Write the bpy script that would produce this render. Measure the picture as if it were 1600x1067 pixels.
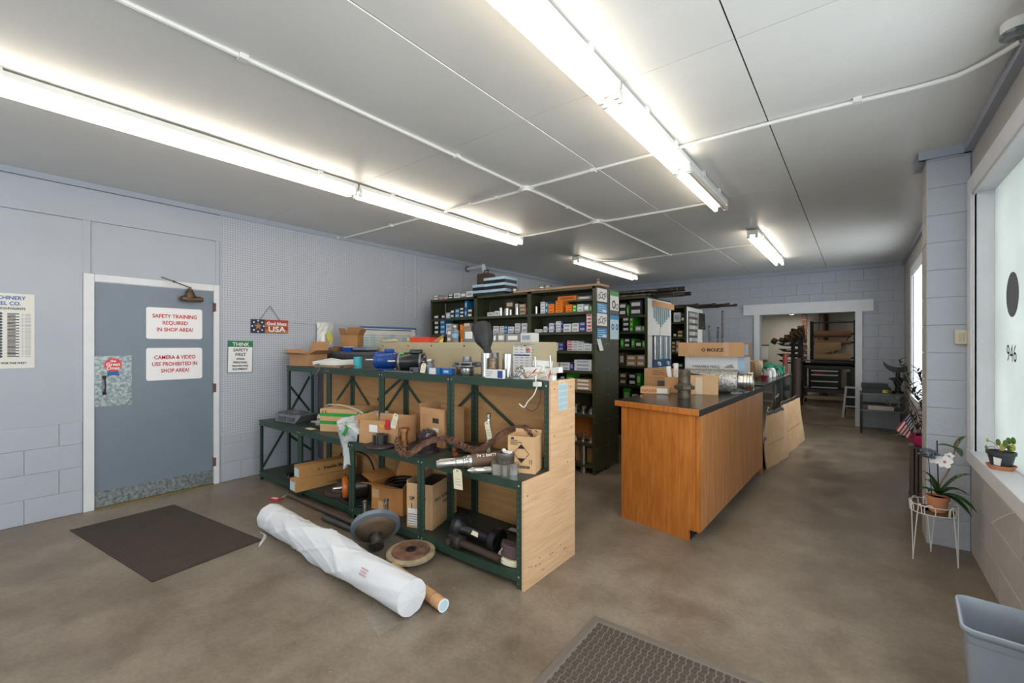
import bpy, math, random
from mathutils import Vector, Matrix
random.seed(7)
PI = math.pi
for o in list(bpy.data.objects): bpy.data.objects.remove(o)
SC = bpy.context.scene
COL = SC.collection

# ---------------------------------------------------------------- camera
cam_d = bpy.data.cameras.new('camera'); cam = bpy.data.objects.new('camera', cam_d); COL.objects.link(cam)
cam_d.sensor_fit = 'HORIZONTAL'; cam_d.sensor_width = 36.0; cam_d.lens = 36.0*695/1600
cam_d.shift_y = 4.5/1600; cam_d.clip_start = .02; cam_d.clip_end = 200
cam.location = (0, 0, 1.484); cam.rotation_euler = (PI/2, 0, math.atan2(540, 695))
SC.camera = cam
# ---------------------------------------------------------------- world
w = bpy.data.worlds.new('world'); SC.world = w; w.use_nodes = True
bg = w.node_tree.nodes['Background']; bg.inputs[0].default_value = (.92, .96, 1.0, 1); bg.inputs[1].default_value = 6.0
# ---------------------------------------------------------------- view
SC.view_settings.view_transform = 'Standard'; SC.view_settings.look = 'None'
SC.view_settings.exposure = 0.0; SC.view_settings.gamma = 1.0; SC.view_settings.use_curve_mapping = False
TUBE = 11.5
# ---------------------------------------------------------------- window daylight portals
def portal(loc, rot, sx, sy):
    l = bpy.data.lights.new('portal', 'AREA'); l.shape = 'RECTANGLE'; l.size = sx; l.size_y = sy
    l.cycles.is_portal = True
    o = bpy.data.objects.new('window_portal', l); COL.objects.link(o); o.location = loc; o.rotation_euler = rot
portal((.92, 1.8, 1.65), (0, PI/2, 0), 1.9, 5.2)
portal((.92, 7.9, 1.65), (0, PI/2, 0), 1.9, 2.3)
portal((-2.4, -3.35, 1.65), (PI/2, 0, 0), 4.0, 1.5)

# ================================================================ helpers
def lin(h):
    if isinstance(h, str):
        h = h.lstrip('#'); v = [int(h[i:i+2], 16)/255 for i in (0, 2, 4)]
    else: v = list(h)
    return tuple(c/12.92 if c <= .04045 else ((c+.055)/1.055)**2.4 for c in v) + (1,)
MATS = {}
def mat(name, col, rough=.6, metal=0., var=0., vscale=6., bump=0., bscale=60., stretch=(1, 1, 1), col2=None, trans=0., emit=None, estr=0., spec=None, rand=0., alpha=None, coords='Object', detail=4.):
    if name in MATS: return MATS[name]
    m = bpy.data.materials.new(name); m.use_nodes = True; nt = m.node_tree; N = nt.nodes; L = nt.links
    b = N['Principled BSDF']; c = lin(col)
    b.inputs['Base Color'].default_value = c; b.inputs['Roughness'].default_value = rough; b.inputs['Metallic'].default_value = metal
    if spec is not None: b.inputs['Specular IOR Level'].default_value = spec
    if trans: b.inputs['Transmission Weight'].default_value = trans; b.inputs['IOR'].default_value = 1.3
    if alpha is not None: b.inputs['Alpha'].default_value = alpha
    if emit: b.inputs['Emission Color'].default_value = lin(emit); b.inputs['Emission Strength'].default_value = estr
    if var or bump or col2:
        tc = N.new('ShaderNodeTexCoord'); mp = N.new('ShaderNodeMapping'); L.new(tc.outputs[coords], mp.inputs[0]); mp.inputs['Scale'].default_value = stretch
    last = None
    if var or col2:
        n = N.new('ShaderNodeTexNoise'); n.inputs['Scale'].default_value = vscale; n.inputs['Detail'].default_value = detail; n.inputs['Roughness'].default_value = .6
        L.new(mp.outputs[0], n.inputs['Vector'])
        cr = N.new('ShaderNodeValToRGB'); L.new(n.outputs[0], cr.inputs[0])
        d = lin(col2) if col2 else tuple(max(0, x*(1-var)) for x in c[:3])+(1,)
        u = c if col2 else tuple(min(1, x*(1+var*.7)) for x in c[:3])+(1,)
        cr.color_ramp.elements[0].color = d; cr.color_ramp.elements[0].position = .35
        cr.color_ramp.elements[1].color = u; cr.color_ramp.elements[1].position = .65
        L.new(cr.outputs[0], b.inputs['Base Color']); last = cr.outputs[0]
    if rand:
        oi = N.new('ShaderNodeObjectInfo'); hs = N.new('ShaderNodeHueSaturation'); mr = N.new('ShaderNodeMapRange')
        L.new(oi.outputs['Random'], mr.inputs[0]); mr.inputs[3].default_value = 1-rand; mr.inputs[4].default_value = 1+rand
        L.new(mr.outputs[0], hs.inputs['Value'])
        if last: L.new(last, hs.inputs['Color'])
        else: hs.inputs['Color'].default_value = c
        L.new(hs.outputs[0], b.inputs['Base Color'])
    if bump:
        n2 = N.new('ShaderNodeTexNoise'); n2.inputs['Scale'].default_value = bscale; n2.inputs['Detail'].default_value = 3
        L.new(mp.outputs[0], n2.inputs['Vector']); bp = N.new('ShaderNodeBump'); bp.inputs['Strength'].default_value = bump; bp.inputs['Distance'].default_value = .01
        L.new(n2.outputs[0], bp.inputs['Height']); L.new(bp.outputs[0], b.inputs['Normal'])
    MATS[name] = m; return m

PM = {}
def _pm(p): return PM.get(p.name, Matrix.Identity(4)) if p else Matrix.Identity(4)
def _props(o, label, cat, group, kind):
    if label: o['label'] = label
    if cat: o['category'] = cat
    if group: o['group'] = group
    if kind: o['kind'] = kind
def thing(name, label, cat, loc=(0, 0, 0), rz=0, group=None, kind=None):
    o = bpy.data.objects.new(name, None); COL.objects.link(o); o.location = loc; o.rotation_euler = (0, 0, rz); o.empty_display_size = .05
    PM[o.name] = Matrix.Translation(loc) @ Matrix.Rotation(rz, 4, 'Z'); _props(o, label, cat, group, kind); return o
def ring_pts(c, u, v, r, n): return [c + u*(r*math.cos(2*PI*i/n)) + v*(r*math.sin(2*PI*i/n)) for i in range(n)]
def frame(d):
    d = Vector(d).normalized(); a = Vector((0, 0, 1)) if abs(d.z) < .95 else Vector((1, 0, 0))
    u = a.cross(d).normalized(); return u, d.cross(u).normalized(), d
class MB:
    def __init__(s): s.v = []; s.f = []; s.mx = None
    def add(s, vs, fs):
        o = len(s.v)
        for p in vs:
            p = Vector(p); s.v.append(s.mx @ p if s.mx else p)
        s.f += [tuple(i+o for i in f) for f in fs]; return s
    def box(s, x0, x1, y0, y1, z0, z1, rz=0, R=None):
        c = Vector(((x0+x1)/2, (y0+y1)/2, (z0+z1)/2)); h = Vector((x1-x0, y1-y0, z1-z0))/2
        M3 = R if R is not None else Matrix.Rotation(rz, 3, 'Z')
        vs = [c + M3 @ Vector((a*h.x, b*h.y, d*h.z)) for d in (-1, 1) for b in (-1, 1) for a in (-1, 1)]
        return s.add(vs, [(0, 2, 3, 1), (4, 5, 7, 6), (0, 1, 5, 4), (1, 3, 7, 5), (3, 2, 6, 7), (2, 0, 4, 6)])
    def cyl(s, p0, p1, r0, r1=None, n=20, caps=True):
        p0 = Vector(p0); p1 = Vector(p1); r1 = r0 if r1 is None else r1; u, v, d = frame(p1-p0)
        vs = ring_pts(p0, u, v, r0, n) + ring_pts(p1, u, v, r1, n)
        fs = [(i, (i+1) % n, n+(i+1) % n, n+i) for i in range(n)]
        if caps: fs += [tuple(range(n))[::-1], tuple(range(n, 2*n))]
        return s.add(vs, fs)
    def bar(s, p0, p1, wd, th, up=(0, 0, 1)):
        p0 = Vector(p0); p1 = Vector(p1); d = (p1-p0).normalized(); u = d.cross(Vector(up))
        if u.length < 1e-4: u = Vector((1, 0, 0))
        u.normalize(); v = u.cross(d).normalized()
        vs = [p + u*(a*wd/2) + v*(b*th/2) for p in (p0, p1) for a, b in ((-1, -1), (1, -1), (1, 1), (-1, 1))]
        return s.add(vs, [(0, 1, 2, 3), (7, 6, 5, 4), (0, 4, 5, 1), (1, 5, 6, 2), (2, 6, 7, 3), (3, 7, 4, 0)])
    def tube(s, path, r, n=8, r_end=None):
        P = [Vector(p) for p in path]; k = len(P); vs = []; u = None
        for i, p in enumerate(P):
            d = (P[min(i+1, k-1)] - P[max(i-1, 0)]).normalized()
            if u is None: u = frame(d)[0]
            u = (u - d*u.dot(d)); u = u.normalized() if u.length > 1e-5 else frame(d)[0]
            v = d.cross(u); rr = r if r_end is None else r + (r_end-r)*i/(k-1)
            vs += ring_pts(p, u, v, rr, n)
        fs = [(j*n+i, j*n+(i+1) % n, (j+1)*n+(i+1) % n, (j+1)*n+i) for j in range(k-1) for i in range(n)]
        fs += [tuple(range(n))[::-1], tuple(range((k-1)*n, k*n))]
        return s.add(vs, fs)
    def lathe(s, prof, base=(0, 0, 0), axis=(0, 0, 1), n=28, closed=False):
        b = Vector(base); u, v, d = frame(axis); vs = []; k = len(prof)
        for r, z in prof: vs += ring_pts(b + d*z, u, v, max(r, .0001), n)
        jj = range(k if closed else k-1)
        fs = [(j*n+i, j*n+(i+1) % n, ((j+1) % k)*n+(i+1) % n, ((j+1) % k)*n+i) for j in jj for i in range(n)]
        if not closed:
            if prof[0][0] > .0005: fs.append(tuple(range(n))[::-1])
            if prof[-1][0] > .0005: fs.append(tuple(range((k-1)*n, k*n)))
        return s.add(vs, fs)
    def prism(s, pts, d, R=None):
        """extrude 3-D polygon pts by vector d"""
        P = [Vector(p) for p in pts]; n = len(P); D = Vector(d)
        return s.add(P + [p+D for p in P], [tuple(range(n))[::-1], tuple(range(n, 2*n))] + [(i, (i+1) % n, n+(i+1) % n, n+i) for i in range(n)])
    def grid(s, rows, th=0):
        n = len(rows[0]); m = len(rows); V = [Vector(p) for r in rows for p in r]
        fs = [(j*n+i, j*n+i+1, (j+1)*n+i+1, (j+1)*n+i) for j in range(m-1) for i in range(n-1)]
        if th:
            N = [Vector((0, 0, 0)) for _ in V]
            for f in fs:
                nn = (V[f[1]]-V[f[0]]).cross(V[f[2]]-V[f[0]])
                for i in f: N[i] += nn
            V2 = [v - N[i].normalized()*th if N[i].length > 0 else v for i, v in enumerate(V)]
            o = len(V); fs = fs + [tuple(i+o for i in f)[::-1] for f in fs]
            bd = [i for i in range(n)] + [j*n+n-1 for j in range(1, m)] + [(m-1)*n+i for i in range(n-2, -1, -1)] + [j*n for j in range(m-2, 0, -1)]
            fs += [(bd[(k+1) % len(bd)], bd[k], bd[k]+o, bd[(k+1) % len(bd)]+o) for k in range(len(bd))]
            V = V + V2
        return s.add(V, fs)
    def ball(s, c, r, n=12, sq=(1, 1, 1)):
        c = Vector(c); m = n//2; vs = []
        for j in range(m+1):
            t = PI*j/m
            for i in range(n):
                p = 2*PI*i/n; vs.append(c + Vector((sq[0]*r*math.sin(t)*math.cos(p), sq[1]*r*math.sin(t)*math.sin(p), sq[2]*r*math.cos(t))))
        fs = [((j+1)*n+i, (j+1)*n+(i+1) % n, j*n+(i+1) % n, j*n+i) for j in range(m) for i in range(n)]
        return s.add(vs, fs)
    def mesh(s, name, m, smooth=True):
        me = bpy.data.meshes.new(name); me.from_pydata([tuple(p) for p in s.v], [], s.f); me.update()
        if m: me.materials.append(m)
        if smooth:
            me.polygons.foreach_set('use_smooth', [True]*len(me.polygons)); me.set_sharp_from_angle(angle=math.radians(38))
        return me
    def part(s, name, m, parent, label=None, kind=None, local=False, smooth=True, bevel=0, group=None):
        if parent is not None and not local:
            inv = _pm(parent).inverted(); s.v = [inv @ p for p in s.v]
        o = bpy.data.objects.new(name, s.mesh(name, m, smooth)); COL.objects.link(o)
        if parent is not None: o.parent = parent; PM[o.name] = _pm(parent)
        if bevel:
            b = o.modifiers.new('bevel', 'BEVEL'); b.width = bevel; b.segments = 2; b.limit_method = 'ANGLE'
        _props(o, label, None, group, kind); return o
    def solo(s, name, m, label, cat, group=None, kind=None, smooth=True, bevel=0):
        xs = [p.x for p in s.v]; ys = [p.y for p in s.v]; zs = [p.z for p in s.v]
        c = Vector(((min(xs)+max(xs))/2, (min(ys)+max(ys))/2, min(zs))); s.v = [p-c for p in s.v]
        o = bpy.data.objects.new(name, s.mesh(name, m, smooth)); COL.objects.link(o); o.location = c
        PM[o.name] = Matrix.Translation(c)
        if bevel:
            b = o.modifiers.new('bevel', 'BEVEL'); b.width = bevel; b.segments = 2; b.limit_method = 'ANGLE'
        _props(o, label, cat, group, kind); return o
def struct(name, mb, m, smooth=False):
    return mb.part(name, m, None, kind='structure', smooth=smooth)
def BX(*a, **k): return MB().box(*a, **k)
def text(s, size, org, u, v, m, parent, name='lettering', align='LEFT', proud=.0015, bold=0, sx=1.0, mirror=False):
    cu = bpy.data.curves.new('t', 'FONT'); cu.body = s; cu.size = size; cu.align_x = align; cu.resolution_u = 3; cu.offset = bold; cu.space_line = .95
    to = bpy.data.objects.new('t', cu); me0 = bpy.data.meshes.new_from_object(to)
    u = Vector(u).normalized(); v = Vector(v).normalized(); n = u.cross(v)
    if mirror: u2 = -u
    else: u2 = u
    o = Vector(org) + n*proud; mb = MB()
    mb.add([o + u2*(p.co.x*sx) + v*p.co.y for p in me0.vertices], [tuple(f.vertices) for f in me0.polygons])
    bpy.data.objects.remove(to); bpy.data.curves.remove(cu); bpy.data.meshes.remove(me0)
    if not mb.f: return None
    return mb.part(name, m, parent, smooth=False)
def quad(o, u, v, wu, hv, m, parent, name='panel', th=.0012, label=None, proud=0.0):
    """thin plate: lower-left corner o, spanning u*wu, v*hv, on the side of u x v"""
    u = Vector(u).normalized(); v = Vector(v).normalized(); n = u.cross(v); o = Vector(o) + n*proud
    mb = MB().prism([o, o+u*wu, o+u*wu+v*hv, o+v*hv], n*th)
    return mb.part(name, m, parent, smooth=False, label=label)
def bez(p0, p1, p2, p3, n=12):
    p0, p1, p2, p3 = map(Vector, (p0, p1, p2, p3))
    return [p0*(1-t)**3 + p1*3*t*(1-t)**2 + p2*3*t*t*(1-t) + p3*t**3 for t in [i/n for i in range(n+1)]]
def smoothpath(pts, k=6):
    P = [Vector(p) for p in pts]; out = []
    for i in range(len(P)-1):
        a, b, c, d = P[max(i-1, 0)], P[i], P[i+1], P[min(i+2, len(P)-1)]
        for j in range(k):
            t = j/k; out.append(.5*((2*b) + (c-a)*t + (2*a-5*b+4*c-d)*t*t + (3*b-a-3*c+d)*t**3))
    out.append(P[-1]); return out

# ================================================================ materials
m_block = mat('painted_block', '#b2b8c4', .55, var=.05, vscale=1.5, bump=.35, bscale=70)
m_wallp = mat('painted_wall', '#b0b6c2', .5, var=.04, vscale=1.2, bump=.12, bscale=40)
m_wallwarm = mat('painted_block_grey', '#b4b2b0', .6, var=.05, vscale=1.5, bump=.35, bscale=70)
m_white = mat('white_trim', '#dfe1e6', .45, var=.03, bump=.08, bscale=30)
m_crown = mat('crown_paint', '#a3abb9', .5)
m_ceil = mat('ceiling_panel', '#d6d6d3', .38, var=.04, vscale=1.2, bump=.12, bscale=55, coords='Object')
m_gap = mat('dark_gap', '#2c2c2c', .9)
m_door = mat('door_blue_grey', '#778392', .4, var=.05, vscale=2)
m_galv = mat('galvanised', '#a3abad', .42, metal=.75, col2='#6f787a', vscale=38, detail=2)
m_black = mat('black_paint', '#17181a', .45)
m_blackp = mat('black_plastic', '#1b1c1e', .35)
m_steel = mat('machined_steel', '#c9c8c4', .28, metal=1, var=.18, vscale=14)
m_steel2 = mat('worn_steel', '#8f8b86', .42, metal=.9, col2='#5d5751', vscale=18)
m_rust = mat('rusty_iron', '#8d6550', .8, metal=.1, col2='#5a4034', vscale=16, bump=.3, bscale=90)
m_darkiron = mat('dark_iron', '#4a4542', .55, metal=.5, col2='#2c2826', vscale=14, bump=.2)
m_kraft = mat('kraft_card', '#c4966b', .8, var=.07, vscale=5, rand=.06)
m_kraftd = mat('kraft_card_dark', '#a87c50', .8, var=.1, vscale=5, rand=.08)
m_kraftl = mat('kraft_card_light', '#d0a87c', .8, var=.07, vscale=4)
m_tape = mat('packing_tape', '#b88c5c', .25)
m_print = mat('black_print', '#1d1a18', .7)
m_red = mat('red_print', '#c8282c', .6)
m_bluep = mat('blue_print', '#2463a8', .5)
m_paper = mat('paper', '#e9e9e6', .7, rand=.04)
m_tag = mat('manila_tag', '#e9dfc2', .7)
m_green = mat('shelf_green', '#2b4336', .42, var=.12, vscale=8, bump=.05)
m_greend = mat('shelf_green_deck', '#3d4740', .5, col2='#2e3631', vscale=6)
m_olive = mat('rack_olive', '#3f402b', .45, var=.1, vscale=5)
m_ply = mat('pale_plywood', '#dfba94', .5, col2='#d0a67e', vscale=3.2, stretch=(1, 1.2, 14), bump=.04)
m_hard = mat('hardboard', '#c0925f', .6, col2='#b08352', vscale=2.5, stretch=(1, 1, 10))
m_lamp = mat('lamp_white', '#e3e3e0', .35)
m_cond = mat('conduit_paint', '#dededb', .4)
m_tube = mat('lit_tube', '#ffffff', .3, emit='#fff1dc', estr=TUBE)
m_tubeoff = mat('unlit_tube', '#d8cfc4', .3)
m_screw = mat('screw', '#d8dada', .3, metal=.9)
# ================================================================ the setting
LX, RX, BY, FY, CZ = -5.40, .64, 10.2, -3.3, 2.92
def concrete():
    m = bpy.data.materials.new('concrete'); m.use_nodes = True; nt = m.node_tree; N = nt.nodes; L = nt.links; b = N['Principled BSDF']
    tc = N.new('ShaderNodeTexCoord')
    def noise(sc, det=5, st=(1, 1, 1), rgh=.6):
        mp = N.new('ShaderNodeMapping'); mp.inputs['Scale'].default_value = st; L.new(tc.outputs['Object'], mp.inputs[0])
        n = N.new('ShaderNodeTexNoise'); n.inputs['Scale'].default_value = sc; n.inputs['Detail'].default_value = det; n.inputs['Roughness'].default_value = rgh
        L.new(mp.outputs[0], n.inputs['Vector']); return n.outputs[0]
    def ramp(f, p0, c0, p1, c1):
        r = N.new('ShaderNodeValToRGB'); r.color_ramp.elements[0].position = p0; r.color_ramp.elements[1].position = p1
        r.color_ramp.elements[0].color = lin(c0) if isinstance(c0, str) else (c0,)*3+(1,); r.color_ramp.elements[1].color = lin(c1) if isinstance(c1, str) else (c1,)*3+(1,); L.new(f, r.inputs[0]); return r.outputs[0]
    def mix(f, a, c, bl='MIX', fac=None):
        x = N.new('ShaderNodeMix'); x.data_type = 'RGBA'; x.blend_type = bl
        if fac is None: L.new(f, x.inputs[0])
        else: x.inputs[0].default_value = fac
        L.new(a, x.inputs[6]); L.new(c, x.inputs[7]); return x.outputs[2]
    base = ramp(noise(.9, 6), .33, '#726250', .68, '#988c7d')
    blot = ramp(noise(3.2, 8, rgh=.7), .38, '#6d5e4f', .62, '#9a8d7d')
    c1 = mix(None, base, blot, fac=.5)
    fine = ramp(noise(45, 4), .3, .78, .7, 1.12)
    c2 = mix(None, c1, fine, 'MULTIPLY', .7)
    streak = ramp(noise(2.0, 6, (1, .35, 1)), .42, .72, .6, 1.0)
    c3 = mix(None, c2, streak, 'MULTIPLY', .55)
    speck = ramp(noise(85, 2), .745, 0.0, .765, 1.0)
    wh = N.new('ShaderNodeRGB'); wh.outputs[0].default_value = lin('#c9c0b0')
    c4 = mix(speck, c3, wh.outputs[0]); L.new(c4, b.inputs['Base Color'])
    rr = ramp(noise(1.6, 6), .3, .30, .7, .5); L.new(rr, b.inputs['Roughness'])
    bp = N.new('ShaderNodeBump'); bp.inputs['Strength'].default_value = .12; bp.inputs['Distance'].default_value = .004; L.new(noise(30, 5), bp.inputs['Height']); L.new(bp.outputs[0], b.inputs['Normal'])
    return m
m_conc = concrete()
floor = struct('floor', BX(LX-.3, RX+.6, FY-.3, 16.5, -.12, 0), m_conc)
# right part of the far room floor
struct('floor', BX(RX+.6, 3.0, BY+.2, 16.5, -.12, 0), m_conc)
# cracked control joint at the doorway
cr = MB(); pts = [(-1.9, 9.93), (-1.5, 9.96), (-1.1, 10.0), (-.7, 9.98), (-.3, 10.03), (.05, 10.02)]
for a, b2 in zip(pts, pts[1:]): cr.bar((a[0], a[1], .0006), (b2[0], b2[1], .0006), .018, .0016)
cr.part('crack', mat('crack_dirt', '#4b3f35', .95), floor, smooth=False)

# --- ceiling: deck above, 4 x 8 ft panels proud below it
ceil = struct('ceiling', BX(LX-.3, RX+.35, FY-.3, BY+.2, CZ+.016, CZ+.12), m_gap)
xs = [LX, -4.115, -2.895, -1.675, -.455, RX]; xs = [-5.40, -4.115, -2.895, -1.675, -.455, .64+.2]
ys = [FY, -2.585, -.145, 2.295, 4.735, 7.175, 9.615, BY]
for i in range(len(xs)-1):
    for j in range(len(ys)-1):
        g = .004 if i in (3, 4) else .0015
        x0 = xs[i]+(g if i else 0); x1 = xs[i+1]-(.004 if i == 3 else .0015)
        n = 8; rows = []
        for b2 in range(n+1):
            yy = ys[j]+.0018 + (ys[j+1]-ys[j]-.0036)*b2/n
            rows.append([(x0+(x1-x0)*a/4, yy, CZ+.006 - .006*math.sin(PI*a/4)*abs(math.sin(PI*b2/n*2)) - .003*((i*7+j*3) % 3-1)) for a in range(5)])
        MB().grid([r[::-1] for r in rows], th=-.008).part('ceiling_tile', m_ceil, ceil, smooth=True)
# --- walls
m_pegw = None
def pegboard():
    m = bpy.data.materials.new('pegboard'); m.use_nodes = True; nt = m.node_tree; N = nt.nodes; L = nt.links; b = N['Principled BSDF']
    b.inputs['Roughness'].default_value = .5
    tc = N.new('ShaderNodeTexCoord'); v = N.new('ShaderNodeVectorMath'); v.operation = 'SCALE'; v.inputs['Scale'].default_value = 1/.0254; L.new(tc.outputs['Object'], v.inputs[0])
    fr = N.new('ShaderNodeVectorMath'); fr.operation = 'FRACTION'; L.new(v.outputs[0], fr.inputs[0])
    sb = N.new('ShaderNodeVectorMath'); sb.operation = 'SUBTRACT'; sb.inputs[1].default_value = (.5, .5, .5); L.new(fr.outputs[0], sb.inputs[0])
    mu = N.new('ShaderNodeVectorMath'); mu.operation = 'MULTIPLY'; mu.inputs[1].default_value = (0, 1, 1); L.new(sb.outputs[0], mu.inputs[0])
    ln = N.new('ShaderNodeVectorMath'); ln.operation = 'LENGTH'; L.new(mu.outputs[0], ln.inputs[0])
    cr = N.new('ShaderNodeValToRGB'); cr.color_ramp.elements[0].position = .13; cr.color_ramp.elements[1].position = .19
    cr.color_ramp.elements[0].color = lin('#4b505a'); cr.color_ramp.elements[1].color = lin('#babfcb'); L.new(ln.outputs['Value'], cr.inputs[0]); L.new(cr.outputs[0], b.inputs['Base Color'])
    return m
m_peg = pegboard()
DY0, DY1 = .85, 1.785         # door leaf extent in y
DT = 2.045                     # door top
wl = MB(); wl.box(LX-.2, LX-.012, FY-.3, DY0-.02, 0, CZ+.02).box(LX-.2, LX-.012, DY1+.02, BY+.2, 0, CZ+.02).box(LX-.2, LX-.012, DY0-.02, DY1+.02, DT+.02, CZ+.02)
wall_left = struct('wall_left', wl, m_wallp)
# flat sheet above the block courses, left of and over the door
quad((LX-.012, -3.3, .80), (0, 1, 0), (0, 0, 1), DY0-.075+3.3, 1.78, m_wallp, wall_left, 'wall_sheet', th=.010)
quad((LX-.012, DY0-.02, DT+.075), (0, 1, 0), (0, 0, 1), DY1-DY0+.075, 2.58-DT-.08, m_wallp, wall_left, 'wall_sheet', th=.006)
quad((LX-.012, -3.3, 2.585), (0, 1, 0), (0, 0, 1), 3.3+1.845, .27, m_wallp, wall_left, 'header_board', th=.022)
quad((LX-.012, DY0-.075, DT+.07), (0, 1, 0), (0, 0, 1), .05, 2.585-DT-.07, m_wallp, wall_left, 'batten', th=.014)
quad((LX-.012, DY1+.02, DT+.07), (0, 1, 0), (0, 0, 1), .055, 2.585-DT-.07, m_wallp, wall_left, 'batten', th=.014)
struct('trim_1', BX(LX-.012, LX+.02, FY, BY, 2.868, CZ), m_crown)
quad((LX-.012, 1.85, .50), (0, 1, 0), (0, 0, 1), 2.44, 1.235, m_peg, wall_left, 'pegboard_sheet', th=.012)
quad((LX-.012, 4.294, .50), (0, 1, 0), (0, 0, 1), 1.25, 1.235, m_peg, wall_left, 'pegboard_sheet', th=.012)
quad((LX-.012, 1.85, 1.738), (0, 1, 0), (0, 0, 1), 2.44, 1.13, m_peg, wall_left, 'pegboard_sheet', th=.012)
quad((LX-.012, 4.294, 1.738), (0, 1, 0), (0, 0, 1), 1.25, 1.13, m_peg, wall_left, 'pegboard_sheet', th=.012)
quad((LX-.011, 1.835, .0), (0, 1, 0), (0, 0, 1), .012, 2.87, m_crown, wall_left, 'batten', th=.018)
# concrete blocks (painted), each a part sharing two meshes
BLK = {}
def block_mesh(L_, H_, m):
    k = (round(L_, 3), round(H_, 3), m.name)
    if k not in BLK:
        b = .003; d = .012; mb = MB()
        mb.add([(-.001, -.008, -.001), (L_+.001, -.008, -.001), (L_+.001, -.008, H_+.001), (-.001, -.008, H_+.001), (b, -d, b), (L_-b, -d, b), (L_-b, -d, H_-b), (b, -d, H_-b)],
               [(4, 5, 6, 7), (0, 1, 5, 4), (1, 2, 6, 5), (2, 3, 7, 6), (3, 0, 4, 7)])
        BLK[k] = mb.mesh('block', m, False)
    return BLK[k]
def blocks(parent, org, u, length, z0, z1, m, start=0, bh=.2032, bl=.4064, skip=None, cut=None):
    """org: corner; u: unit run direction; block faces towards u rotated -90 deg about z"""
    ang = math.atan2(u[1], u[0]); rows = int(math.ceil((z1-z0)/bh-1e-6))
    for r in range(rows):
        za = z0+r*bh; h = min(bh, z1-za); x = -(bl/2 if (r+start) % 2 else 0.)
        while x < length-1e-4:
            a = max(x, 0.); b = min(x+bl, length)
            segs = [(a, b)]
            if cut and za < cut[3]-.02 and za+h > cut[2]+.02: segs = [(a, min(b, cut[0])), (max(a, cut[1]), b)]
            for a, b in segs:
                if b-a < .03 or (skip and skip((a+b)/2, za+h/2)): continue
                o = bpy.data.objects.new('block', block_mesh(b-a-.003, h-.003, m)); COL.objects.link(o)
                o.location = (org[0]+u[0]*(a+.0015), org[1]+u[1]*(a+.0015), za+.0015); o.rotation_euler = (0, 0, ang); o.parent = parent
            x += bl
# left wall faces +x : run direction +y gives facing (+x)
blocks(wall_left, (LX-.012, -1.2), (0, 1), DY0-.075+1.2, 0, .80, m_block)
blocks(wall_left, (LX-.012, 1.85), (0, 1), 3.69, 0, .50, m_block, 1)
blocks(wall_left, (LX-.012, 5.55), (0, 1), 4.6, 0, 2.85, m_block, 1, skip=lambda a, z: z < 1.6)
# back wall with doorway
OX0, OX1, OT = -1.61, .01, 2.075
wb = MB(); wb.box(LX-.2, OX0, BY+.012, BY+.2, 0, CZ+.05).box(OX1, RX+.4, BY+.012, BY+.2, 0, CZ+.05).box(OX0, OX1, BY+.012, BY+.2, OT, CZ+.05)
wall_back = struct('wall_back', wb, m_block)
blocks(wall_back, (LX, BY+.012), (1, 0), RX-LX, 0, CZ, m_block, skip=lambda a, z: (a+LX < -2.4 and z < 1.6), cut=(OX0-LX-.05, OX1-LX+.05, 0, OT+.01))
tr = MB().box(-1.86, .225, BY-.035, BY+.01, OT+.005, 2.29)
struct('trim_2', tr, m_white)
struct('trim_3', BX(OX0-.055, OX0+.045, BY-.03, BY+.2, 0, OT+.005), m_white)
struct('trim_4', BX(OX1-.045, OX1+.055, BY-.03, BY+.2, 0, OT+.005), m_white)
# right wall, windows, pilaster
W0, W1, WZ0, WZ1 = -1.2, 4.395, .745, 2.535
V0, V1, VZ1 = 7.0, 8.75, 2.50
wr = MB()
wr.box(RX+.012, RX+.3, FY-.3, W0-.014, 0, CZ+.03).box(RX+.012, RX+.3, W1+.014, V0-.014, 0, CZ+.03).box(RX+.012, RX+.3, V1+.014, BY+.2, 0, CZ+.03)
wr.box(RX+.012, RX+.3, W0-.014, W1+.014, 0, WZ0-.095).box(RX+.012, RX+.3, W0-.014, W1+.014, WZ1+.014, CZ+.03).box(RX+.012, RX+.3, V0-.014, V1+.014, 0, WZ0-.095).box(RX+.012, RX+.3, V0-.014, V1+.014, VZ1+.014, CZ+.03)
wall_right = struct('wall_right', wr, m_wallwarm)
# right wall faces -x : run direction -y
blocks(wall_right, (RX+.012, 4.52), (0, -1), 5.0, 0, WZ0-.09, m_wallwarm)
blocks(wall_right, (RX+.012, BY), (0, -1), 5.4, 0, 2.87, m_wallwarm, cut=(BY-V1-.1, BY-V0+.1, WZ0-.08, VZ1+.1))
quad((RX+.012, 4.52, WZ1+.1), (0, -1, 0), (0, 0, 1), 5.5, .25, m_wallwarm, wall_right, 'wall_sheet', th=.006)
pil = struct('wall_pilaster', BX(.417, RX+.02, 4.532, 4.79, 0, CZ), m_block)
blocks(pil, (.405+.0, 4.532), (1, 0), .235, .0, 2.87, m_block, bl=.235*2)
for r in range(15):
    za = r*.2032; h = min(.2032, 2.87-za)
    if h > .02:
        o = bpy.data.objects.new('block', block_mesh(.27-.003, h-.003, m_wallwarm)); COL.objects.link(o); o.location = (.417, 4.80-.0015, za+.0015); o.rotation_euler = (0, 0, -PI/2); o.parent = pil
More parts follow.
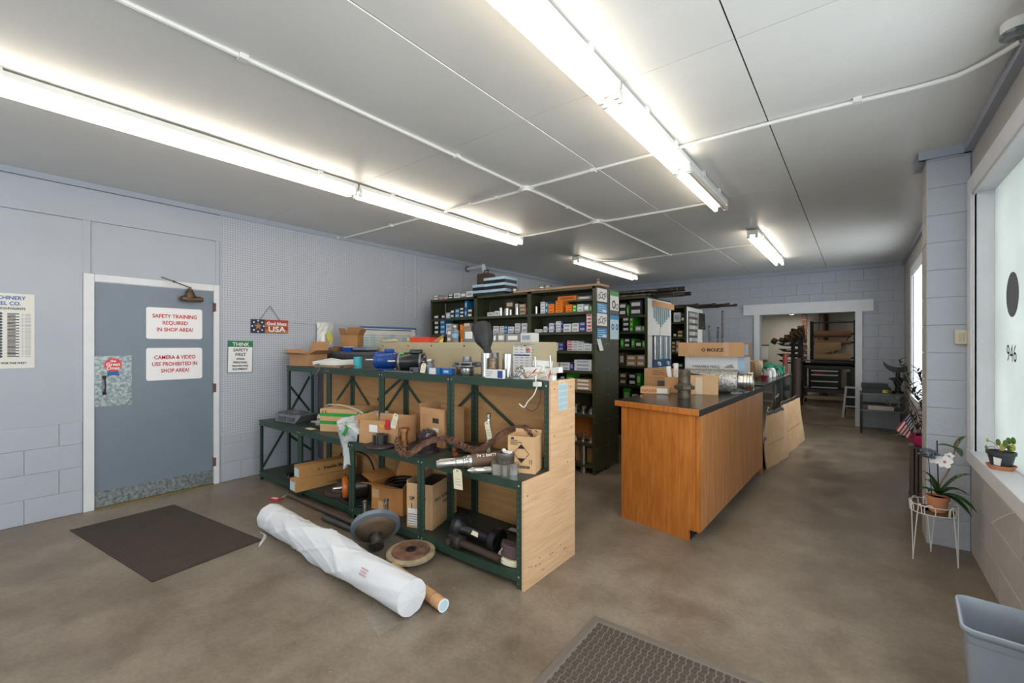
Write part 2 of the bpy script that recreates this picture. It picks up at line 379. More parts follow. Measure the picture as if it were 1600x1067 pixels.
# crown boards along the right wall and round the pilaster
def crown(name, pts):
    mb = MB()
    for a, b2 in zip(pts, pts[1:]): mb.bar((a[0], a[1], CZ-.03), (b2[0], b2[1], CZ-.03), .05, .07)
    struct(name, mb, m_crown)
crown('trim_5', [(RX-.015, FY), (RX-.015, 4.53)])
crown('trim_6', [(.36, 4.51), (RX, 4.51)])
crown('trim_7', [(.385, 4.5), (.385, 4.82)])
crown('trim_8', [(RX-.005, 4.8), (RX-.005, BY)])
crown('trim_9', [(LX, BY-.0), (RX, BY-.0)])
# front wall behind the camera with an unseen shop window sized for its daylight
wf = MB(); wf.box(LX-.2, -4.4, FY-.2, FY, 0, CZ).box(-.4, RX+.3, FY-.2, FY, 0, CZ).box(-4.4, -.4, FY-.2, FY, 2.4, CZ).box(-4.4, -.4, FY-.2, FY, 0, .9)
wall_front = struct('wall_front', wf, m_wallp)

# --- windows: frame, sill, translucent film on the glass
def film():
    m = bpy.data.materials.new('frosted_glass'); m.use_nodes = True; nt = m.node_tree; N = nt.nodes; L = nt.links; N.remove(N['Principled BSDF'])
    tr = N.new('ShaderNodeBsdfTranslucent'); gl = N.new('ShaderNodeBsdfGlossy'); gl.inputs['Roughness'].default_value = .25; mx = N.new('ShaderNodeMixShader'); mx.inputs[0].default_value = .06
    tc = N.new('ShaderNodeTexCoord'); n = N.new('ShaderNodeTexNoise'); n.inputs['Scale'].default_value = 2.5; n.inputs['Detail'].default_value = 6; L.new(tc.outputs['Object'], n.inputs['Vector'])
    cr = N.new('ShaderNodeValToRGB'); cr.color_ramp.elements[0].color = lin('#a3a6a3'); cr.color_ramp.elements[1].color = lin('#a9aca9'); cr.color_ramp.elements[0].position = .35; cr.color_ramp.elements[1].position = .65; L.new(n.outputs[0], cr.inputs[0])
    L.new(cr.outputs[0], tr.inputs[0]); L.new(tr.outputs[0], mx.inputs[1]); L.new(gl.outputs[0], mx.inputs[2]); L.new(mx.outputs[0], N['Material Output'].inputs[0]); return m
m_film = film()
def clear_glass():
    m = bpy.data.materials.new('clear_glass'); m.use_nodes = True; N = m.node_tree.nodes; L = m.node_tree.links; N.remove(N['Principled BSDF'])
    tr = N.new('ShaderNodeBsdfTransparent'); tr.inputs[0].default_value = (.93, .95, .95, 1); gl = N.new('ShaderNodeBsdfGlossy'); gl.inputs['Roughness'].default_value = .02
    mx = N.new('ShaderNodeMixShader'); mx.inputs[0].default_value = .06; L.new(tr.outputs[0], mx.inputs[1]); L.new(gl.outputs[0], mx.inputs[2]); L.new(mx.outputs[0], N['Material Output'].inputs[0]); return m
m_clear = clear_glass()
def window(name, y0, y1, z0, z1, gx, jw, panes):
    wdw = bpy.data.objects.new(name, None); COL.objects.link(wdw); wdw['kind'] = 'structure'; wdw.location = (RX, (y0+y1)/2, z0)
    PM[wdw.name] = Matrix.Translation(wdw.location)
    f = MB()
    f.box(RX-.022, RX+.012, y1, y1+.115, z0-.09, z1+.115).box(RX-.022, RX+.012, y0-.115, y0, z0-.09, z1+.115).box(RX-.022, RX+.012, y0, y1, z1, z1+.115)
    f.part('window_casing', m_white, wdw, bevel=.003)
    j = MB(); j.box(RX-.005, gx+.06, y1, y1+.012, z0-.02, z1+.012).box(RX-.005, gx+.06, y0-.012, y0, z0-.02, z1+.012).box(RX-.005, gx+.06, y0, y1, z1, z1+.012)
    j.part('window_jamb', m_white, wdw)
    st = MB(); st.box(RX-.010, RX-.003, y1-.018, y1, z0, z1).box(RX-.010, RX+.0, y0, y1, z1-.018, z1); st.part('window_stop', m_white, wdw)
    MB().box(RX-.03, gx+.08, y0-.1, y1+.09, z0-.09, z0).part('window_sill', m_white, wdw, bevel=.004)
    ps = [y0+(y1-y0)*k/len(panes) for k in range(len(panes)+1)]
    for k, pm_ in enumerate(panes):
        MB().box(gx, gx+.006, ps[k], ps[k+1], z0, z1).part('window_pane', pm_, wdw, smooth=False)
        if k: MB().box(gx-.03, gx+.04, ps[k]-.025, ps[k]+.025, z0, z1).part('mullion', m_white, wdw)
    return wdw
for k in range(4):
    MB().box(-4.4+k, -3.4+k, FY-.1, FY-.094, .9, 2.4).part('window_pane', m_clear, wall_front, smooth=False); MB().box(-4.43+k, -4.37+k, FY-.13, FY-.06, .9, 2.4).part('mullion', m_white, wall_front)
window_1 = window('window_1', W0, W1, WZ0, WZ1, .735, .1, [m_clear, m_clear, m_clear, m_film])  # unseen panes made clear to let in more daylight
window_2 = window('window_2', V0, V1, WZ0, VZ1, .80, .1, [m_clear, m_clear])  # panes out of sight, made clear for daylight at the far end
# grey disc decal and hand-written figures on the shop window (seen from behind)
m_decal = mat('grey_decal', '#5d6064', .5)
MB().lathe([(.0, 0), (.135, 0), (.135, .0012), (0, .0012)], base=(.7325, 3.942, 1.783), axis=(-1, 0, 0), n=40).part('round_decal', m_decal, window_1)
text('946', .15, (.7335, 4.072, 1.38), (0, -1, 0), (0, .05, 1), mat('window_ink', '#3a3c3e', .6), window_1, 'figures', mirror=False, sx=1.0)

# --- door_1 : blue-grey shop door with frame
door_1 = bpy.data.objects.new('door_1', None); COL.objects.link(door_1); door_1['kind'] = 'structure'; door_1.location = (LX, (DY0+DY1)/2, 0); PM['door_1'] = Matrix.Translation(door_1.location)
fr = MB(); fr.box(LX-.06, LX+.012, DY0-.072, DY0, 0, DT+.07).box(LX-.06, LX+.012, DY1, DY1+.052, 0, DT+.07).box(LX-.06, LX+.012, DY0, DY1, DT+.004, DT+.07)
fr.part('door_frame', m_white, door_1, bevel=.003)
MB().box(LX-.05, LX-.006, DY0+.004, DY1-.003, .012, DT).part('door_leaf', m_door, door_1, bevel=.002)
MB().box(LX-.006, LX-.004, DY0+.006, DY1-.006, .015, 0.155).part('kick_plate', m_galv, door_1)
MB().box(LX-.006, LX-.003, 0.849, 1.112, 0.92, 1.378).part('push_plate', m_galv, door_1)
hp = (LX, 0.918); hz0, hz1 = 1.054, 1.17
MB().tube(bez((hp[0]-.004, hp[1], hz0-.01), (hp[0]+.06, hp[1], hz0), (hp[0]+.06, hp[1], hz1), (hp[0]-.004, hp[1], hz1+.01)), .006).box(hp[0]-.004, hp[0]+.002, hp[1]-.014, hp[1]+.014, hz0-.03, hz0).box(hp[0]-.004, hp[0]+.002, hp[1]-.014, hp[1]+.014, hz1, hz1+.03).part('door_pull', m_darkiron, door_1)
m_hinge = mat('hinge_brown', '#6b4247', .6)
for zc in (1.877, 1.023, 0.237):
    MB().cyl((LX+.004, DY1+.002, zc-.05), (LX+.004, DY1+.002, zc+.05), .008, n=10).box(LX+.0, LX+.014, DY1+.002, DY1+.02, zc-.045, zc+.045).part('hinge', m_hinge, door_1)
MB().box(LX-.05, LX+.02, DY0, DY1, 0, .01).part('threshold', mat('yellow_edge', '#7d6a2c', .7), door_1)
# signs on the door: things of their own
m_sign = mat('sign_white', '#f0eff2', .35)
def sign_plate(name, label, cat, y0, y1, z0, z1, x, m, rad=.02, group=None):
    pts = []
    for cy, cz, a0 in ((y1-rad, z0+rad, -90), (y1-rad, z1-rad, 0), (y0+rad, z1-rad, 90), (y0+rad, z0+rad, 180)):
        for k in range(5):
            a = math.radians(a0+22.5*k); pts.append((x, cy+rad*math.cos(a), cz+rad*math.sin(a)))
    return MB().prism(pts, (.004, 0, 0)).solo(name, m, label, cat, group)
sy0, sy1 = 1.219, 1.682; sc = (sy0+sy1)/2
z0, z1 = 1.538, 1.845
s = sign_plate('door_sign', 'upper white rounded sign on grey door reading safety training required', 'sign', sy0, sy1, z0, z1, LX-.005, m_sign)
for k, t in enumerate(('SAFETY TRAINING', 'REQUIRED', 'IN SHOP AREA!')):
    text(t, .052, (LX, sc, z1-.10-.066*k), (0, 1, 0), (0, 0, 1), m_red, s, align='CENTER', bold=.001, sx=.86)
z0, z1 = 1.132, 1.449
s = sign_plate('door_sign', 'lower white rounded sign on grey door reading camera and video use prohibited', 'sign', sy0, sy1, z0, z1, LX-.005, m_sign)
for k, t in enumerate(('CAMERA & VIDEO', 'USE PROHIBITED IN', 'SHOP AREA!')):
    text(t, .052, (LX, sc, z1-.11-.066*k), (0, 1, 0), (0, 0, 1), m_red, s, align='CENTER', bold=.001, sx=.82)
# round red sticker with blue ribbon
ys_, zs_ = 0.979, 1.296
s = thing('sticker', 'round red sticker with blue ribbon on galvanised push plate', 'sticker', (LX-.003, ys_, zs_-.1))
MB().lathe([(0, 0), (.062, 0), (.062, .001), (0, .001)], base=(LX-.003, ys_, zs_), axis=(1, 0, 0), n=32).part('badge', mat('sticker_red', '#d8352f', .4), s)
MB().prism([(LX-.003, ys_-.045, zs_-.105), (LX-.003, ys_, zs_-.095), (LX-.003, ys_+.045, zs_-.105), (LX-.003, ys_+.035, zs_-.052), (LX-.003, ys_-.035, zs_-.052)], (.0008, 0, 0)).part('ribbon', m_bluep, s)
for k, (t, sz) in enumerate((('the', .03), ('Great', .042), ('Ones', .042))):
    text(t, sz, (LX-.002, ys_, zs_+.025-.034*k), (0, 1, 0), (0, 0, 1), m_sign, s, align='CENTER', bold=.001)
# old brass/bronze door closer
cy, cz = 1.575, 1.976
m_bronze = mat('old_bronze', '#7a6450', .5, metal=.6, col2='#564436', vscale=20)
s = thing('door_closer', 'old bronze door closer at top right of grey door', 'door closer', (LX, cy, cz-.06))
MB().cyl((LX+.035, cy-.085, cz-.03), (LX+.035, cy+.085, cz-.03), .028, n=16).cyl((LX+.035, cy-.1, cz-.03), (LX+.035, cy-.085, cz-.03), .018, n=12).cyl((LX+.035, cy+.085, cz-.03), (LX+.035, cy+.105, cz-.03), .02, n=12).box(LX-.004, LX+.05, cy-.05, cy+.04, cz-.06, cz+.01).part('body', m_bronze, s, bevel=.004)
MB().lathe([(.04, 0), (.043, .03), (.036, .06), (.03, .065), (.024, .09), (.012, .095), (.012, .11)], base=(LX+.04, cy-.012, cz-.02), n=18).part('spring_housing', m_bronze, s)
MB().bar((LX+.04, cy-.012, cz+.085), (LX+.09, cy-.16, cz+.125), .016, .008).bar((LX+.09, cy-.16, cz+.125), (LX+.0, cy-.235, cz+.17), .014, .008).ball((LX+.09, cy-.16, cz+.125), .012, 8).part('arm', m_bronze, s)
# --- chart on the left wall
c0, c1, cz0, cz1 = 0.103, 0.484, 1.29, 1.896
s = thing('wall_chart', 'tall white metric equivalents chart on wall left of grey door', 'poster', (LX, (c0+c1)/2, cz0))
m_chart = mat('chart_paper', '#e2e0da', .5)
quad((LX-.002, c0, cz0), (0, 1, 0), (0, 0, 1), c1-c0, cz1-cz0, m_chart, s, 'sheet', th=.003)
text('MACHINERY', .042, (LX+.001, c1-.05, cz1-.05), (0, 1, 0), (0, 0, 1), m_bluep, s, align='RIGHT', bold=.001, sx=.88)
text('STEEL CO.', .042, (LX+.001, c1-.075, cz1-.095), (0, 1, 0), (0, 0, 1), m_bluep, s, align='RIGHT', bold=.001, sx=.88)
text('METRIC EQUIVALENTS', .024, (LX+.001, c1-.05, cz1-.13), (0, 1, 0), (0, 0, 1), m_print, s, align='RIGHT', bold=.0006, sx=.9)
text('STEELS FOR THE WEST', .022, (LX+.001, c1-.045, cz0+.035), (0, 1, 0), (0, 0, 1), m_print, s, align='RIGHT', bold=.0006, sx=.9)
m_tx = mat('chart_grey', '#9a9a9a', .7); m_ov = mat('chart_oval', '#4b5158', .6); m_ov2 = mat('chart_oval_blue', '#3f5f9c', .6)
NR = 31; pit = (cz1-cz0-.25)/NR
tb = MB(); tb2 = MB(); o1 = MB(); o2 = MB()
for k in range(NR):
    z = cz1-.165-pit*k
    tb.box(LX+.001, LX+.0018, c1-.15, c1-.15+(.065 if k % 2 == 0 else .045), z-.0035, z+.0035); tb2.box(LX+.001, LX+.0018, c1-.055, c1-.02, z-.002, z+.002); tb2.box(LX+.001, LX+.0018, c1-.072, c1-.062, z-.002, z+.002)
    if k % 2 == 0: o1.lathe([(0, 0), (.010, 0), (.010, .0008), (0, .0008)], base=(LX+.001, c1-.185, z), axis=(1, 0, 0), n=14)
    if k % 4 == 1: o2.lathe([(0, 0), (.010, 0), (.010, .0008), (0, .0008)], base=(LX+.001, c1-.215, z), axis=(1, 0, 0), n=14)
    if k % 8 == 3: o2.lathe([(0, 0), (.010, 0), (.010, .0008), (0, .0008)], base=(LX+.001, c1-.245, z), axis=(1, 0, 0), n=14)
tb.part('printed_figures', m_print, s); tb2.part('printed_column', m_tx, s); o1.part('printed_dots', m_ov, s); o2.part('printed_dots', m_ov2, s)
# --- THINK safety sign on pegboard
y0, y1, z0, z1 = 1.911, 2.166, 1.173, 1.526
s = thing('safety_sign', 'white think safety first sign with green top on pegboard', 'sign', (LX, (y0+y1)/2, z0)); yc = (y0+y1)/2
m_gsign = mat('sign_green', '#1d7a52', .4)
quad((LX+.004, y0, z0), (0, 1, -.02), (0, .02, 1), y1-y0, z1-z0, m_gsign, s, 'border', th=.003)
quad((LX+.0075, y0+.006, z0+.006), (0, 1, -.02), (0, .02, 1), y1-y0-.012, (z1-z0)*.79, m_sign, s, 'panel', th=.001)
hh = z1-z0
for t, fr_, sz, mm in (('THINK', .83, .056, m_sign), ('SAFETY', .66, .046, m_print), ('FIRST', .52, .046, m_print), ('WEAR', .40, .030, m_print), ('PERSONAL', .29, .030, m_print), ('PROTECTIVE', .18, .028, m_print), ('EQUIPMENT', .08, .028, m_print)):
    text(t, sz, (LX+.009, yc+.01*fr_, z0+hh*fr_), (0, 1, -.02), (0, .02, 1), mm, s, align='CENTER', bold=.0009, sx=1.0)
# --- patriotic plank sign
y0, y1, z0, z1 = 2.149, 2.562, 1.614, 1.77
s = thing('plank_sign', 'small red and navy plank sign reading god bless usa on pegboard', 'sign', (LX, (y0+y1)/2, z0)); W_ = y1-y0; H_ = z1-z0; yb = y0+W_*.36
MB().box(LX+.002, LX+.014, y0, yb, z0, z1).part('navy_board', mat('navy', '#27344f', .6), s)
m_bar = mat('barn_red', '#b23a38', .6); m_woodn = mat('bare_wood', '#a8794d', .6)
for k in range(4): MB().box(LX+.002, LX+.013, yb, y1, z0+H_*k/4+.001, z0+H_*(k+1)/4).part('plank', m_woodn if k % 2 == 0 else m_bar, s)
st = [((.045 if k % 2 == 0 else .02)*math.cos(PI/2+k*PI/5), (.045 if k % 2 == 0 else .02)*math.sin(PI/2+k*PI/5)) for k in range(10)]
MB().prism([(LX+.014, (y0+yb)/2+a, (z0+z1)/2+b2) for a, b2 in st], (.004, 0, 0)).part('star', m_woodn, s)
dt = MB()
for k in range(8): dt.lathe([(0, 0), (.009, 0), (.009, .0015), (0, .0015)], base=(LX+.014, (y0+yb)/2+.062*math.cos(k*PI/4), (z0+z1)/2+.062*math.sin(k*PI/4)), axis=(1, 0, 0), n=10)
dt.part('dots', m_sign, s, kind='stuff')
text('God bless', .055, (LX+.0135, (yb+y1)/2, z1-.062), (0, 1, 0), (0, 0, 1), m_sign, s, align='CENTER', bold=.0012)
text('USA', .085, (LX+.0135, (yb+y1)/2, z0+.018), (0, 1, 0), (0, 0, 1), m_sign, s, align='CENTER', bold=.002, sx=1.25)
MB().tube([(LX+.01, y0+.10, z1), (LX+.012, (y0+y1)/2, z1+.16), (LX+.01, y1-.10, z1)], .0035, 6).part('twine', m_rust, s)

# --- fluorescent lights
def fixture(x, y0, y1, label, lit=(1, 1), lamps=1, gap=.045):
    t = thing('fluorescent_light', label, 'ceiling light', (x, (y0+y1)/2, CZ-.1), group='fluorescent strip lights on the ceiling')
    MB().box(x-.062, x+.062, y0, y1, CZ-.052, CZ-.018).prism([(x-.062, y0, CZ-.052), (x-.035, y0, CZ-.075), (x+.035, y0, CZ-.075), (x+.062, y0, CZ-.052)], (0, y1-y0, 0)).part('housing', m_lamp, t, smooth=False)
    for yc in (y0+.35, y1-.35): MB().box(x-.075, x+.075, yc-.02, yc+.02, CZ-.045, CZ+.0).part('clip', m_lamp, t)
    n = lamps; L_ = (y1-y0)/n
    for k in range(n):
        a = y0+k*L_; b2 = a+L_
        for i, sgn in enumerate((-1, 1)):
            xx = x+sgn*gap
            MB().cyl((xx, a+.03, CZ-.098), (xx, b2-.03, CZ-.098), .019, n=14).part('tube', m_tube if lit[i] else m_tubeoff, t)
            for yy in (a+.016, b2-.016): MB().box(xx-.016, xx+.016, yy-.011, yy+.011, CZ-.118, CZ-.06).part('lamp_holder', m_lamp, t, bevel=.003)
    return t
fixture(-3.55, -2.6, -.175, 'long strip light in left row, mostly behind the camera')
fixture(-3.55, -.17, 2.27, 'long strip light in left row, nearest the grey door')
fixture(-3.55, 2.29, 4.74, 'long strip light in left row, second from the grey door')
fixture(-1.07, -.17, 2.25, 'bright strip light in right row nearest the camera')
fixture(-1.07, 2.27, 3.52, 'short bright strip light in the middle of right row')
fixture(-1.07, 3.535, 4.76, 'short strip light at the end of right row with one dead tube', lit=(1, 0))
fixture(-3.60, 6.30, 8.74, 'far strip light above the parts racks')
fixture(-1.03, 6.18, 8.62, 'far strip light before the doorway')
# --- conduits
def conduit(label, pts, clips=()):
    t = thing('conduit', label, 'conduit', pts[0]); MB().tube(smoothpath(pts, 5), .0125, 8).part('pipe', m_cond, t)
    for c in clips: MB().box(c[0]-.02, c[0]+.02, c[1]-.02, c[1]+.02, CZ-.032, CZ+.002).part('strap', m_cond, t)
cz_ = CZ-.016
conduit('white conduit running along ceiling between the two light rows', [(-2.40, -3.2, cz_), (-2.40, .9, cz_), (-2.39, 3.0, cz_), (-2.385, 3.2, cz_)], [(-2.4, .92), (-2.39, 2.4)])
conduit('white conduit between the two ceiling junction boxes', [(-2.385, 3.34, cz_), (-2.37, 3.5, cz_), (-2.37, 4.4, cz_), (-2.375, 4.58, cz_)], [(-2.37, 4.0)])
conduit('white conduit from far junction box to the small tee', [(-2.375, 4.7, cz_), (-2.36, 4.85, cz_), (-2.36, 7.1, cz_)])
conduit('white conduit from near junction box to left wall', [(-2.45, 3.28, cz_), (-2.6, 3.31, cz_), (-5.25, 3.31, cz_), (-5.37, 3.2, cz_-.02)], [(-2.75, 3.31), (-3.1, 3.31), (-4.4, 3.31)])
conduit('white conduit from near junction box to right wall', [(-2.32, 3.28, cz_), (-2.2, 3.27, cz_), (-.4, 3.27, cz_), (.3, 3.3, cz_-.004), (.48, 3.23, cz_-.008), (.60, 3.08, cz_-.012)], [(-1.7, 3.27), (.0, 3.275)])
conduit('white conduit from far junction box to left lights', [(-2.44, 4.65, cz_), (-2.6, 4.7, cz_), (-3.3, 4.72, cz_), (-3.48, 4.6, cz_-.02)])
conduit('white conduit from far junction box to right lights', [(-2.31, 4.65, cz_), (-2.2, 4.72, cz_), (-1.3, 4.74, cz_), (-1.12, 4.65, cz_-.02)])
conduit('thin white conduit from tee to far right light', [(-2.36, 7.12, cz_), (-1.3, 7.1, cz_), (-1.08, 7.08, cz_-.02)])
conduit('thin white conduit from tee to far left light', [(-2.38, 7.12, cz_), (-3.2, 7.1, cz_), (-3.5, 6.75, cz_-.02)])
for (x, y), lb in (((-2.385, 3.28), 'round white ceiling junction box nearer the camera'), ((-2.375, 4.65), 'round white ceiling junction box further back')):
    t = thing('junction_box', lb, 'junction box', (x, y, CZ-.045))
    MB().lathe([(.052, 0), (.055, .006), (.055, .044)], base=(x, y, CZ-.045), n=24).part('body', m_cond, t)
    MB().lathe([(0, -.004), (.056, -.004), (.056, .004), (0, .004)], base=(x, y, CZ-.047), n=24).part('cover', m_cond, t)
    MB().cyl((x-.075, y, CZ-.018), (x+.075, y, CZ-.018), .019, n=10).cyl((x, y-.075, CZ-.018), (x, y+.075, CZ-.018), .019, n=10).part('hub', m_cond, t)
BX(-2.39, -2.33, 7.09, 7.15, CZ-.032, CZ-.001).solo('junction_box', m_cond, 'small white tee fitting on the far ceiling conduit', 'junction box', bevel=.004)
t = thing('junction_box', 'flat grey junction box on ceiling at the right edge', 'junction box', (.56, 2.93, CZ-.05))
MB().lathe([(.055, 0), (.055, .05)], base=(.56, 2.93, CZ-.05), n=20).part('body', m_lamp, t)
MB().lathe([(0, -.014), (.058, -.014), (.058, -.002), (0, -.002)], base=(.56, 2.93, CZ-.05), n=20).part('cover', m_galv, t)
# light switch on pilaster
t = thing('light_switch', 'beige switch box on the block pilaster', 'switch', (.59, 4.52, 1.484))
zz = 1.484
MB().box(0.554, 0.62, 4.485, 4.522, zz, zz+.105).part('box', mat('beige_plastic', '#cfc4ae', .5), t, bevel=.006)
MB().box(0.574, 0.6, 4.480, 4.487, zz+.02, zz+.08).part('rocker', mat('beige_plastic2', '#beb39c', .5), t, bevel=.002)
# ================================================================ far room beyond the doorway
FRY, FRX0, FRX1, FRZ = 16.0, -6.0, 2.4, 4.2
m_far = mat('far_wall', '#c9c9c2', .7, var=.04, vscale=1)
struct('wall_far_back', BX(FRX0, FRX1, FRY, FRY+.15, 0, FRZ), m_far)
struct('wall_far_left', BX(FRX0-.15, FRX0, BY+.2, FRY, 0, FRZ), m_far)
struct('wall_far_right', BX(FRX1, FRX1+.15, BY+.2, FRY, 0, FRZ), m_far)
struct('ceiling_far', BX(FRX0, FRX1, BY+.2, FRY+.2, FRZ, FRZ+.1), m_far)
struct('wall_far_front', MB().box(FRX0, LX-.2, BY, BY+.2, 0, FRZ).box(RX+.4, FRX1, BY, BY+.2, 0, FRZ).box(LX-.2, RX+.4, BY+.02, BY+.2, CZ+.05, FRZ), m_far)
struct('floor_far', BX(FRX0, LX-.3, BY+.2, FRY, -.12, 0), m_conc)
# bay lamp seen in the opening, plus two unseen ones added for light
for k, (lx, ly) in enumerate(((-1.509, 15.0), (-1.0, 12.0), (-4.0, 13.5))):
    zl = 2.348 if k == 0 else 3.9
    t = thing('bay_light', ('small round ceiling lamp glimpsed under the doorway header', 'added unseen lamp lighting the near side of the back room', 'added unseen lamp lighting the left of the back room')[k], 'ceiling light', (lx, ly, zl))
    MB().lathe([(.16, 0), (.17, .03), (.08, .09), (.03, .12), (.03, FRZ-zl)], base=(lx, ly, zl), n=20).part('shade', m_lamp, t)
    MB().lathe([(0, -.004), (.15, -.004), (.15, .0), (0, .0)], base=(lx, ly, zl), n=20).part('diffuser', mat('lit_lamp', '#ffffff', .3, emit='#fff4e4', estr=60), t)
# brick column
t = thing('brick_column', 'narrow brick column behind the roll rack in back room', 'column', (-1.217, 15.4, 0))
bx0, bx1 = -1.272, -1.163
m_brick = mat('brick_brown', '#6d4a3c', .85, rand=.25)
MB().box(bx0+.01, bx1-.01, 15.41, 15.6, 0, FRZ).part('core', mat('mortar', '#8b8177', .9), t)
for k in range(34): MB().box(bx0-.01*(k % 2), bx1+.008*((k+1) % 2), 15.39, 15.5, .02+k*.11, .02+k*.11+.085).part('brick', m_brick, t)
# round flue
MB().cyl((-0.783, 15.7, 0), (-0.783, 15.7, FRZ), .11, n=24).solo('flue_pipe', mat('flue_brown', '#4a3b34', .6, metal=.2), 'dark brown vertical pipe behind the paper roll rack', 'pipe')
# work table with roll rack and tool chest
TY = 13.8
tx0, tx1 = -1.189, -0.037; tz = 0.932
m_dgrey = mat('dark_grey_steel', '#5a5c63', .5)
t = thing('work_table', 'grey steel work table carrying the paper roll rack', 'table', ((tx0+tx1)/2, TY+.4, 0))
MB().box(tx0, tx1+.15, TY, TY+.8, tz-.07, tz).part('table_top', m_dgrey, t)
for xx in (tx0, tx1+.08):
    for yy in (TY, TY+.72): MB().box(xx, xx+.09, yy, yy+.08, .09, tz-.07).part('leg', m_dgrey, t)
MB().box(tx0, tx1+.15, TY, TY+.8, 0.249, 0.347).part('shelf', m_dgrey, t)
for xx in (tx0+.1, tx1): MB().cyl((xx, TY+.06, .05), (xx+.035, TY+.06, .05), .05, n=14).part('caster', m_black, t)
z0c, z1c = 0.371, 0.846; z0c = 0.363; x0c, x1c = -1.007, -0.328
t = thing('tool_chest', 'black tool chest with four silver drawer pulls in back room', 'tool chest', ((x0c+x1c)/2, TY+.3, z0c))
MB().box(x0c, x1c, TY+.02, TY+.6, z0c+.002, tz-.075).part('case', m_black, t)
m_blk2 = mat('drawer_black', '#141518', .3)
zr = [tz-.085, 0.737, 0.59, 0.428, z0c+.01]
zh = [0.81, 0.704, 0.542, 0.387]
zr = [tz-.085, 0.745, 0.599, 0.444, z0c+.005]
m_pull = mat('pull_silver', '#e4e4e2', .35, metal=.3)
for k in range(4):
    d = MB().box(x0c+.03, x1c-.03, TY-.0, TY+.02, zr[k+1]+.005, zr[k]-.005).part('drawer', m_blk2, t)
    MB().box(x0c+.06, x1c-.06, TY-.03, TY, zh[k]-.014, zh[k]+.014).part('pull', m_pull, d)
BX(x0c+.1, x0c+.34, TY-.002, TY+.002, zh[0]-.075, zh[0]-.045).part('badge', m_red, t)
t = thing('roll_rack', 'black steel rack holding brown paper rolls in back room', 'rack', ((tx0+tx1)/2, TY+.45, tz))
rx0, rx1 = -0.966, -0.051; rzt = 2.065
for xx in (rx0, rx1):
    for yy in (TY+.35, TY+.65): MB().box(xx-.03, xx+.03, yy-.025, yy+.025, tz, rzt+.03).part('upright', m_black, t)
MB().box(rx0, rx1, TY+.34, TY+.37, rzt-.03, rzt).part('top_bar', m_black, t)
MB().bar((rx0, TY+.66, 1.821), (-0.532, TY+.66, 1.232), .03, .02).part('brace', m_black, t)
MB().bar((rx1, TY+.66, 1.821), (-0.504, TY+.66, 1.232), .03, .02).part('brace', m_black, t)
m_roll = mat('brown_paper_roll', '#a67c58', .7, var=.06); m_roll2 = mat('tan_paper_roll', '#c4a580', .7, var=.06)
for lb, pz, r, mm, xa, xb in (('topmost brown paper roll on the black rack', 522, .085, m_roll, 1272, 1329), ('middle brown paper roll on black rack with hanging torn end', 535, .055, m_roll, 1272, 1329), ('lowest and thickest tan paper roll on the black rack', 559, .115, m_roll2, 1268, 1329)):
    zc = 1.484-(pz-538)/695*11.454
    xa_, xb_ = -0.903, -0.127
    t = thing('paper_roll', lb, 'paper roll', ((xa_+xb_)/2, 14.1, zc-r))
    MB().cyl((xa_, 14.1, zc), (xb_, 14.1, zc), r, n=24).part('roll', mm, t)
    MB().cyl((xa_-.06, 14.1, zc), (xb_+.06, 14.1, zc), .022, n=10).part('core', m_black, t)
    if pz == 535:
        MB().grid([[(xa_+.02+a*.11, 14.1-r-.01-.05*math.sin(b2*.5), zc-b2*(.085-.008*a)) for a in range(6)] for b2 in range(5)], th=.004).part('torn_sheet', m_roll2, t)
# long black roll lying on the table front
MB().cyl((tx0, TY+.12, tz+.075), (tx1+.12, TY+.12, tz+.075), .07, n=20).solo('rubber_roll', m_black, 'long black roll lying on front of the grey work table', 'roll')
# cantilever stock rack at the left
AY = 13.0
t = thing('stock_rack', 'dark arm rack of bar stock and offcuts in the back room', 'rack', (-1.362, AY, 0))
ax0, ax1 = -1.639, -1.12
MB().box(ax1-.04, ax1+.06, AY-.05, AY+.08, 0, 1.881).box(ax1-.2, ax1-.12, AY+.1, AY+.2, 0, 1.881).part('post', m_black, t)
for k, (pz, px0) in enumerate(((536, 1214), (545, 1212), (553, 1213), (563, 1213))):
    zz = 1.484-(pz-538)/695*11.118; xa = -1.625+.04*(k % 2)
    MB().prism([(xa, AY-.02, zz), (xa+.12, AY-.02, zz-.07), (ax1, AY-.02, zz-.09), (ax1, AY-.02, zz)], (0, .5, 0)).part('arm', m_black, t)
    for q in range(2): MB().box(xa+.18+.4*q, xa+.28+.4*q, AY-.03, AY-.02, zz-.04, zz-.005).part('tag', m_paper, t)
m_off = mat('offcut_brown', '#6b5340', .8, rand=.35); zt = 1.516
offs = [(1208, .16, .14, .5), (1219, .2, .12, .3), (1226, .2, .2, .0), (1233, .25, .28, .1), (1240, .3, .34, .0), (1244, .2, .42, -.1)]
for k, (px_, w_, h_, a_) in enumerate(offs):
    w_ *= .62; x_ = -1.81 + (px_-1200)*0.01606
    z_ = zt + (.01 if k else -.02)
    t = thing('offcut', 'dark metal offcut heaped on top of the arm rack, %s from left' % ('first', 'second', 'third', 'fourth', 'fifth', 'sixth')[k], 'offcut', (x_, AY+.15, z_))
    MB().box(x_-w_/2, x_+w_/2, AY-.0+.06*(k % 2), AY+.25+.06*(k % 2), z_, z_+h_, R=Matrix.Rotation(a_, 3, 'Y')).part('block', m_off, t)
    MB().cyl((x_-w_*.4, AY-.04, z_+h_*.7), (x_+w_*.3, AY-.05, z_+h_*.4), .035, n=10).part('bar_end', m_off, t)
    MB().prism([(x_-w_*.3, AY-.05, z_+h_*.1), (x_+w_*.1, AY-.05, z_), (x_+w_*.3, AY-.05, z_+h_*.35)], (0, .06, 0)).part('angle', m_darkiron, t)
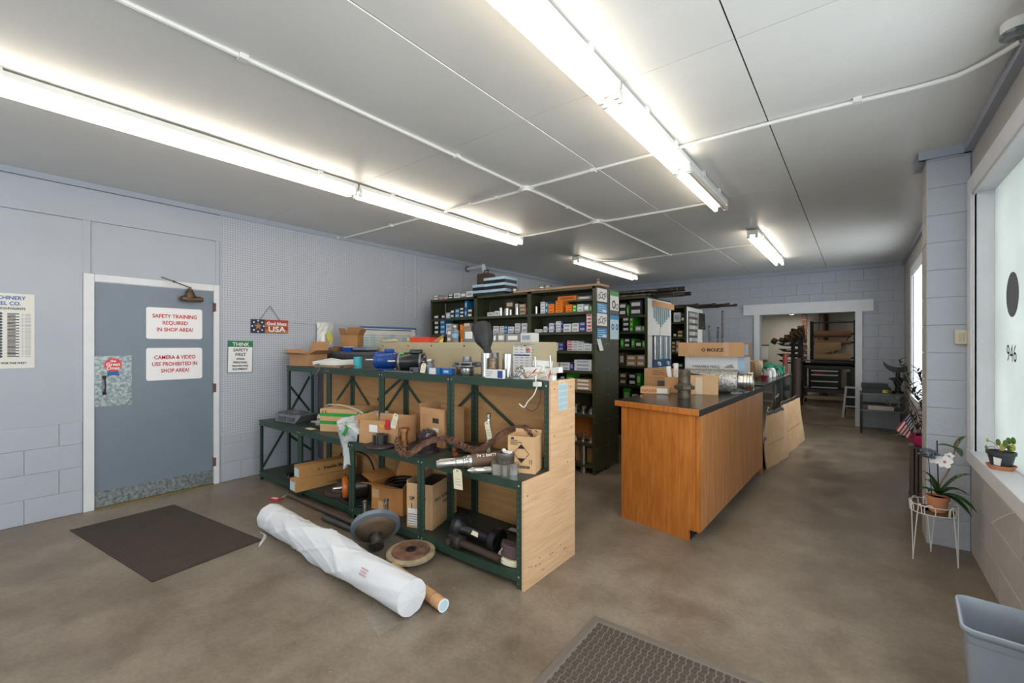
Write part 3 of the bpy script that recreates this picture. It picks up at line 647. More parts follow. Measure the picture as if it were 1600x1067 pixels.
# tubes standing by the counter end
for lb, px0, px1, pt, Yd, mm in (('red plastic tube standing behind the far counter end', 1224, 1232.5, 552, 9.9, mat('red_tube', '#a4483f', .5)), ('dark brown drum tube standing right of the red tube', 1238, 1253, 560, 9.9, mat('brown_drum', '#4b3d37', .6))):
    xa = -1.378; 
    k = 0.01214; x0_ = -1.121 if px0 == 1224 else -0.975; x1_ = -1.032 if px0 == 1224 else -0.823
    zt_ = 1.313 if px0 == 1224 else 1.219; r_ = (x1_-x0_)/2*.9; xc_ = (x0_+x1_)/2; yq = 9.75 if px0 == 1224 else 9.85
    t = thing('storage_tube', lb, 'tube', (xc_, yq, 0)); MB().lathe([(r_, 0), (r_, zt_), (r_-.012, zt_), (r_-.012, .02)], base=(xc_, yq, 0)).part('tube', mm, t); MB().lathe([(r_+.004, zt_-.03), (r_+.004, zt_+.002), (r_-.004, zt_+.002)], base=(xc_, yq, 0)).part('rim', mm, t)
# whiteboard in the far room
t = thing('whiteboard', 'small whiteboard on wall of the back room, left', 'whiteboard', (-2.354, 15.9, 1.001))
MB().box(-2.497, -2.213, 15.93, 15.97, 1.001, 1.444).part('board', m_white, t)
MB().box(-2.497, -2.196, 15.92, 15.98, 1.444, 1.474).part('frame', m_black, t)
# dark grinder-like stand behind door edge
m_alu = mat('aluminium', '#b9b8b4', .35, metal=.8)
yS = 11.273; xS = -0.236
t = thing('step_stool', 'grey metal step stool standing in the doorway', 'step stool', (xS+.25, yS+.2, 0))
zs0 = 0.617
for a in (0, .5):
    MB().bar((xS+a, yS, 0), (xS+.05+a*.85, yS+.2, zs0), .035, .02).part('leg', m_alu, t)
    MB().bar((xS+.02+a, yS+.5, 0), (xS+.05+a*.85, yS+.25, zs0), .03, .02).part('leg', m_dgrey, t)
MB().box(xS+.03, xS+.5, yS+.12, yS+.34, zs0-.03, zs0).part('top_step', m_alu, t)
for q, zq in ((.08, .36), (.04, .68)): MB().box(xS+.02, xS+.5, yS+q-.03*0, yS+q+.12, zs0*zq-.015, zs0*zq+.01).part('step', m_alu, t)
t = thing('grey_canister', 'dark grey canister standing behind the step stool', 'canister', (-0.082, 13.0, 0))
MB().lathe([(.14, 0), (.15, .03), (.15, 0.831), (.08, 0.861), (.07, 0.95)], base=(-0.059, 13.0, 0)).part('body', mat('canister_grey', '#4d5356', .5, metal=.3), t)
MB().lathe([(.03, 0), (.05, .02), (.05, .06), (0, .07)], base=(-0.059, 13.0, 0.95)).part('cap', m_black, t)

# ================================================================ black shelf unit at the back wall
bx0, bx1, by0, by1 = .03, .60, 9.48, 9.92
zt = 0.675; zm = 0.397
t = thing('shelf_unit', 'low dark grey open shelf unit against back wall by doorway', 'shelf', ((bx0+bx1)/2, (by0+by1)/2, 0))
for xx in (bx0, bx1-.035):
    for yy in (by0, by1-.035): MB().box(xx, xx+.035, yy, yy+.035, 0, zt).part('leg', m_black, t)
for zz in (zt, zm): MB().box(bx0, bx1, by0, by1, zz-.03, zz).part('shelf', m_dgrey, t, bevel=.002)
t = thing('tray', 'black box tray with yellow sticker on the grey shelf unit', 'tray', (.3, 9.7, zt))
hz = 0.819-zt
MB().box(.06, .44, 9.55, 9.9, zt+.001, zt+hz*.55).part('lower_tray', m_blackp, t, bevel=.004)
MB().box(.05, .40, 9.56, 9.9, zt+hz*.55, zt+hz).part('upper_tray', m_black, t, bevel=.004)
BX(0.325, 0.398, 9.545, 9.551, zt+.01, zt+.055).part('sticker', mat('yellow_sticker', '#d8d33a', .5), t)
t = thing('parts_box', 'white and black flat box on middle shelf of grey unit', 'box', (.3, 9.65, zm))
MB().box(0.135, 0.467, 9.52, 9.75, zm+.001, zm+.07).part('body', mat('dirty_white', '#aaa39a', .6), t)
MB().box(0.059, 0.522, 9.52, 9.8, zm+.07, zm+.10).part('lid', m_black, t)
# crescent topped figure
fx, fy = 0.525, 9.7; k = 0.01056
t = thing('ornament', 'black crescent-topped ornament standing on the grey shelf unit', 'ornament', (fx, fy, zt))
MB().lathe([(.075, 0), (.075, .03), (.04, .05), (.035, .12), (.06, .18), (.065, .23), (.03, .27), (.028, .36)], base=(fx, fy, zt+.001), n=20).part('stem', m_blackp, t)
MB().prism([(fx-.12, fy, zt+.235), (fx-.06, fy, zt+.20), (fx+.06, fy, zt+.20), (fx+.12, fy, zt+.235), (fx+.06, fy, zt+.26), (fx-.06, fy, zt+.26)], (0, .07, 0)).part('collar', m_blackp, t)
cr_ = [(fx+.19*math.cos(a)-.0, fy-.04, zt+.53+.19*math.sin(a)) for a in [math.radians(198+i*(342-198)/12) for i in range(13)]]
cr_ += [(fx+.20*math.cos(a), fy-.04, zt+.60+.17*math.sin(a)) for a in [math.radians(335-i*(335-205)/12) for i in range(13)]]
MB().prism(cr_, (0, .09, 0)).part('crescent', m_blackp, t)

# ================================================================ stepped green shelving in the foreground
PX_ = [-5.18, -4.303, -3.408, -2.518, -1.60]
F0, F1, F2 = 2.155, 2.455, 2.735      # front, step, rear
ZL, ZM, ZT = .10, .655, 1.24
t = green = thing('stepped_shelving', 'green steel stepped shelving with plywood end panel and hardboard back', 'shelving', (-3.4, 2.45, 0))
hol = MB()
def angle_post(x, y, z0, z1, sx, sy, name='post'):
    w_, th = .038, .003; mb = MB()
    mb.box(min(x, x+sx*w_), max(x, x+sx*w_), min(y, y+sy*th), max(y, y+sy*th), z0, z1).box(min(x, x+sx*th), max(x, x+sx*th), min(y, y+sy*w_), max(y, y+sy*w_), z0, z1)
    mb.part(name, m_green, green, smooth=False)
    n = int((z1-z0)/.038)
    for k in range(n):
        z = z0+.03+k*.038
        if z > z1-.02: break
        # punched holes as small dark discs on the front face
        xc = x+sx*.026; yc = (y - .0006) if sy > 0 else (y-.0006)
        hol.add([(xc-.004, yc, z-.006), (xc+.004, yc, z-.006), (xc+.004, yc, z+.006), (xc-.004, yc, z+.006)], [(0, 1, 2, 3)])
for i, x in enumerate(PX_):
    sides = (1,) if i == 0 else ((-1,) if i == 4 else (-1, 1))
    for s_ in sides:
        o = .001*s_
        angle_post(x+o, F0, 0, ZM, s_, 1); angle_post(x+o, F1-.0, 0, ZM-.05, s_, 1); angle_post(x+o, F1, ZM, ZT, s_, 1)
        angle_post(x+o, F2-.003, 0, ZT, s_, 1)
m_hole = mat('punched_hole', '#59625b', .6); hol.part('punched_holes', m_hole, green, kind='stuff', smooth=False)
def deck(x0, x1, y0, y1, z, lip=.052, sag=0):
    n = 10; mb = MB()
    top = [[(x0+(x1-x0)*a/n, yy, z - sag*math.sin(PI*a/n)) for a in range(n+1)] for yy in (y0, y1)]
    mb.grid(top, th=.003)
    front = [[(x0+(x1-x0)*a/n, y0-.001, z - sag*math.sin(PI*a/n) - d) for a in range(n+1)] for d in (lip, 0)]
    o = mb.part('shelf', m_greend, green, smooth=False)
    MB().grid(front, th=.003).part('shelf_lip', m_green, o, smooth=False)
    MB().grid([[(p[0], y1, p[2]) for p in r] for r in front], th=.003).part('shelf_lip', m_green, o, smooth=False)
for i in range(4):
    a, b2 = PX_[i]+.002, PX_[i+1]-.002
    deck(a, b2, F0-.004, F2-.01, ZL, .055, .012 if i == 3 else .004)
    deck(a, b2, F0-.006, F2-.01, ZM, .055); deck(a, b2, F1-.006, F2, ZT, .058)
# side and rear braces
def brace(p0, p1): MB().bar(p0, p1, .003, .026, up=(0, 1, 0) if abs(p1[0]-p0[0]) > .1 else (0, 0, 1)).part('brace', m_green, green, smooth=False)
def xbar(x0, x1, z0, z1, y):
    p0, p1 = Vector((x0, y, z0)), Vector((x1, y, z1)); MB().bar(p0, p1, .004, .026, up=(0, 0, 1)).part('brace', m_green, green, smooth=False)
def ybar(x, y0, y1, z0, z1):
    d = Vector((0, y1-y0, z1-z0)).normalized(); nrm = Vector((0, -d.z, d.y))*.013
    MB().prism([Vector((x, y0, z0))-nrm, Vector((x, y0, z0))+nrm, Vector((x, y1, z1))+nrm, Vector((x, y1, z1))-nrm], (.003, 0, 0)).part('brace', m_green, green, smooth=False)
xl = PX_[0]+.004
ybar(xl, F0+.03, F1, ZL+.03, ZM-.09); ybar(xl, F1+.03, F2, ZL+.33, ZL+.12); ybar(xl, F1+.03, F2-.02, 1.0, ZM+.04); ybar(xl, F1+.03, F2-.02, ZM+.04, 1.10)
def zface(x0, x1, z0, z1, y):
    d = Vector((x1-x0, 0, z1-z0)).normalized(); nrm = Vector((-d.z, 0, d.x))*.013
    MB().prism([Vector((x0, y, z0))-nrm, Vector((x0, y, z0))+nrm, Vector((x1, y, z1))+nrm, Vector((x1, y, z1))-nrm], (0, .003, 0)).part('brace', m_green, green, smooth=False)
yb_ = F2-.008
for x0, x1, z0, z1 in ((PX_[1], PX_[1]-.30, 1.12, .86), (PX_[1], PX_[1]+.30, 1.12, .86), (PX_[1]+.45, PX_[2]-.02, .92, 1.18)): zface(x0, x1, z0, z1, yb_)
zface(PX_[2]-.32, PX_[2], .82, 1.14, yb_); zface(PX_[2]+.16, PX_[2]+.5, .86, 1.17, yb_) if False else None
zface(PX_[3]-.36, PX_[3], .80, 1.10, yb_); zface(PX_[3], PX_[3]+.62, 1.11, .72, yb_); zface(PX_[2], PX_[2]+.32, 1.12, .84, yb_)
for i in range(4):
    MB().box(PX_[i]+.002, PX_[i+1]-.002, F2+.003, F2+.007, .06, ZT-.01).part('back_panel', m_hard, green) if i else MB().box(PX_[0]+.28, PX_[1]-.002, F2+.003, F2+.007, .06, ZT-.01).part('back_panel', m_hard, green)
# bolts
for i, x in enumerate(PX_):
    for s_ in ((1,) if i == 0 else ((-1,) if i == 4 else (-1, 1))):
        for (yy, zz) in ((F0, ZM-.028), (F0, ZL-.025), (F1, ZT-.03)):
            MB().lathe([(.0065, 0), (.006, .003), (.001, .0045)], base=(x+s_*.018, yy-.006, zz), axis=(0, -1, 0), n=8).part('bolt', m_screw, green)
# plywood end panel (stepped outline)
xe = PX_[4]+.006
pe = MB().prism([(xe, F0-.01, .0), (xe, F2+.02, .0), (xe, F2+.02, ZT+.004), (xe, F1-.01, ZT+.004), (xe, F1-.01, ZM+.002), (xe, F0-.01, ZM+.002)], (.016, 0, 0)).part('end_panel', m_ply, green, bevel=.001)
for (yy, zz) in ((F1+.03, ZT-.05), (F2-.04, ZT-.05), (F1+.03, .88), (F2-.03, .91), (F0+.03, ZM-.09), (F1+.2, ZM+.02)):
    MB().lathe([(.005, 0), (.005, .001)], base=(xe+.016, yy, zz), axis=(1, 0, 0), n=8).part('nail_hole', m_gap, green)
random.seed(3)
for k in range(13):
    yy = F0+.03+random.random()*.52; zz = .05+random.random()*.09
    MB().box(xe+.016, xe+.0165, yy, yy+.006+random.random()*.012, zz, zz+.006).part('scuff', mat('scuff', '#7c5c40', .8), green)
t = thing('taped_note', 'pale blue faded label sheet taped on plywood end panel', 'note', (xe+.017, 2.58, .98))
quad((xe+.0175, 2.53, 1.04), (0, 1, 0), (0, 0, 1), .12, .18, mat('faded_blue_paper', '#b9ccd0', .5), t, 'sheet')
m_fz = mat('faded_print', '#a9bfc4', .7)
for k in range(4):
    for q in range(2): quad((xe+.0175, 2.54+.055*q, 1.05+.042*k), (0, 1, 0), (0, 0, 1), .046, .03, m_fz, t, 'printed_square', proud=.0015, th=.0005)
MB().box(xe+.0165, xe+.0185, 2.543, 2.553, 1.20, 1.245).box(xe+.0165, xe+.0185, 2.60, 2.61, 1.20, 1.245).part('tape', mat('clear_tape', '#e4e0cf', .3), t)

# ================================================================ counter and glass case
m_oak = mat('oak_veneer', '#c57a34', .38, col2='#a85f22', vscale=7, stretch=(5, 5, .55), detail=8, bump=.03)
m_oak2 = mat('oak_veneer_side', '#cc8c52', .4, col2='#ad6f3c', vscale=6, stretch=(4, 4, .3), detail=8, bump=.03)
m_lam = mat('black_laminate', '#2b2a2b', .22, var=.15, vscale=9)
KZ = 1.0
NR, NL, FR_, FL_ = (-.925, 3.455), (-1.605, 3.60), (-.862, 5.80), (-1.60, 5.80)
t = counter = thing('counter', 'oak veneered service counter with black laminate top', 'counter', (-1.25, 4.6, 0))
def P3(p, z): return (p[0], p[1], z)
def lerp(a, b2, k): return (a[0]+(b2[0]-a[0])*k, a[1]+(b2[1]-a[1])*k)
kz = .085
nd = Vector((NR[0]-NL[0], NR[1]-NL[1], 0)).normalized(); nn = Vector((-nd.y, nd.x, 0)); sdir = Vector((FR_[0]-NR[0], FR_[1]-NR[1], 0)).normalized(); sn = Vector((-sdir.y, sdir.x, 0))
NRv, NLv, FRv, FLv = [Vector((p[0], p[1], 0)) for p in (NR, NL, FR_, FL_)]
up = Vector((0, 0, 1))
# end panel with toe notch, side panel, inner body, toe board
tn = .085
MB().prism([NLv, NRv-nd*tn, NRv-nd*tn+up*kz, NRv-nd*.03+up*kz, NRv-nd*.03+up*.955, NLv+up*.955], nn*.02).part('end_panel', m_oak, counter)
MB().prism([NRv-nd*.028+up*kz, NRv+up*kz, NRv+up*.955, NRv-nd*.028+up*.955], nn*.02).part('corner_post', m_oak, counter, bevel=.002)
MB().prism([NRv+nn*.02+up*kz, FRv+up*kz, FRv+up*.958, NRv+nn*.02+up*.958], sn*.018).part('side_panel', m_oak2, counter)
MB().prism([NRv-nd*tn+nn*.02, FRv-nd*tn, FRv-nd*tn+up*kz, NRv-nd*tn+nn*.02+up*kz], -nd*.015).part('toe_board', m_darkiron, counter)
MB().prism([FRv, FLv, FLv+up*.955, FRv+up*.955], Vector((0, -.02, 0))).part('far_panel', m_oak2, counter)
MB().prism([NLv+nn*.02, FLv, FLv+up*.955, NLv+nn*.02+up*.955], Vector((.018, 0, 0))).part('rear_panel', m_oak2, counter)
MB().box(-1.58, -.98, 3.7, 5.75, .45, .47).part('inner_shelf', m_oak2, counter)
top = [NLv-nd*.05-nn*.012, NRv-nn*.012+nd*.012, FRv+nd*.014, FLv-nd*.05]
MB().prism([p+up*.975 for p in top], up*.025).part('top', m_lam, counter, bevel=.002)
MB().prism([NLv-nd*.05-nn*.03+up*.955, NRv-nn*.03+nd*.010+up*.955, NRv-nn*.03+nd*.010+up*1.0, NLv-nd*.05-nn*.03+up*1.0], nn*.018).part('nosing', m_oak, counter, bevel=.003)
MB().prism([NRv-nn*.028+nd*.010+up*.951, FRv+nd*.012+up*.951, FRv+nd*.012+up*.998, NRv-nn*.028+nd*.010+up*.998], sn*-.004).part('edge_strip', m_lam, counter)
# glass show case behind it
m_glass = mat('case_glass', '#6a7472', .06, trans=.9, alpha=None)
m_caseframe = mat('case_frame', '#4a4a48', .4, metal=.4)
t = case = thing('display_case', 'glass-fronted display case continuing the counter line', 'display case', (-1.2, 7.1, 0))
cA, cB, cC, cD = Vector((-.866, 5.82, 0)), Vector((-.845, 8.45, 0)), Vector((-1.55, 8.45, 0)), Vector((-1.55, 5.82, 0))
MB().prism([p+up*.985 for p in (cA+Vector((.01, 0, 0)), cB+Vector((.01, .02, 0)), cC, cD)], up*.028).part('top', m_lam, case, bevel=.002)
MB().prism([p+up*.0 for p in (cA-Vector((.06, 0, 0)), cB-Vector((.06, 0, 0)), cC, cD)], up*.34).part('base', m_black, case)
MB().prism([p+up*.34 for p in (cA, cB, cC, cD)], up*.03).part('floor_panel', m_dgrey, case)
MB().box(-1.55, -1.53, 5.82, 8.45, .37, .985).part('rear_panel', m_gap, case)
for p in (cA, lerp(cA, cB, .355), lerp(cA, cB, .62), cB):
    MB().box(p[0]-.022, p[0], p[1]-.0 if p is cA else p[1]-.025, p[1]+.025 if p is cA else p[1], .37, .985).part('frame_post', m_caseframe, case)
for a, b2 in ((0, .355), (.355, .62), (.62, 1)):
    q0, q1 = Vector((*lerp(cA, cB, a), 0)), Vector((*lerp(cA, cB, b2), 0))
    MB().prism([q0+Vector((-.012, .02, .37)), q1+Vector((-.012, -.02, .37)), q1+Vector((-.012, -.02, .985)), q0+Vector((-.012, .02, .985))], (-.004, 0, 0)).part('glass_pane', m_glass, case, smooth=False)
MB().box(-1.53, -.89, 5.85, 8.42, .66, .668).part('inner_shelf', m_glass, case)
m_bagw = mat('clear_bag', '#b9bcc0', .3, alpha=.6)
for k, (y_, lb) in enumerate(((6.15, 'crumpled clear bag inside near pane of display case'), (6.4, 'second crumpled clear bag inside the display case'))):
    o = MB().ball((-1.1, y_, .50+.1*k), .10, 12, (1, 1.1, .9))
    random.seed(k); o.v = [p+Vector((random.uniform(-.03, .03), random.uniform(-.03, .03), random.uniform(-.02, .02))) for p in o.v]
    mz = min(p.z for p in o.v); o.v = [p+Vector((0, 0, .372-mz if k == 0 else .372-mz)) for p in o.v]
    o.solo('plastic_bag', m_bagw, lb, 'plastic bag', smooth=False)
# cardboard sheets leaning against the front of the case
m_cs = mat('scuffed_card', '#cba983', .85, col2='#bb956c', vscale=3)
def lean(label, A, B2, h, lean_, zed=.012):
    A = Vector((*A, 0)); B2 = Vector((*B2, 0)); d = (B2-A); n = Vector((-d.y, d.x, 0)).normalized()
    t = thing('cardboard_sheet', label, 'cardboard', ((A.x+B2.x)/2, (A.y+B2.y)/2, 0))
    n2 = 8; rows = [[A+d*(a/n2)+n*(lean_*b2/6+.006*math.sin(a*1.3+b2))+Vector((0, 0, h*b2/6+.006*math.sin(a*2.1)*(b2 == 6))) for a in range(n2+1)] for b2 in range(7)]
    for r in rows[0:1]:
        for p in r: p.z = 0.002
    MB().grid(rows, th=zed).part('sheet', m_cs, t)
    rw = [[p+(-n)*.002 for p in rows[5]], [p+(-n)*.002 for p in rows[6]]]
    rw[0] = [p*.35+q*.65 for p, q in zip(rw[0], rw[1])]
    MB().grid(rw, th=.003).part('black_edge_tape', m_black, t)
    fz = [A+d*(a/n2)+n*(lean_*.42-.004)+Vector((0, 0, h*.42)) for a in range(n2+1)]
    MB().tube([fz[1], fz[4], fz[7]], .0035, 5).part('crease', mat('card_crease', '#94724f', .9), t)
    return t
lean('scuffed cardboard sheet nearest the oak counter, leaning on display case', (-.845, 6.02), (-.72, 6.86), 0.65, .06)
lean('scuffed cardboard sheet furthest along display case, near the doorway', (-.745, 6.95), (-.648, 8.22), 0.7, .07)

# ================================================================ parts racks
def rack(name, label, X1, nb, bay, Y0, dep, zs, ztop, nrow=2, wallc=None, shelves_rear=True):
    X0 = X1-nb*bay; t = thing(name, label, 'shelving', ((X0+X1)/2, Y0+dep*nrow/2, 0))
    for r in range(nrow):
        ya, yb = Y0+r*dep, Y0+(r+1)*dep-.004
        for i in range(nb+1):
            x = X0+i*bay
            xa = x-.002 if i < nb else x-.002
            MB().box(x-.0015, x+.0015, ya+.01, yb-.01, .03, ztop-.01).part('divider' if 0 < i < nb else 'side_panel', m_olive, t, smooth=False)
            if r == 0 or i == nb:
                for sgn in ((1,) if i == 0 else ((-1,) if i == nb else (-1, 1))):
                    mb = MB().box(min(x, x+sgn*.03), max(x, x+sgn*.03), ya, ya+.003, 0, ztop)
                    mb.box(x-.002+(.001 if sgn > 0 else 0), x+.002, ya, ya+.035, 0, ztop); mb.part('post', m_olive, t, smooth=False)
            if i == nb:
                MB().box(x, x+.003, yb-.03, yb, 0, ztop).part('post', m_olive, t, smooth=False)
        if r == 0:
            for i in range(nb): MB().box(X0+i*bay+.003, X0+(i+1)*bay-.003, yb-.002, yb, .05, ztop-.02).part('back_panel', m_olive, t, smooth=False)
    for i in range(nb):
        for z in zs:
            MB().box(X0+i*bay+.003, X0+(i+1)*bay-.003, Y0+.002, Y0+dep-.008, z-.032, z).part('shelf', m_olive, t, smooth=False)
        MB().box(X0+i*bay+.001, X0+(i+1)*bay-.001, Y0, Y0+dep*nrow, ztop-.03, ztop).part('top_shelf', m_olive, t, smooth=False)
    for r in range(nrow):
        for z in [ztop-.06-.3*k for k in range(7)]:
            for yy in (Y0+r*dep+.03, Y0+(r+1)*dep-.035): MB().lathe([(.005, 0), (.004, .0025), (.0005, .003)], base=(X1+.003, yy, z), axis=(1, 0, 0), n=6).part('rivet', m_screw, t)
    return t
R1Y, R1T, RXE, BAY = 4.555, 2.15, -2.35, .915
S1 = [.10, .349, .678, .954, 1.178, 1.409, 1.633, 1.865]
rack1 = rack('parts_rack', 'olive steel parts rack nearest the camera, three bays wide', RXE, 3, BAY, R1Y, .315, S1, R1T)
R2Y, R2T = 6.13, 2.17
S2 = [.35, .62, .892, 1.17, 1.438, 1.67, 1.904]
rack2 = rack('parts_rack', 'olive steel parts rack in middle row with white pegboard end', RXE, 2, BAY, R2Y, .5, S2, R2T)
R3Y, R3T = 7.95, 2.15
S3 = [.5, .8, 1.07, 1.338, 1.607, 1.877]
rack3 = rack('parts_rack', 'dark steel parts rack furthest back with display cards on end', RXE, 1, BAY, R3Y, .5, S3, R3T)
# divider strips inside bay 3
for px_ in (848, 869): pass
# white pegboard sheets on the ends of rows two and three
m_pegp = mat('white_pegboard', '#dcdbd8', .5)
for Yp, rk in ((R2Y, rack2), (R3Y, rack3)):
    for q in range(2):
        for zz0, zz1 in ((.95, 1.60), (1.605, 2.14)):
            MB().box(RXE+.006, RXE+.012, Yp+.01+q*.5, Yp+.495+q*.5, zz0, zz1).part('end_sheet', m_pegp, rk, label='white sheet on the rack end')
# posters on the end of row one
def end_poster(label, px0, px1, py0, py1, mm, art, cat='poster'):
    x = RXE+.0065
    (ya, yb, za, zb) = px0
    t = thing('poster', label, cat, (x, (ya+yb)/2, za))
    quad((x, ya, za), (0, 1, 0), (0, 0, 1), yb-ya, zb-za, mm, t, 'sheet')
    return t, x+.0016, ya, yb, za, zb
m_pblue = mat('poster_blue', '#3b8dc4', .5); m_plb = mat('poster_light_blue', '#c4dde6', .5); m_pg = mat('poster_green', '#4fa155', .5)
def ring(t, x, y, z, r, m, w_=.008): MB().lathe([(r-w_, 0), (r, 0), (r, .001), (r-w_, .001)], base=(x, y, z), axis=(1, 0, 0), n=20, closed=True).part('printed_ring', m, t)
A1 = (4.594, 4.847)
for key, (pa, pb) in dict(a=(1.979, 2.131), b=(1.849, 1.96), c=(1.7, 1.841), d=(1.558, 1.67)).items():
    if key in 'ac':
        t, x, ya, yb, za, zb = end_poster('white poster of black rings, %s on olive rack end' % ('upper' if key == 'a' else 'lower'), (A1[0], A1[1], pa, pb), 0, 0, 0, m_paper, 0)
        for q, (dy, dz, r) in enumerate(((.2, .35, .028), (.42, .5, .04), (.66, .4, .034), (.82, .55, .026))): ring(t, x, ya+(yb-ya)*dy, za+(zb-za)*dz, r, m_print)
    else:
        t, x, ya, yb, za, zb = end_poster('blue printed poster, %s on olive rack end' % ('upper' if key == 'b' else 'lower'), (A1[0], A1[1], pa, pb), 0, 0, 0, m_pblue, 0)
        for k in range(4): quad((x, ya+.02, za+.012+.024*k), (0, 1, 0), (0, 0, 1), (yb-ya)*(.8-.1*(k % 2)), .008, m_plb, t, 'printed_line', th=.0005)
        quad((x, ya+(yb-ya)*.55, za+.008), (0, 1, 0), (0, 0, 1), (yb-ya)*.38, .03, m_paper, t, 'printed_patch', th=.0008)
t = thing('paper_strip', 'narrow white paper strip hanging below the posters', 'paper', (RXE+.01, 4.657, 1.41))
MB().prism([(RXE+.007, 4.586, 1.546), (RXE+.02, 4.633, 1.411), (RXE+.02, 4.73, 1.413), (RXE+.007, 4.682, 1.55)], (.001, 0, 0)).part('strip', m_paper, t)
B1 = (4.933, 5.177)
za0, za1 = 1.847, 2.128
t, x, ya, yb, za, zb = end_poster('tall white poster with green header on far half of rack end', (B1[0], B1[1], za0, za1), 0, 0, 0, m_paper, 0)
quad((x, ya, zb-.055), (0, 1, 0), (0, 0, 1), yb-ya, .055, m_pg, t, 'header', th=.0006); ring(t, x, ya+.1, za+.12, .05, m_print, .018); ring(t, x, ya+.19, za+.10, .035, m_print, .01); quad((x, ya, za), (0, 1, 0), (0, 0, 1), yb-ya, .05, m_dgrey, t, 'footer', th=.0006)
za0, za1 = 1.546, 1.835
t, x, ya, yb, za, zb = end_poster('tall light blue poster of two bearings on rack end', (B1[0], B1[1], za0, za1), 0, 0, 0, m_plb, 0)
quad((x, ya, zb-.05), (0, 1, 0), (0, 0, 1), yb-ya, .05, m_pblue, t, 'header', th=.0006); ring(t, x, ya+.07, za+.15, .038, m_bluep, .018); ring(t, x, ya+.19, za+.15, .038, m_bluep, .018)
# sample board on the end of row two
xx = RXE+.014
t = thing('sample_board', 'tan card with light blue belt samples on white rack end', 'sample board', (xx, 6.6, 1.734))
MB().box(xx, xx+.02, 6.308, 7.206, 2.031, 2.118).part('header', m_kraft, t)
m_bs = mat('belt_grey_blue', '#9fb2bb', .5)
ys0, ys1 = 6.359, 7.023
for k in range(8):
    yy = ys0+(ys1-ys0)*k/7.5; zb = 1.743+.16*abs(k-3)/4; MB().box(xx, xx+.012, yy, yy+.045, zb, 2.031).part('strip', m_bs, t)
t = thing('sample_board', 'blue-based tray of hanging grey rods on white rack end', 'sample board', (xx, 6.6, 1.148))
ys0, ys1 = 6.308, 7.053
MB().box(xx, xx+.01, ys0, ys1, 1.254, 1.618).part('backing', m_dgrey, t)
MB().box(xx, xx+.02, ys0, ys1, 1.148, 1.254).part('base', mat('tray_blue', '#27527c', .5), t)
for k in range(9):
    yy = ys0+.03+(ys1-ys0-.05)*k/9; MB().cyl((xx+.022, yy, 1.263), (xx+.022, yy, 1.604), .014, n=10).part('rod', m_bs if k % 3 else m_steel, t)
for q in (.25, .75): MB().lathe([(0, 0), (.035, 0), (.03, .03), (0, .03)], base=(xx+.02, ys0+(ys1-ys0)*q, 1.196), axis=(1, 0, 0), n=14).part('knob', m_paper, t)
# display cards on the end of row three
t = thing('sample_board', 'wire board of bagged parts on end of furthest rack', 'sample board', (xx, 8.2, 1.518))
y0_, y1_ = 8.021, 8.568; z0_, z1_ = 1.518, 2.068
MB().box(xx, xx+.008, y0_, y1_, z0_, z1_).part('backing', m_dgrey, t)
for a in range(3):
    for b2 in range(5): MB().box(xx+.008, xx+.022, y0_+.01+(y1_-y0_)*a/3, y0_+(y1_-y0_)*(a+1)/3-.02, z0_+.015+(z1_-z0_)*b2/5, z0_+(z1_-z0_)*(b2+1)/5-.03).part('packet', mat('grey_packet', '#b7b6ae', .4, rand=.25), t, bevel=.003)
t = thing('sample_board', 'hanging grey cutters and chain on furthest rack end', 'sample board', (xx, 8.7, 1.763))
y0_, y1_ = 8.609, 9.133; z0_, z1_ = 1.763, 2.067
for a in range(5): MB().cyl((xx+.03, y0_+.02+.08*a, z0_+.05*(a % 2)), (xx+.02, y0_+.03+.08*a, z1_), .02, .012, n=8).part('cutter', m_darkiron, t)
quad((xx+.002, 8.568, 1.532), (0, 1, 0), (0, 0, 1), .3, .3, m_paper, thing('notice', 'small white printed notice low on furthest rack end', 'notice', (xx, 8.6, 1.532)), 'sheet')
# beige drawer cabinets behind the stepped shelving
m_beige = mat('beige_enamel', '#c6b998', .42, var=.03)
CBY = 3.2; cbz = 1.505
cbx = [-4.576, -3.738, -2.869, -2.269]
for k in range(3):
    t = thing('beige_cabinet', 'back of beige steel cabinet, %s behind the shelving' % ('leftmost', 'middle', 'rightmost')[k], 'cabinet', ((cbx[k]+cbx[k+1])/2, CBY+.2, 0), group='beige steel cabinets behind the shelving')
    MB().box(cbx[k]+.001, cbx[k+1]-.001, CBY, CBY+.42, 0, cbz).part('body', m_beige, t, bevel=.003)
    MB().box(cbx[k]+.001, cbx[k+1]-.001, CBY-.002, CBY, cbz-.075, cbz-.072).part('crease', m_crown, t)
    for q in ((.2, .75) if k < 2 else (.88,)): MB().lathe([(.009, 0), (.009, .001)], base=(cbx[k]+(cbx[k+1]-cbx[k])*q, CBY-.001, cbz-.035), axis=(0, -1, 0), n=10).part('slot', m_gap, t)
    if k == 2:
        cs = thing('price_chart', 'white printed size chart taped on beige cabinet', 'poster', ((cbx[3]-.2), CBY, 1.209))
        x0_, x1_, z0_, z1_ = -2.471, -2.265, 1.222, 1.467
        quad((x0_, CBY-.003, z0_), (1, 0, 0), (0, 0, 1), x1_-x0_, z1_-z0_, m_paper, cs, 'sheet')
        quad((x0_+.01, CBY-.0045, z1_-.085), (1, 0, 0), (0, 0, 1), (x1_-x0_)*.85, .012, m_bluep, cs, 'printed_band', th=.0005); quad((x1_-.06, CBY-.0045, z1_-.055), (1, 0, 0), (0, 0, 1), .045, .04, mat('pinkish', '#d78a9a', .6), cs, 'printed_mark', th=.0005)
        for q in range(11):
            for c_ in range(4): quad((x0_+.02+.06*c_, CBY-.0045, z0_+.02+.024*q), (1, 0, 0), (0, 0, 1), .035, .006, mat('pale_blue_print', '#93a9c8', .7), cs, 'printed_line', th=.0005)
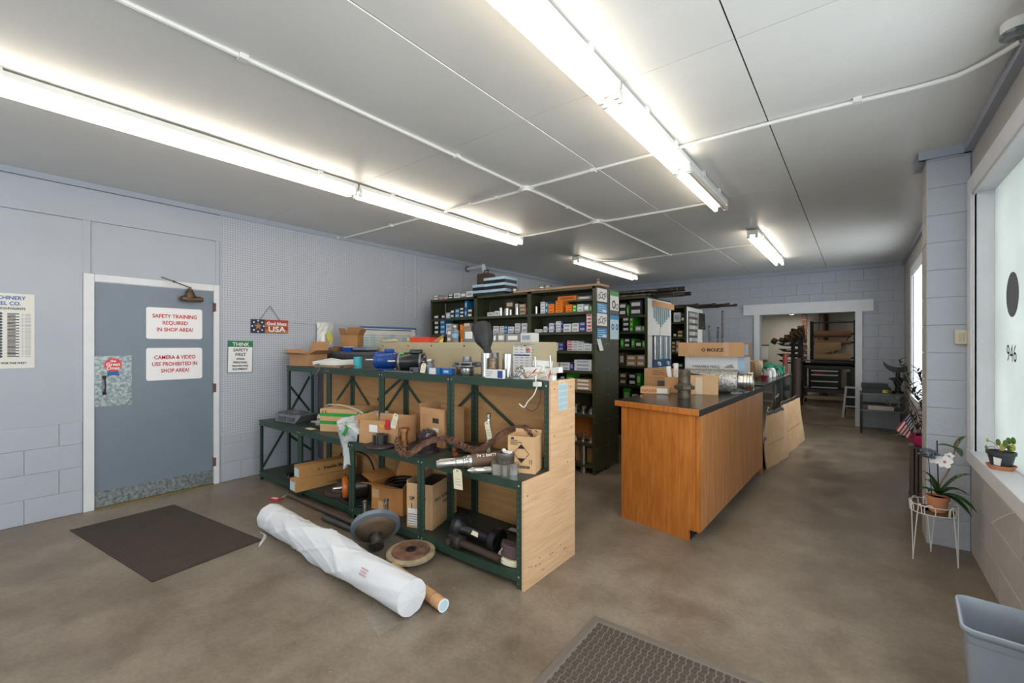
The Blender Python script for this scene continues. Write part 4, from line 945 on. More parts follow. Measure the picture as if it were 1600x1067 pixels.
# ================================================================ helpers for goods
def W(t, p): return PM[t.name] @ Vector(p)
def D(t, v): return PM[t.name].to_3x3() @ Vector(v)
def ltext(t, s, size, p, face='f', m=None, **k):
    u = {'f': (1, 0, 0), 'r': (0, 1, 0), 'l': (0, -1, 0), 'b': (-1, 0, 0)}[face]
    return text(s, size, W(t, p), D(t, u), (0, 0, 1), m or m_print, t, **k)
def lplate(t, p, w_, h_, m, name='sticker', face='f', th=.001, label=None):
    if face == 't': return quad(W(t, p), D(t, (1, 0, 0)), D(t, (0, 1, 0)), w_, h_, m, t, name, th, label)
    u = {'f': (1, 0, 0), 'r': (0, 1, 0), 'l': (0, -1, 0), 'b': (-1, 0, 0)}[face]
    return quad(W(t, p), D(t, u), (0, 0, 1), w_, h_, m, t, name, th, label)
def carton(label, cx, cy, z, w_, d_, h_, rz=0, m=None, open_=False, flaps=(), tape=True, name='cardboard_box', cat='box', group=None, tmat=None):
    m = m or m_kraft; t = thing(name, label, cat, (cx, cy, z+.001), rz, group); a, b2 = w_/2, d_/2
    if open_:
        th = .004; mb = MB().box(-a, a, -b2, b2, 0, th).box(-a, a, -b2, -b2+th, th, h_).box(-a, a, b2-th, b2, th, h_).box(-a, -a+th, -b2+th, b2-th, th, h_).box(a-th, a, -b2+th, b2-th, th, h_)
        mb.part('body', m, t, local=True, smooth=False)
        for side, ang, ln in flaps:
            s_, c_ = math.sin(math.radians(ang)), math.cos(math.radians(ang))
            if side == 'f': q = [(-a, -b2, h_), (a, -b2, h_), (a*.98, -b2-ln*s_, h_+ln*c_), (-a*.98, -b2-ln*s_, h_+ln*c_)]; n = (0, .004, 0)
            if side == 'b': q = [(-a, b2, h_), (a, b2, h_), (a*.98, b2+ln*s_, h_+ln*c_), (-a*.98, b2+ln*s_, h_+ln*c_)]; n = (0, -.004, 0)
            if side == 'l': q = [(-a, -b2, h_), (-a, b2, h_), (-a-ln*s_, b2*.98, h_+ln*c_), (-a-ln*s_, -b2*.98, h_+ln*c_)]; n = (.004, 0, .001)
            if side == 'r': q = [(a, -b2, h_), (a, b2, h_), (a+ln*s_, b2*.98, h_+ln*c_), (a+ln*s_, -b2*.98, h_+ln*c_)]; n = (-.004, 0, .001)
            MB().prism(q, n).part('flap', m, t, local=True, smooth=False)
    else:
        MB().box(-a, a, -b2, b2, 0, h_).part('body', m, t, local=True, smooth=False, bevel=.0015)
        if tape:
            MB().box(-.028, .028, -b2-.0006, b2+.0006, h_, h_+.0008).box(-.028, .028, -b2-.0009, -b2-.0002, h_-.06, h_).part('tape', tmat or m_tape, t, local=True, smooth=False)
    return t
def tag(label, p, d=(0, 0, 1), u=(1, 0, 0), L_=.105, w_=.05, m=None):
    """manila tag with reinforced eyelet; p: tip end (hole)"""
    p = Vector(p); d = Vector(d).normalized(); u = Vector(u); u = (u-d*u.dot(d)).normalized(); n = u.cross(d)
    t = thing('manila_tag', label, 'tag', p-d*L_ if d.z >= 0 else p)
    MB().prism([p-d*L_-u*w_/2, p-d*L_+u*w_/2, p-d*.014+u*w_/2, p+u*w_*.28, p-u*w_*.28, p-d*.014-u*w_/2], n*.0012).part('card', m or m_tag, t)
    MB().lathe([(.002, 0), (.006, 0), (.006, .002), (.002, .002)], base=p-d*.013-n*.0004, axis=n, n=10, closed=True).part('eyelet', m_rust, t)
    for k in range(3): quad(p-d*(L_*(.5+.14*k))-u*w_*.34, u, d, w_*.65, .003, m_tx, t, 'printed_line', th=.0024, proud=-.0006)
    return t
# small cartons on the racks: unit meshes, scaled copies
UM = {}
def unit(kind, m):
    k = (kind, m.name)
    if k not in UM:
        mb = MB()
        if kind == 'box':
            mb.box(-.5, .5, 0, 1, 0, 1)
            mb.v = [Vector(p) for p in mb.v]
        elif kind == 'lid': mb.box(-.505, .505, -.006, 1.006, .72, 1.01)
        elif kind == 'label': mb.box(-.34, .34, -.012, -.001, .25, .75)
        elif kind == 'cyl': mb.lathe([(.40, 0), (.5, 0), (.5, 1), (.40, 1), (.40, .02)], base=(0, .5, 0), n=20)
        UM[k] = mb.mesh(kind, m, kind == 'cyl')
    return UM[k]
ORD = ['first', 'second', 'third', 'fourth', 'fifth', 'sixth', 'seventh', 'eighth', 'ninth', 'tenth', 'eleventh', 'twelfth', 'thirteenth', 'fourteenth']
C_ = dict(k=('black', mat('carton_black', '#212225', .5), m_paper), w=('white', mat('carton_white', '#dedede', .6, rand=.06), mat('label_blue_grey', '#9aa6bd', .6)),
          b=('blue', mat('carton_blue', '#1f6da3', .5), mat('label_pale', '#a9cbe0', .6)), o=('orange', mat('carton_orange', '#ee8422', .55, rand=.06), mat('label_orange_dark', '#c2600e', .6)),
          t=('tan', mat('carton_tan', '#bd946c', .7, rand=.08), m_paper), n=('navy', mat('carton_navy', '#2b2f6b', .5), mat('label_lilac', '#8f92c4', .6)),
          g=('green', mat('carton_green', '#3fa22b', .5), mat('label_green', '#a4d88b', .6)), y=('grey', mat('carton_grey', '#8b8e93', .5, rand=.1), m_paper), l=('pale blue', mat('carton_paleblue', '#a9c7dc', .5), m_paper),
          r=('red and white', mat('carton_redwhite', '#dcd6d8', .6), mat('label_red', '#c84a4e', .6)), d=('dark brown', mat('carton_darkbrown', '#57402f', .7, rand=.15), mat('label_cream', '#cfc3a8', .6)))
def small(kind, x0, x1, y, z, h, dep, label, group, c, lab=True):
    cname, m, ml = C_[c] if c in C_ else (c, MATS[c], None)
    nm = 'parts_carton' if kind == 'box' else 'steel_sleeve'
    o = bpy.data.objects.new(nm, unit('box' if kind == 'box' else 'cyl', m)); COL.objects.link(o); o.location = ((x0+x1)/2, y, z); o.scale = (abs(x1-x0)*.97, dep, h)
    _props(o, label, 'box' if kind == 'box' else 'sleeve', group, None)
    if kind == 'box' and lab:
        q = bpy.data.objects.new('end_label', unit('label', ml)); COL.objects.link(q); q.parent = o
    return o
def row(items, Y, z, where, group, dep=.16, inset=.03):
    """items: (x0, x1, total height, count stacked, colour)"""
    for i, (x0, x1, H, n, c) in enumerate(items):
        if n < 0:
            small('cyl', x0, x1, Y+inset, z+.001, H, abs(x1-x0), 'round steel sleeve, %s item from left on %s' % (ORD[i], where), group+' (round)', 'machined_steel'); continue
        for k in range(n):
            h = H/n; cn = C_[c][0]
            lb = '%s carton, %s from left on %s' % (cn, ORD[i], where)
            if n > 1: lb = '%s carton, %s up in %s stack of %s' % (cn, ORD[k], ORD[i], where)
            small('box', x0, x1, Y+inset+.004*(k % 2), z+.001+k*h, h*.975, dep, lb, group, c)
y1 = R1Y
# rack one, bay by bay (x0, x1, height, stack, colour)
row([(-5.066, -4.943, 0.063, 1, 'k'), (-4.901, -4.81, 0.061, 1, 'k'), (-4.796, -4.716, 0.086, 1, 'l'), (-4.708, -4.623, 0.128, 2, 'k'), (-4.61, -4.523, 0.133, 2, 'b'), (-4.516, -4.43, 0.151, 3, 'k')], y1, 1.865, 'top shelf of left bay', 'cartons on the front rack')
row([(-4.418, -4.374, 0.238, 2, 'b'), (-4.365, -4.263, 0.125, 2, 'k')], y1, 1.865, 'top shelf of left bay, right end', 'cartons on the front rack')
row([(-5.057, -4.947, 0.21, 3, 'k'), (-4.926, -4.815, 0.216, 3, 'b'), (-4.796, -4.702, 0.155, 2, 'w'), (-4.513, -4.456, 0.138, 1, 'o'), (-4.43, -4.318, 0.153, 1, 'w')], y1, 1.633, 'second shelf of left bay', 'cartons on the front rack')
row([(-3.99, -3.885, 0.054, 1, 'w'), (-3.862, -3.78, 0.066, 1, 'w'), (-3.797, -3.742, 0.107, -1, 's')], y1, 1.865, 'top shelf of middle bay', 'cartons on the front rack')
row([(-3.709, -3.633, 0.093, -1, 's'), (-3.617, -3.579, 0.073, -1, 's'), (-3.532, -3.469, 0.101, -1, 's')], y1, 1.865, 'top shelf of middle bay, right half', 'cartons on the front rack')
row([(-3.79, -3.642, 0.209, 2, 'd'), (-3.631, -3.561, 0.185, 2, 'k'), (-3.556, -3.44, 0.154, 3, 't')], y1+.14, 1.865, 'back of top shelf of middle bay', 'cartons on the front rack', dep=.12)
row([(-4.148, -4.089, 0.081, 1, 'w'), (-3.887, -3.791, 0.097, 2, 'w'), (-3.769, -3.703, 0.094, 3, 'w'), (-3.692, -3.646, 0.096, 2, 'b'), (-3.633, -3.537, 0.082, 2, 'w'), (-3.513, -3.44, 0.121, 3, 'w'), (-3.407, -3.321, 0.121, 2, 'w')], y1, 1.633, 'second shelf of middle bay', 'cartons on the front rack')
row([(-3.207, -3.168, 0.093, -1, 's'), (-3.115, -3.051, 0.144, 4, 'w'), (-3.043, -3.007, 0.14, 2, 'b'), (-3.001, -2.919, 0.113, 3, 'o'), (-2.894, -2.799, 0.145, 5, 'o'), (-2.754, -2.667, 0.091, 3, 'o'), (-2.658, -2.607, 0.08, 2, 'g'), (-2.594, -2.518, 0.087, 2, 'w'), (-2.511, -2.439, 0.082, 1, 'y'), (-2.432, -2.406, 0.061, 1, 'g')], y1, 1.865, 'top shelf of right bay', 'cartons on the front rack')
row([(-3.202, -3.158, 0.04, 1, 'w'), (-3.148, -3.098, 0.039, 1, 'w'), (-3.067, -3.019, 0.073, 1, 'w'), (-3.015, -2.996, 0.08, 1, 'n'), (-2.988, -2.924, 0.11, 2, 'w'), (-2.92, -2.898, 0.093, 1, 'n'), (-2.889, -2.823, 0.13, 4, 'w'), (-2.82, -2.795, 0.128, 2, 'n'), (-2.786, -2.684, 0.096, 2, 'w'), (-2.665, -2.577, 0.1, 2, 'w'), (-2.572, -2.484, 0.116, 2, 'n'), (-2.474, -2.403, 0.205, 5, 'r')], y1, 1.633, 'second shelf of right bay', 'cartons on the front rack')
row([(-3.202, -3.1, 0.071, 1, 'w'), (-3.095, -3.034, 0.091, 2, 'n'), (-3.015, -2.931, 0.079, 2, 'r'), (-2.926, -2.858, 0.094, 2, 'w'), (-2.849, -2.781, 0.09, 2, 'n'), (-2.731, -2.658, 0.117, 4, 'r'), (-2.654, -2.585, 0.113, 4, 'w'), (-2.582, -2.522, 0.097, 3, 'w'), (-2.515, -2.406, 0.082, 2, 'w')], y1, 1.409, 'third shelf of right bay', 'cartons on the front rack')
row([(-3.173, -3.071, 0.079, 2, 'r'), (-3.067, -2.968, 0.077, 1, 'y'), (-2.959, -2.858, 0.084, 2, 'r'), (-2.832, -2.697, 0.087, 2, 'w'), (-2.693, -2.645, 0.094, 1, 'n'), (-2.637, -2.406, 0.127, 3, 'w')], y1, 1.178, 'fourth shelf of right bay', 'cartons on the front rack')
row([(-2.892, -2.819, 0.184, 1, 'k'), (-2.801, -2.703, 0.18, 1, 'g')], y1+.1, .954, 'back of fifth shelf of right bay', 'cartons on the front rack')
row([(-2.628, -2.41, 0.128, 3, 't')], y1, .954, 'fifth shelf of right bay', 'cartons on the front rack', dep=.22)
# half shelf in the top of the right bay with two long boxes
MB().box(RXE-.7, RXE-.005, y1+.15, y1+.30, 2.018-.02, 2.018).part('half_shelf', m_olive, rack1, smooth=False)
row([(-2.946, -2.675, 0.058, 1, 'o'), (-2.67, -2.469, 0.042, 1, 'y')], y1+.125, 2.018, 'raised half shelf of right bay', 'cartons on the front rack', dep=.12)
for k, (zz_, py_) in enumerate(((1.50, 0), (1.29, 0), (1.07, 0))):
    row([(RXE-.52, RXE-.42, .07, 1, 'd' if k else 'g'), (RXE-.40, RXE-.30, .09, 1, 'k'), (RXE-.28, RXE-.16, .06, 1, 'd'), (RXE-.14, RXE-.05, .08, 1, 'k')], y1+.17, (1.633, 1.409, 1.178)[k], 'back of %s shelf of right bay' % ('second', 'third', 'fourth')[k], 'cartons on the front rack', dep=.08)
# lower shelves, steel discs and loose fittings
random.seed(11)
for q, (zz_, nm, n_) in enumerate(((.678, 'sixth', 9), (.349, 'seventh', 11))):
    for k in range(n_):
        x_ = RXE-.08-.028*k*1.2; r_ = .028+.018*random.random(); h_ = .02+.035*random.random()
        t = thing('steel_fitting', 'loose bright steel fitting, %s from right on %s shelf of right bay' % (ORD[k], nm), 'fitting', (x_, y1+.06+.07*(k % 3), zz_+.001), group='loose steel fittings on the lower rack shelves')
        MB().lathe([(r_*.5, 0), (r_, 0), (r_, h_*.4), (r_*.7, h_*.5), (r_*.7, h_*1.5), (r_*.5, h_*1.5)], base=(0, 0, 0), n=14, closed=True).part('flange', m_steel, t, local=True)
        MB().cyl((r_*.2, 0, h_*1.5), (r_*.9, .01, h_*1.7), .006, n=8).part('bolt', m_steel2, t, local=True)
BX(RXE-.42, RXE-.06, y1+.2, y1+.22, .70-.345, .655).solo('wood_board', mat('amber_board', '#b0672a', .5), 'amber wooden board upright at back of seventh rack shelf', 'board')
t = thing('steel_pipe', 'bright steel pipe standing on floor under the rack', 'pipe', (-2.512, 4.612-.02, 0))
MB().lathe([(.03, 0), (.0365, 0), (.0365, .315), (.03, .315)], base=(0, 0, 0), closed=True).part('pipe', m_steel, t, local=True)
carton('dark brown carton on floor under right bay of front rack', RXE-.20, y1+.2, .10, .22, .18, .18, m=m_kraftd)
carton('dark brown carton under right bay, left of the other', RXE-.50, y1+.2, .10, .26, .18, .2, m=m_kraftd)
# on top of rack one
row([(-5.071, -4.959, 0.077, 2, 'y'), (-4.917, -4.794, 0.033, 1, 'r'), (-4.753, -4.647, 0.074, 2, 'k'), (-4.636, -4.52, 0.071, 1, 'w'), (-4.504, -4.39, 0.075, 1, 'y'), (-4.384, -4.254, 0.084, 1, 'w')], y1, R1T, 'top of the front rack', 'cartons on the front rack')
m_palelid = mat('tray_pale_blue', '#a8c4dc', .4)
for nm, xa, xb, n_, zt_, yy in (('left', -4.26, -4.062, 2, 2.314, 0), ('right', -4.05, -3.683, 3, 2.391, 0)):
    hh = (zt_-R1T)/n_
    for k in range(n_):
        t = thing('sorting_tray', 'pale blue lidded black tray, %s up in %s stack on rack' % (ORD[k], nm), 'tray', ((xa+xb)/2, y1+.16, R1T+.001+k*hh), group='pale blue trays on top of the rack')
        MB().box(xa, xb, y1+.03, y1+.29, R1T+.001+k*hh, R1T+(k+.5)*hh).part('base', m_blackp, t)
        MB().box(xa-.004, xb+.004, y1+.025, y1+.295, R1T+(k+.52)*hh, R1T+(k+.97)*hh).part('lid', m_palelid, t, bevel=.004)
xa, xb, zt_ = -4.47, -4.231, 2.531
t = thing('old_case', 'dark brown old case with handle on top of rack', 'case', ((xa+xb)/2, 4.95, R1T+.001))
MB().prism([(xa, 4.9, R1T+.001), (xb, 4.9, R1T+.001), (xb, 4.9, zt_-.03), (xb-.03, 4.9, zt_), (xa+.02, 4.9, zt_), (xa, 4.9, zt_-.02)], (0, .15, 0)).part('body', mat('case_brown', '#4c3a32', .7), t, bevel=.006)
MB().tube([((xa+xb)/2-.03, 4.97, zt_-.005), ((xa+xb)/2-.03, 4.97, zt_+.05), ((xa+xb)/2+.04, 4.97, zt_+.05), ((xa+xb)/2+.04, 4.97, zt_-.005)], .01, 8).part('handle', m_darkiron, t)
t = thing('wooden_board', 'long thin wooden board laid along the rack top', 'board', (-2.898, 4.66, R1T+.001))
xb = RXE+.05
MB().box(-3.526, xb, 4.57, 4.82, R1T+.001, R1T+.024).part('board', mat('board_tan', '#b8936f', .7, col2='#9d7a58', vscale=4, stretch=(.4, 4, 4)), t)
MB().lathe([(.02, 0), (.02, .03), (.012, .035), (.022, .05), (.015, .065), (0, .07)], base=(RXE-.01, 4.66, R1T+.025), n=14).part('end_knob', mat('dull_brass', '#a08a70', .4, metal=.5), t, label='dull brass end knob')
for k, (px0, px1) in enumerate(((0, 0), (1, 0), (2, 0))):
    xs_ = (-3.619, -3.177, -3.09)[k]
    t = thing('steel_coil', 'short steel ring standing on rack top, %s from left' % ORD[k], 'ring', (xs_, 4.72, R1T+.025))
    MB().lathe([(.03, 0), (.045, 0), (.045, .055), (.03, .055)], base=(0, 0, 0), n=20, closed=True).part('ring', m_steel2, t, local=True)
    MB().lathe([(.046, .02), (.05, .025), (.05, .03), (.046, .035)], base=(0, 0, 0), n=20, closed=True).part('band', m_steel, t, local=True)
# pipe with elbow near the ceiling on the left wall
t = thing('wall_pipe', 'white elbow pipe stub sticking out of the pegboard near ceiling', 'pipe', (-5.3, 5.35, 2.62))
pz = 2.823
pA = (-5.39, 5.66, 2.799); pB = (-4.83, 5.45, 2.76)
MB().tube([pA, pB], .028, 12).part('pipe', m_cond, t); MB().ball(pB, .042, 12).cyl((pB[0], pB[1], pB[2]), (pB[0]+.02, pB[1]+.0, pB[2]-.10), .036, n=12).part('elbow', m_cond, t)
MB().lathe([(.05, 0), (.055, .01), (.03, .02)], base=pA, axis=(1, 0, 0), n=14).part('escutcheon', m_dgrey, t)
# rack two goods
y2 = R2Y
row([(-2.79, -2.666, 0.192, 2, 'k'), (-2.661, -2.631, 0.159, 1, 'g'), (-2.625, -2.429, 0.213, 2, 'k')], y2, 1.904, 'top shelf of middle rack', 'cartons on the middle rack', dep=.3)
row([(-2.735, -2.621, 0.217, 3, 'k'), (-2.618, -2.568, 0.209, 3, 'g'), (-2.539, -2.438, 0.081, 1, 'y'), (-2.429, -2.401, 0.079, 1, 'g')], y2, 1.67, 'second shelf of middle rack', 'cartons on the middle rack', dep=.3)
row([(-2.76, -2.71, 0.131, 1, 'g'), (-2.705, -2.611, 0.14, 2, 'k'), (-2.592, -2.543, 0.129, 1, 'g'), (-2.536, -2.434, 0.092, 1, 'k'), (-2.429, -2.391, 0.101, 1, 'g')], y2, 1.438, 'third shelf of middle rack', 'cartons on the middle rack', dep=.3)
row([(-2.78, -2.7, 0.196, 1, 'd'), (-2.672, -2.519, 0.156, 2, 't'), (-2.513, -2.391, 0.163, 2, 't')], y2, 1.17, 'fourth shelf of middle rack', 'cartons on the middle rack', dep=.3)
row([(-2.78, -2.666, 0.178, 2, 'd'), (-2.641, -2.519, 0.174, 2, 'k'), (-2.515, -2.453, 0.178, 1, 'g')], y2, .892, 'fifth shelf of middle rack', 'cartons on the middle rack', dep=.3)
row([(-2.72, -2.611, 0.227, 1, 'g'), (-2.602, -2.476, 0.198, 1, 'k')], y2, .62, 'sixth shelf of middle rack', 'cartons on the middle rack', dep=.3)
row([(-2.575, -2.453, 0.172, 1, 'w'), (-2.447, -2.387, 0.101, 1, 'k')], R3Y, 1.877, 'top shelf of furthest rack', 'cartons on the furthest rack', dep=.3)
row([(-2.586, -2.519, 0.081, 1, 'k'), (-2.514, -2.409, 0.125, 2, 'd')], R3Y, 1.607, 'second shelf of furthest rack', 'cartons on the furthest rack', dep=.3)
row([(-2.609, -2.542, 0.203, 3, 'd'), (-2.536, -2.464, 0.214, 2, 't'), (-2.453, -2.387, 0.191, 3, 'd')], R3Y, 1.338, 'third shelf of furthest rack', 'cartons on the furthest rack', dep=.3)
row([(-2.609, -2.519, 0.096, 1, 'k'), (-2.508, -2.409, 0.087, 1, 'k')], R3Y, 1.07, 'fourth shelf of furthest rack', 'cartons on the furthest rack', dep=.3)
# bar stock on top of racks two and three
random.seed(5)
zb = R2T+.002
for k in range(9):
    a0 = (-3.6+.1*k, y2+.10+.055*k, zb+.028+.0*k); r_ = .022+.006*(k % 3); lay = 0 if k < 6 else 1
    yy = y2+.08+.07*(k if lay == 0 else k-5.5); zz_ = zb+r_+(.055 if lay else 0); xe_ = RXE+(.02, .06, .30, .42, .50, .38, .1, .36, .45)[k]
    t = thing('steel_bar', 'long dark steel bar on middle rack top, %s of the bundle counting rearward' % ORD[k], 'bar', (-2.9, yy, zb), group='steel bars on top of the racks')
    MB().cyl((-3.9, yy, zz_), (xe_, yy, zz_), r_, n=10).part('bar', m_darkiron if k % 3 else m_steel2, t); MB().cyl((xe_, yy, zz_), (xe_+.004, yy, zz_), r_*.8, n=10).part('cut_end', m_steel2, t)
zb = R3T+.002
for k in range(6):
    yy = R3Y+.2+.12*k; xe_ = RXE+(.1, .35, .55, .45, .62, .3)[k]
    t = thing('steel_bar', 'dark bar on furthest rack top, %s of the bundle counting rearward' % ORD[k], 'bar', (-2.4, yy, zb), group='steel bars on top of the racks')
    MB().cyl((-3.3, yy, zb+.022), (xe_, yy, zb+.022), .02, n=10).part('bar', m_darkiron, t); MB().box(xe_, xe_+.05, yy-.02, yy+.02, zb+.002, zb+.05).part('bracket', m_darkiron, t)
# thin rods standing behind the racks
for k, (px0, py0, px1, py1) in enumerate(((0,)*4,)*3):
    pa, pb = ((((-2.176, 8.9, 1.604)), ((-2.21, 8.9, 1.822))), (((-2.075, 8.9, 1.639)), ((-2.053, 8.9, 1.794))), (((-1.992, 8.9, 1.65)), ((-1.975, 8.9, 2.089))))[k]
    t = thing('thin_rod', 'thin rod standing behind the long kraft box, %s from left' % ORD[k], 'rod', (pa[0], pa[1], .9))
    MB().cyl((pa[0]-(pb[0]-pa[0])*.6, pa[1], .0), pb, .018, n=8).part('rod', m_steel2, t); MB().ball(pb, .02, 8).part('tip', m_darkiron, t)
    t.location.z = 0; PM[t.name] = Matrix.Translation((pa[0], pa[1], 0))
    for ch in t.children: ch.location.z = .9
# ================================================================ goods on the stepped shelving: top deck
T = ZT+.001; M_ = ZM+.001; L_ = ZL+.001
m_alucast = mat('cast_aluminium', '#8c9093', .45, metal=.7, var=.15, vscale=20, bump=.2, bscale=50)
m_bmotor = mat('motor_blue', '#1b4592', .3); m_bmotor2 = mat('motor_black', '#1c1d20', .28); m_shaft = m_steel
carton('open kraft carton with spread flaps at left end of top shelf', -4.98, 2.60, ZT, .34, .24, .13, .12, open_=True, flaps=(('b', 15, .15), ('l', 65, .13), ('f', 80, .12), ('r', 70, .14)), m=m_kraft)
# flat white box and papers
t = thing('document_box', 'crushed white flat box on heap of papers and straps', 'box', (-4.40, 2.56, T), .1)
MB().box(-.20, .20, -.12, .12, .012, .03).box(-.16, .21, -.10, .12, 0, .012).part('papers', mat('brown_papers', '#a58d75', .8), t, local=True)
MB().prism([(-.17, -.12, .03), (.21, -.10, .03), (.21, -.10, .085), (.0, -.11, .065), (-.17, -.12, .055)], (0, .2, 0)).part('box_body', m_paper, t, local=True, smooth=False)
MB().prism([(-.17, -.12, .055), (0, -.11, .065), (.02, .10, .075), (-.14, .10, .09)], (-.02, 0, .004)).part('flap', m_paper, t, local=True, smooth=False)
MB().tube(smoothpath([(-.1, -.13, .03), (.0, -.16, .04), (.05, -.19, .0), (.03, -.22, -.07), (-.02, -.21, -.10)], 4), .005, 6).tube(smoothpath([(-.05, -.13, .03), (-.02, -.18, .0), (-.05, -.21, -.08)], 4), .004, 6).part('loose_strap', m_dgrey, t, local=True)
t = thing('tape_roll', 'turquoise roll standing on end between papers and blue motor', 'roll', (-4.03, 2.62, T))
MB().lathe([(.02, 0), (.042, 0), (.042, .115), (.02, .115)], base=(0, 0, 0), closed=True).part('roll', mat('turquoise', '#3fb0bf', .5), t, local=True)
MB().lathe([(.016, -.0), (.021, -.0), (.021, .118), (.016, .118)], base=(0, 0, 0), closed=True).part('core', m_kraftd, t, local=True)
def stick(label, p0, p1, r, m=m_rust):
    t = thing('metal_bracket', label, 'bracket', p0); MB().bar(p0, p1, .03, .012).part('bar', m, t); MB().lathe([(0, 0), (.018, 0), (.018, .02), (0, .02)], base=p0, n=12).part('eye', m_darkiron, t)
stick('small rusty bracket lying before the turquoise roll', (-4.12, 2.50, T), (-3.93, 2.53, T+.03), .01)
def motor(label, x, y, L2, r, m, yaw, boxm, green_=False):
    t = thing('electric_motor', label, 'motor', (x, y, T), yaw); zc = r+.012
    MB().lathe([(.03, -L2/2-.012), (r*.9, -L2/2), (r, -L2/2+.02), (r, L2/2-.02), (r*.9, L2/2), (.03, L2/2+.012)], base=(0, 0, zc), axis=(1, 0, 0), n=32).part('body', m, t, local=True)
    MB().lathe([(r*1.0, 0), (r*1.04, .004), (r*1.04, .014), (r, .018)], base=(-L2/2+.02, 0, zc), axis=(1, 0, 0), n=32).lathe([(r*1.0, 0), (r*1.04, .004), (r*1.04, .014), (r, .018)], base=(L2/2-.04, 0, zc), axis=(1, 0, 0), n=32).part('end_bell', m_alucast if not green_ else m, t, local=True)
    MB().cyl((-L2/2-.085, 0, zc), (-L2/2, 0, zc), .010, n=14).part('shaft', m_shaft, t, local=True)
    MB().box(-L2*.02, L2*.42, -.05, .02, zc+r*.80, zc+r*1.32).part('capacitor_cover', boxm, t, local=True, bevel=.014)
    MB().box(-L2*.35, L2*.35, -r*.7, r*.7, 0, .014).part('foot', m, t, local=True, bevel=.003)
    for a in range(8): MB().box(L2/2-.002, L2/2+.006, r*.72*math.cos(a*PI/4)-.006, r*.72*math.cos(a*PI/4)+.006, zc+r*.72*math.sin(a*PI/4)-.006, zc+r*.72*math.sin(a*PI/4)+.006).part('bolt', m_steel, t, local=True)
    return t
motor('glossy blue electric motor on top shelf, left of black motor', -3.57, 2.62, .20, .082, m_bmotor, 0.75, m_bmotor, True)
t = motor('glossy black electric motor on top shelf', -3.15, 2.585, .25, .080, m_bmotor2, 0.62, m_bmotor2)
quad(W(t, (-.09, -.055, .155)), D(t, (1, 0, 0)), D(t, (0, .6, 1)), .04, .02, m_pg, t, 'label')
MB().box(-3.40, -3.0, 2.475, 2.49, T, T+.008).solo('flat_bar', m_steel, 'thin bright flat bar lying in front of black motor', 'bar')
t = thing('hex_fitting', 'steel hex bolt head on grey socket behind manila tag', 'fitting', (-2.95, 2.63, T))
MB().lathe([(.038, 0), (.038, .07), (.03, .075), (.03, .085)], base=(0, 0, 0), n=20).part('socket', m_alucast, t, local=True); MB().lathe([(.036, .085), (.038, .09), (.038, .112), (.03, .115)], base=(0, 0, 0), n=6).part('hex', m_steel, t, local=True)
t = thing('grey_block', 'dark grey round-cornered block beside black motor', 'block', (-2.99, 2.50, T)); MB().box(-.055, .05, -.02, .03, 0, .045).part('block', m_dgrey, t, local=True, bevel=.006); MB().cyl((-.02, -.021, .022), (-.02, -.024, .022), .012, n=12).part('bore', m_gap, t, local=True)
tag('manila tag leaning on top shelf left of the blue boxes', (-2.86, 2.485, T+.085), d=(0, .25, 1), u=(1, .1, 0), L_=.08, w_=.055)
t = carton('blue and white small box on top shelf beside manila tag', -2.735, 2.50, ZT, .13, .05, .052, .05, m=C_['b'][1], tape=False, name='parts_box'); lplate(t, (-.05, -.0255, .0), .075, .05, C_['w'][1], 'label')
t = carton('small blue rounded box on top shelf right of white label', -2.60, 2.515, ZT, .10, .05, .05, .1, m=mat('strong_blue', '#1e5fb4', .4), tape=False, name='parts_box'); lplate(t, (-.03, -.0255, .015), .05, .02, m_palelid, 'label')
# impeller
t = thing('impeller', 'grey vaned impeller resting on a steel hub, top shelf', 'impeller', (-2.44, 2.56, T))
MB().lathe([(.05, 0), (.055, .01), (.055, .055), (.04, .06)], base=(0, 0, 0), n=24).part('hub', m_steel, t, local=True)
MB().lathe([(.04, .06), (.115, .068), (.118, .074), (.115, .08), (.05, .084)], base=(0, 0, 0), n=32).lathe([(.04, .092), (.10, .098), (.10, .104), (.04, .108)], base=(0, 0, 0), n=32).part('shroud', m_alucast, t, local=True)
for a in range(8):
    c_, s_ = math.cos(a*PI/4), math.sin(a*PI/4)
    MB().bar((c_*.045, s_*.045, .088), (c_*.11-s_*.03, s_*.11+c_*.03, .088), .008, .022).part('vane', m_alucast, t, local=True)
MB().lathe([(.035, .108), (.038, .115), (.034, .145), (.02, .147)], base=(0, 0, 0), n=20).part('boss', m_alucast, t, local=True)
t = thing('bronze_ring', 'small bronze bearing ring behind the impeller', 'ring', (-2.60, 2.66, T)); MB().lathe([(.03, 0), (.045, 0), (.045, .085), (.03, .085)], base=(0, 0, 0), closed=True).part('ring', mat('bronze_bright', '#b98a58', .35, metal=.8), t, local=True); MB().lathe([(.046, .06), (.055, .062), (.055, .085), (.046, .085)], base=(0, 0, 0), closed=True).part('flange', MATS['bronze_bright'], t, local=True)
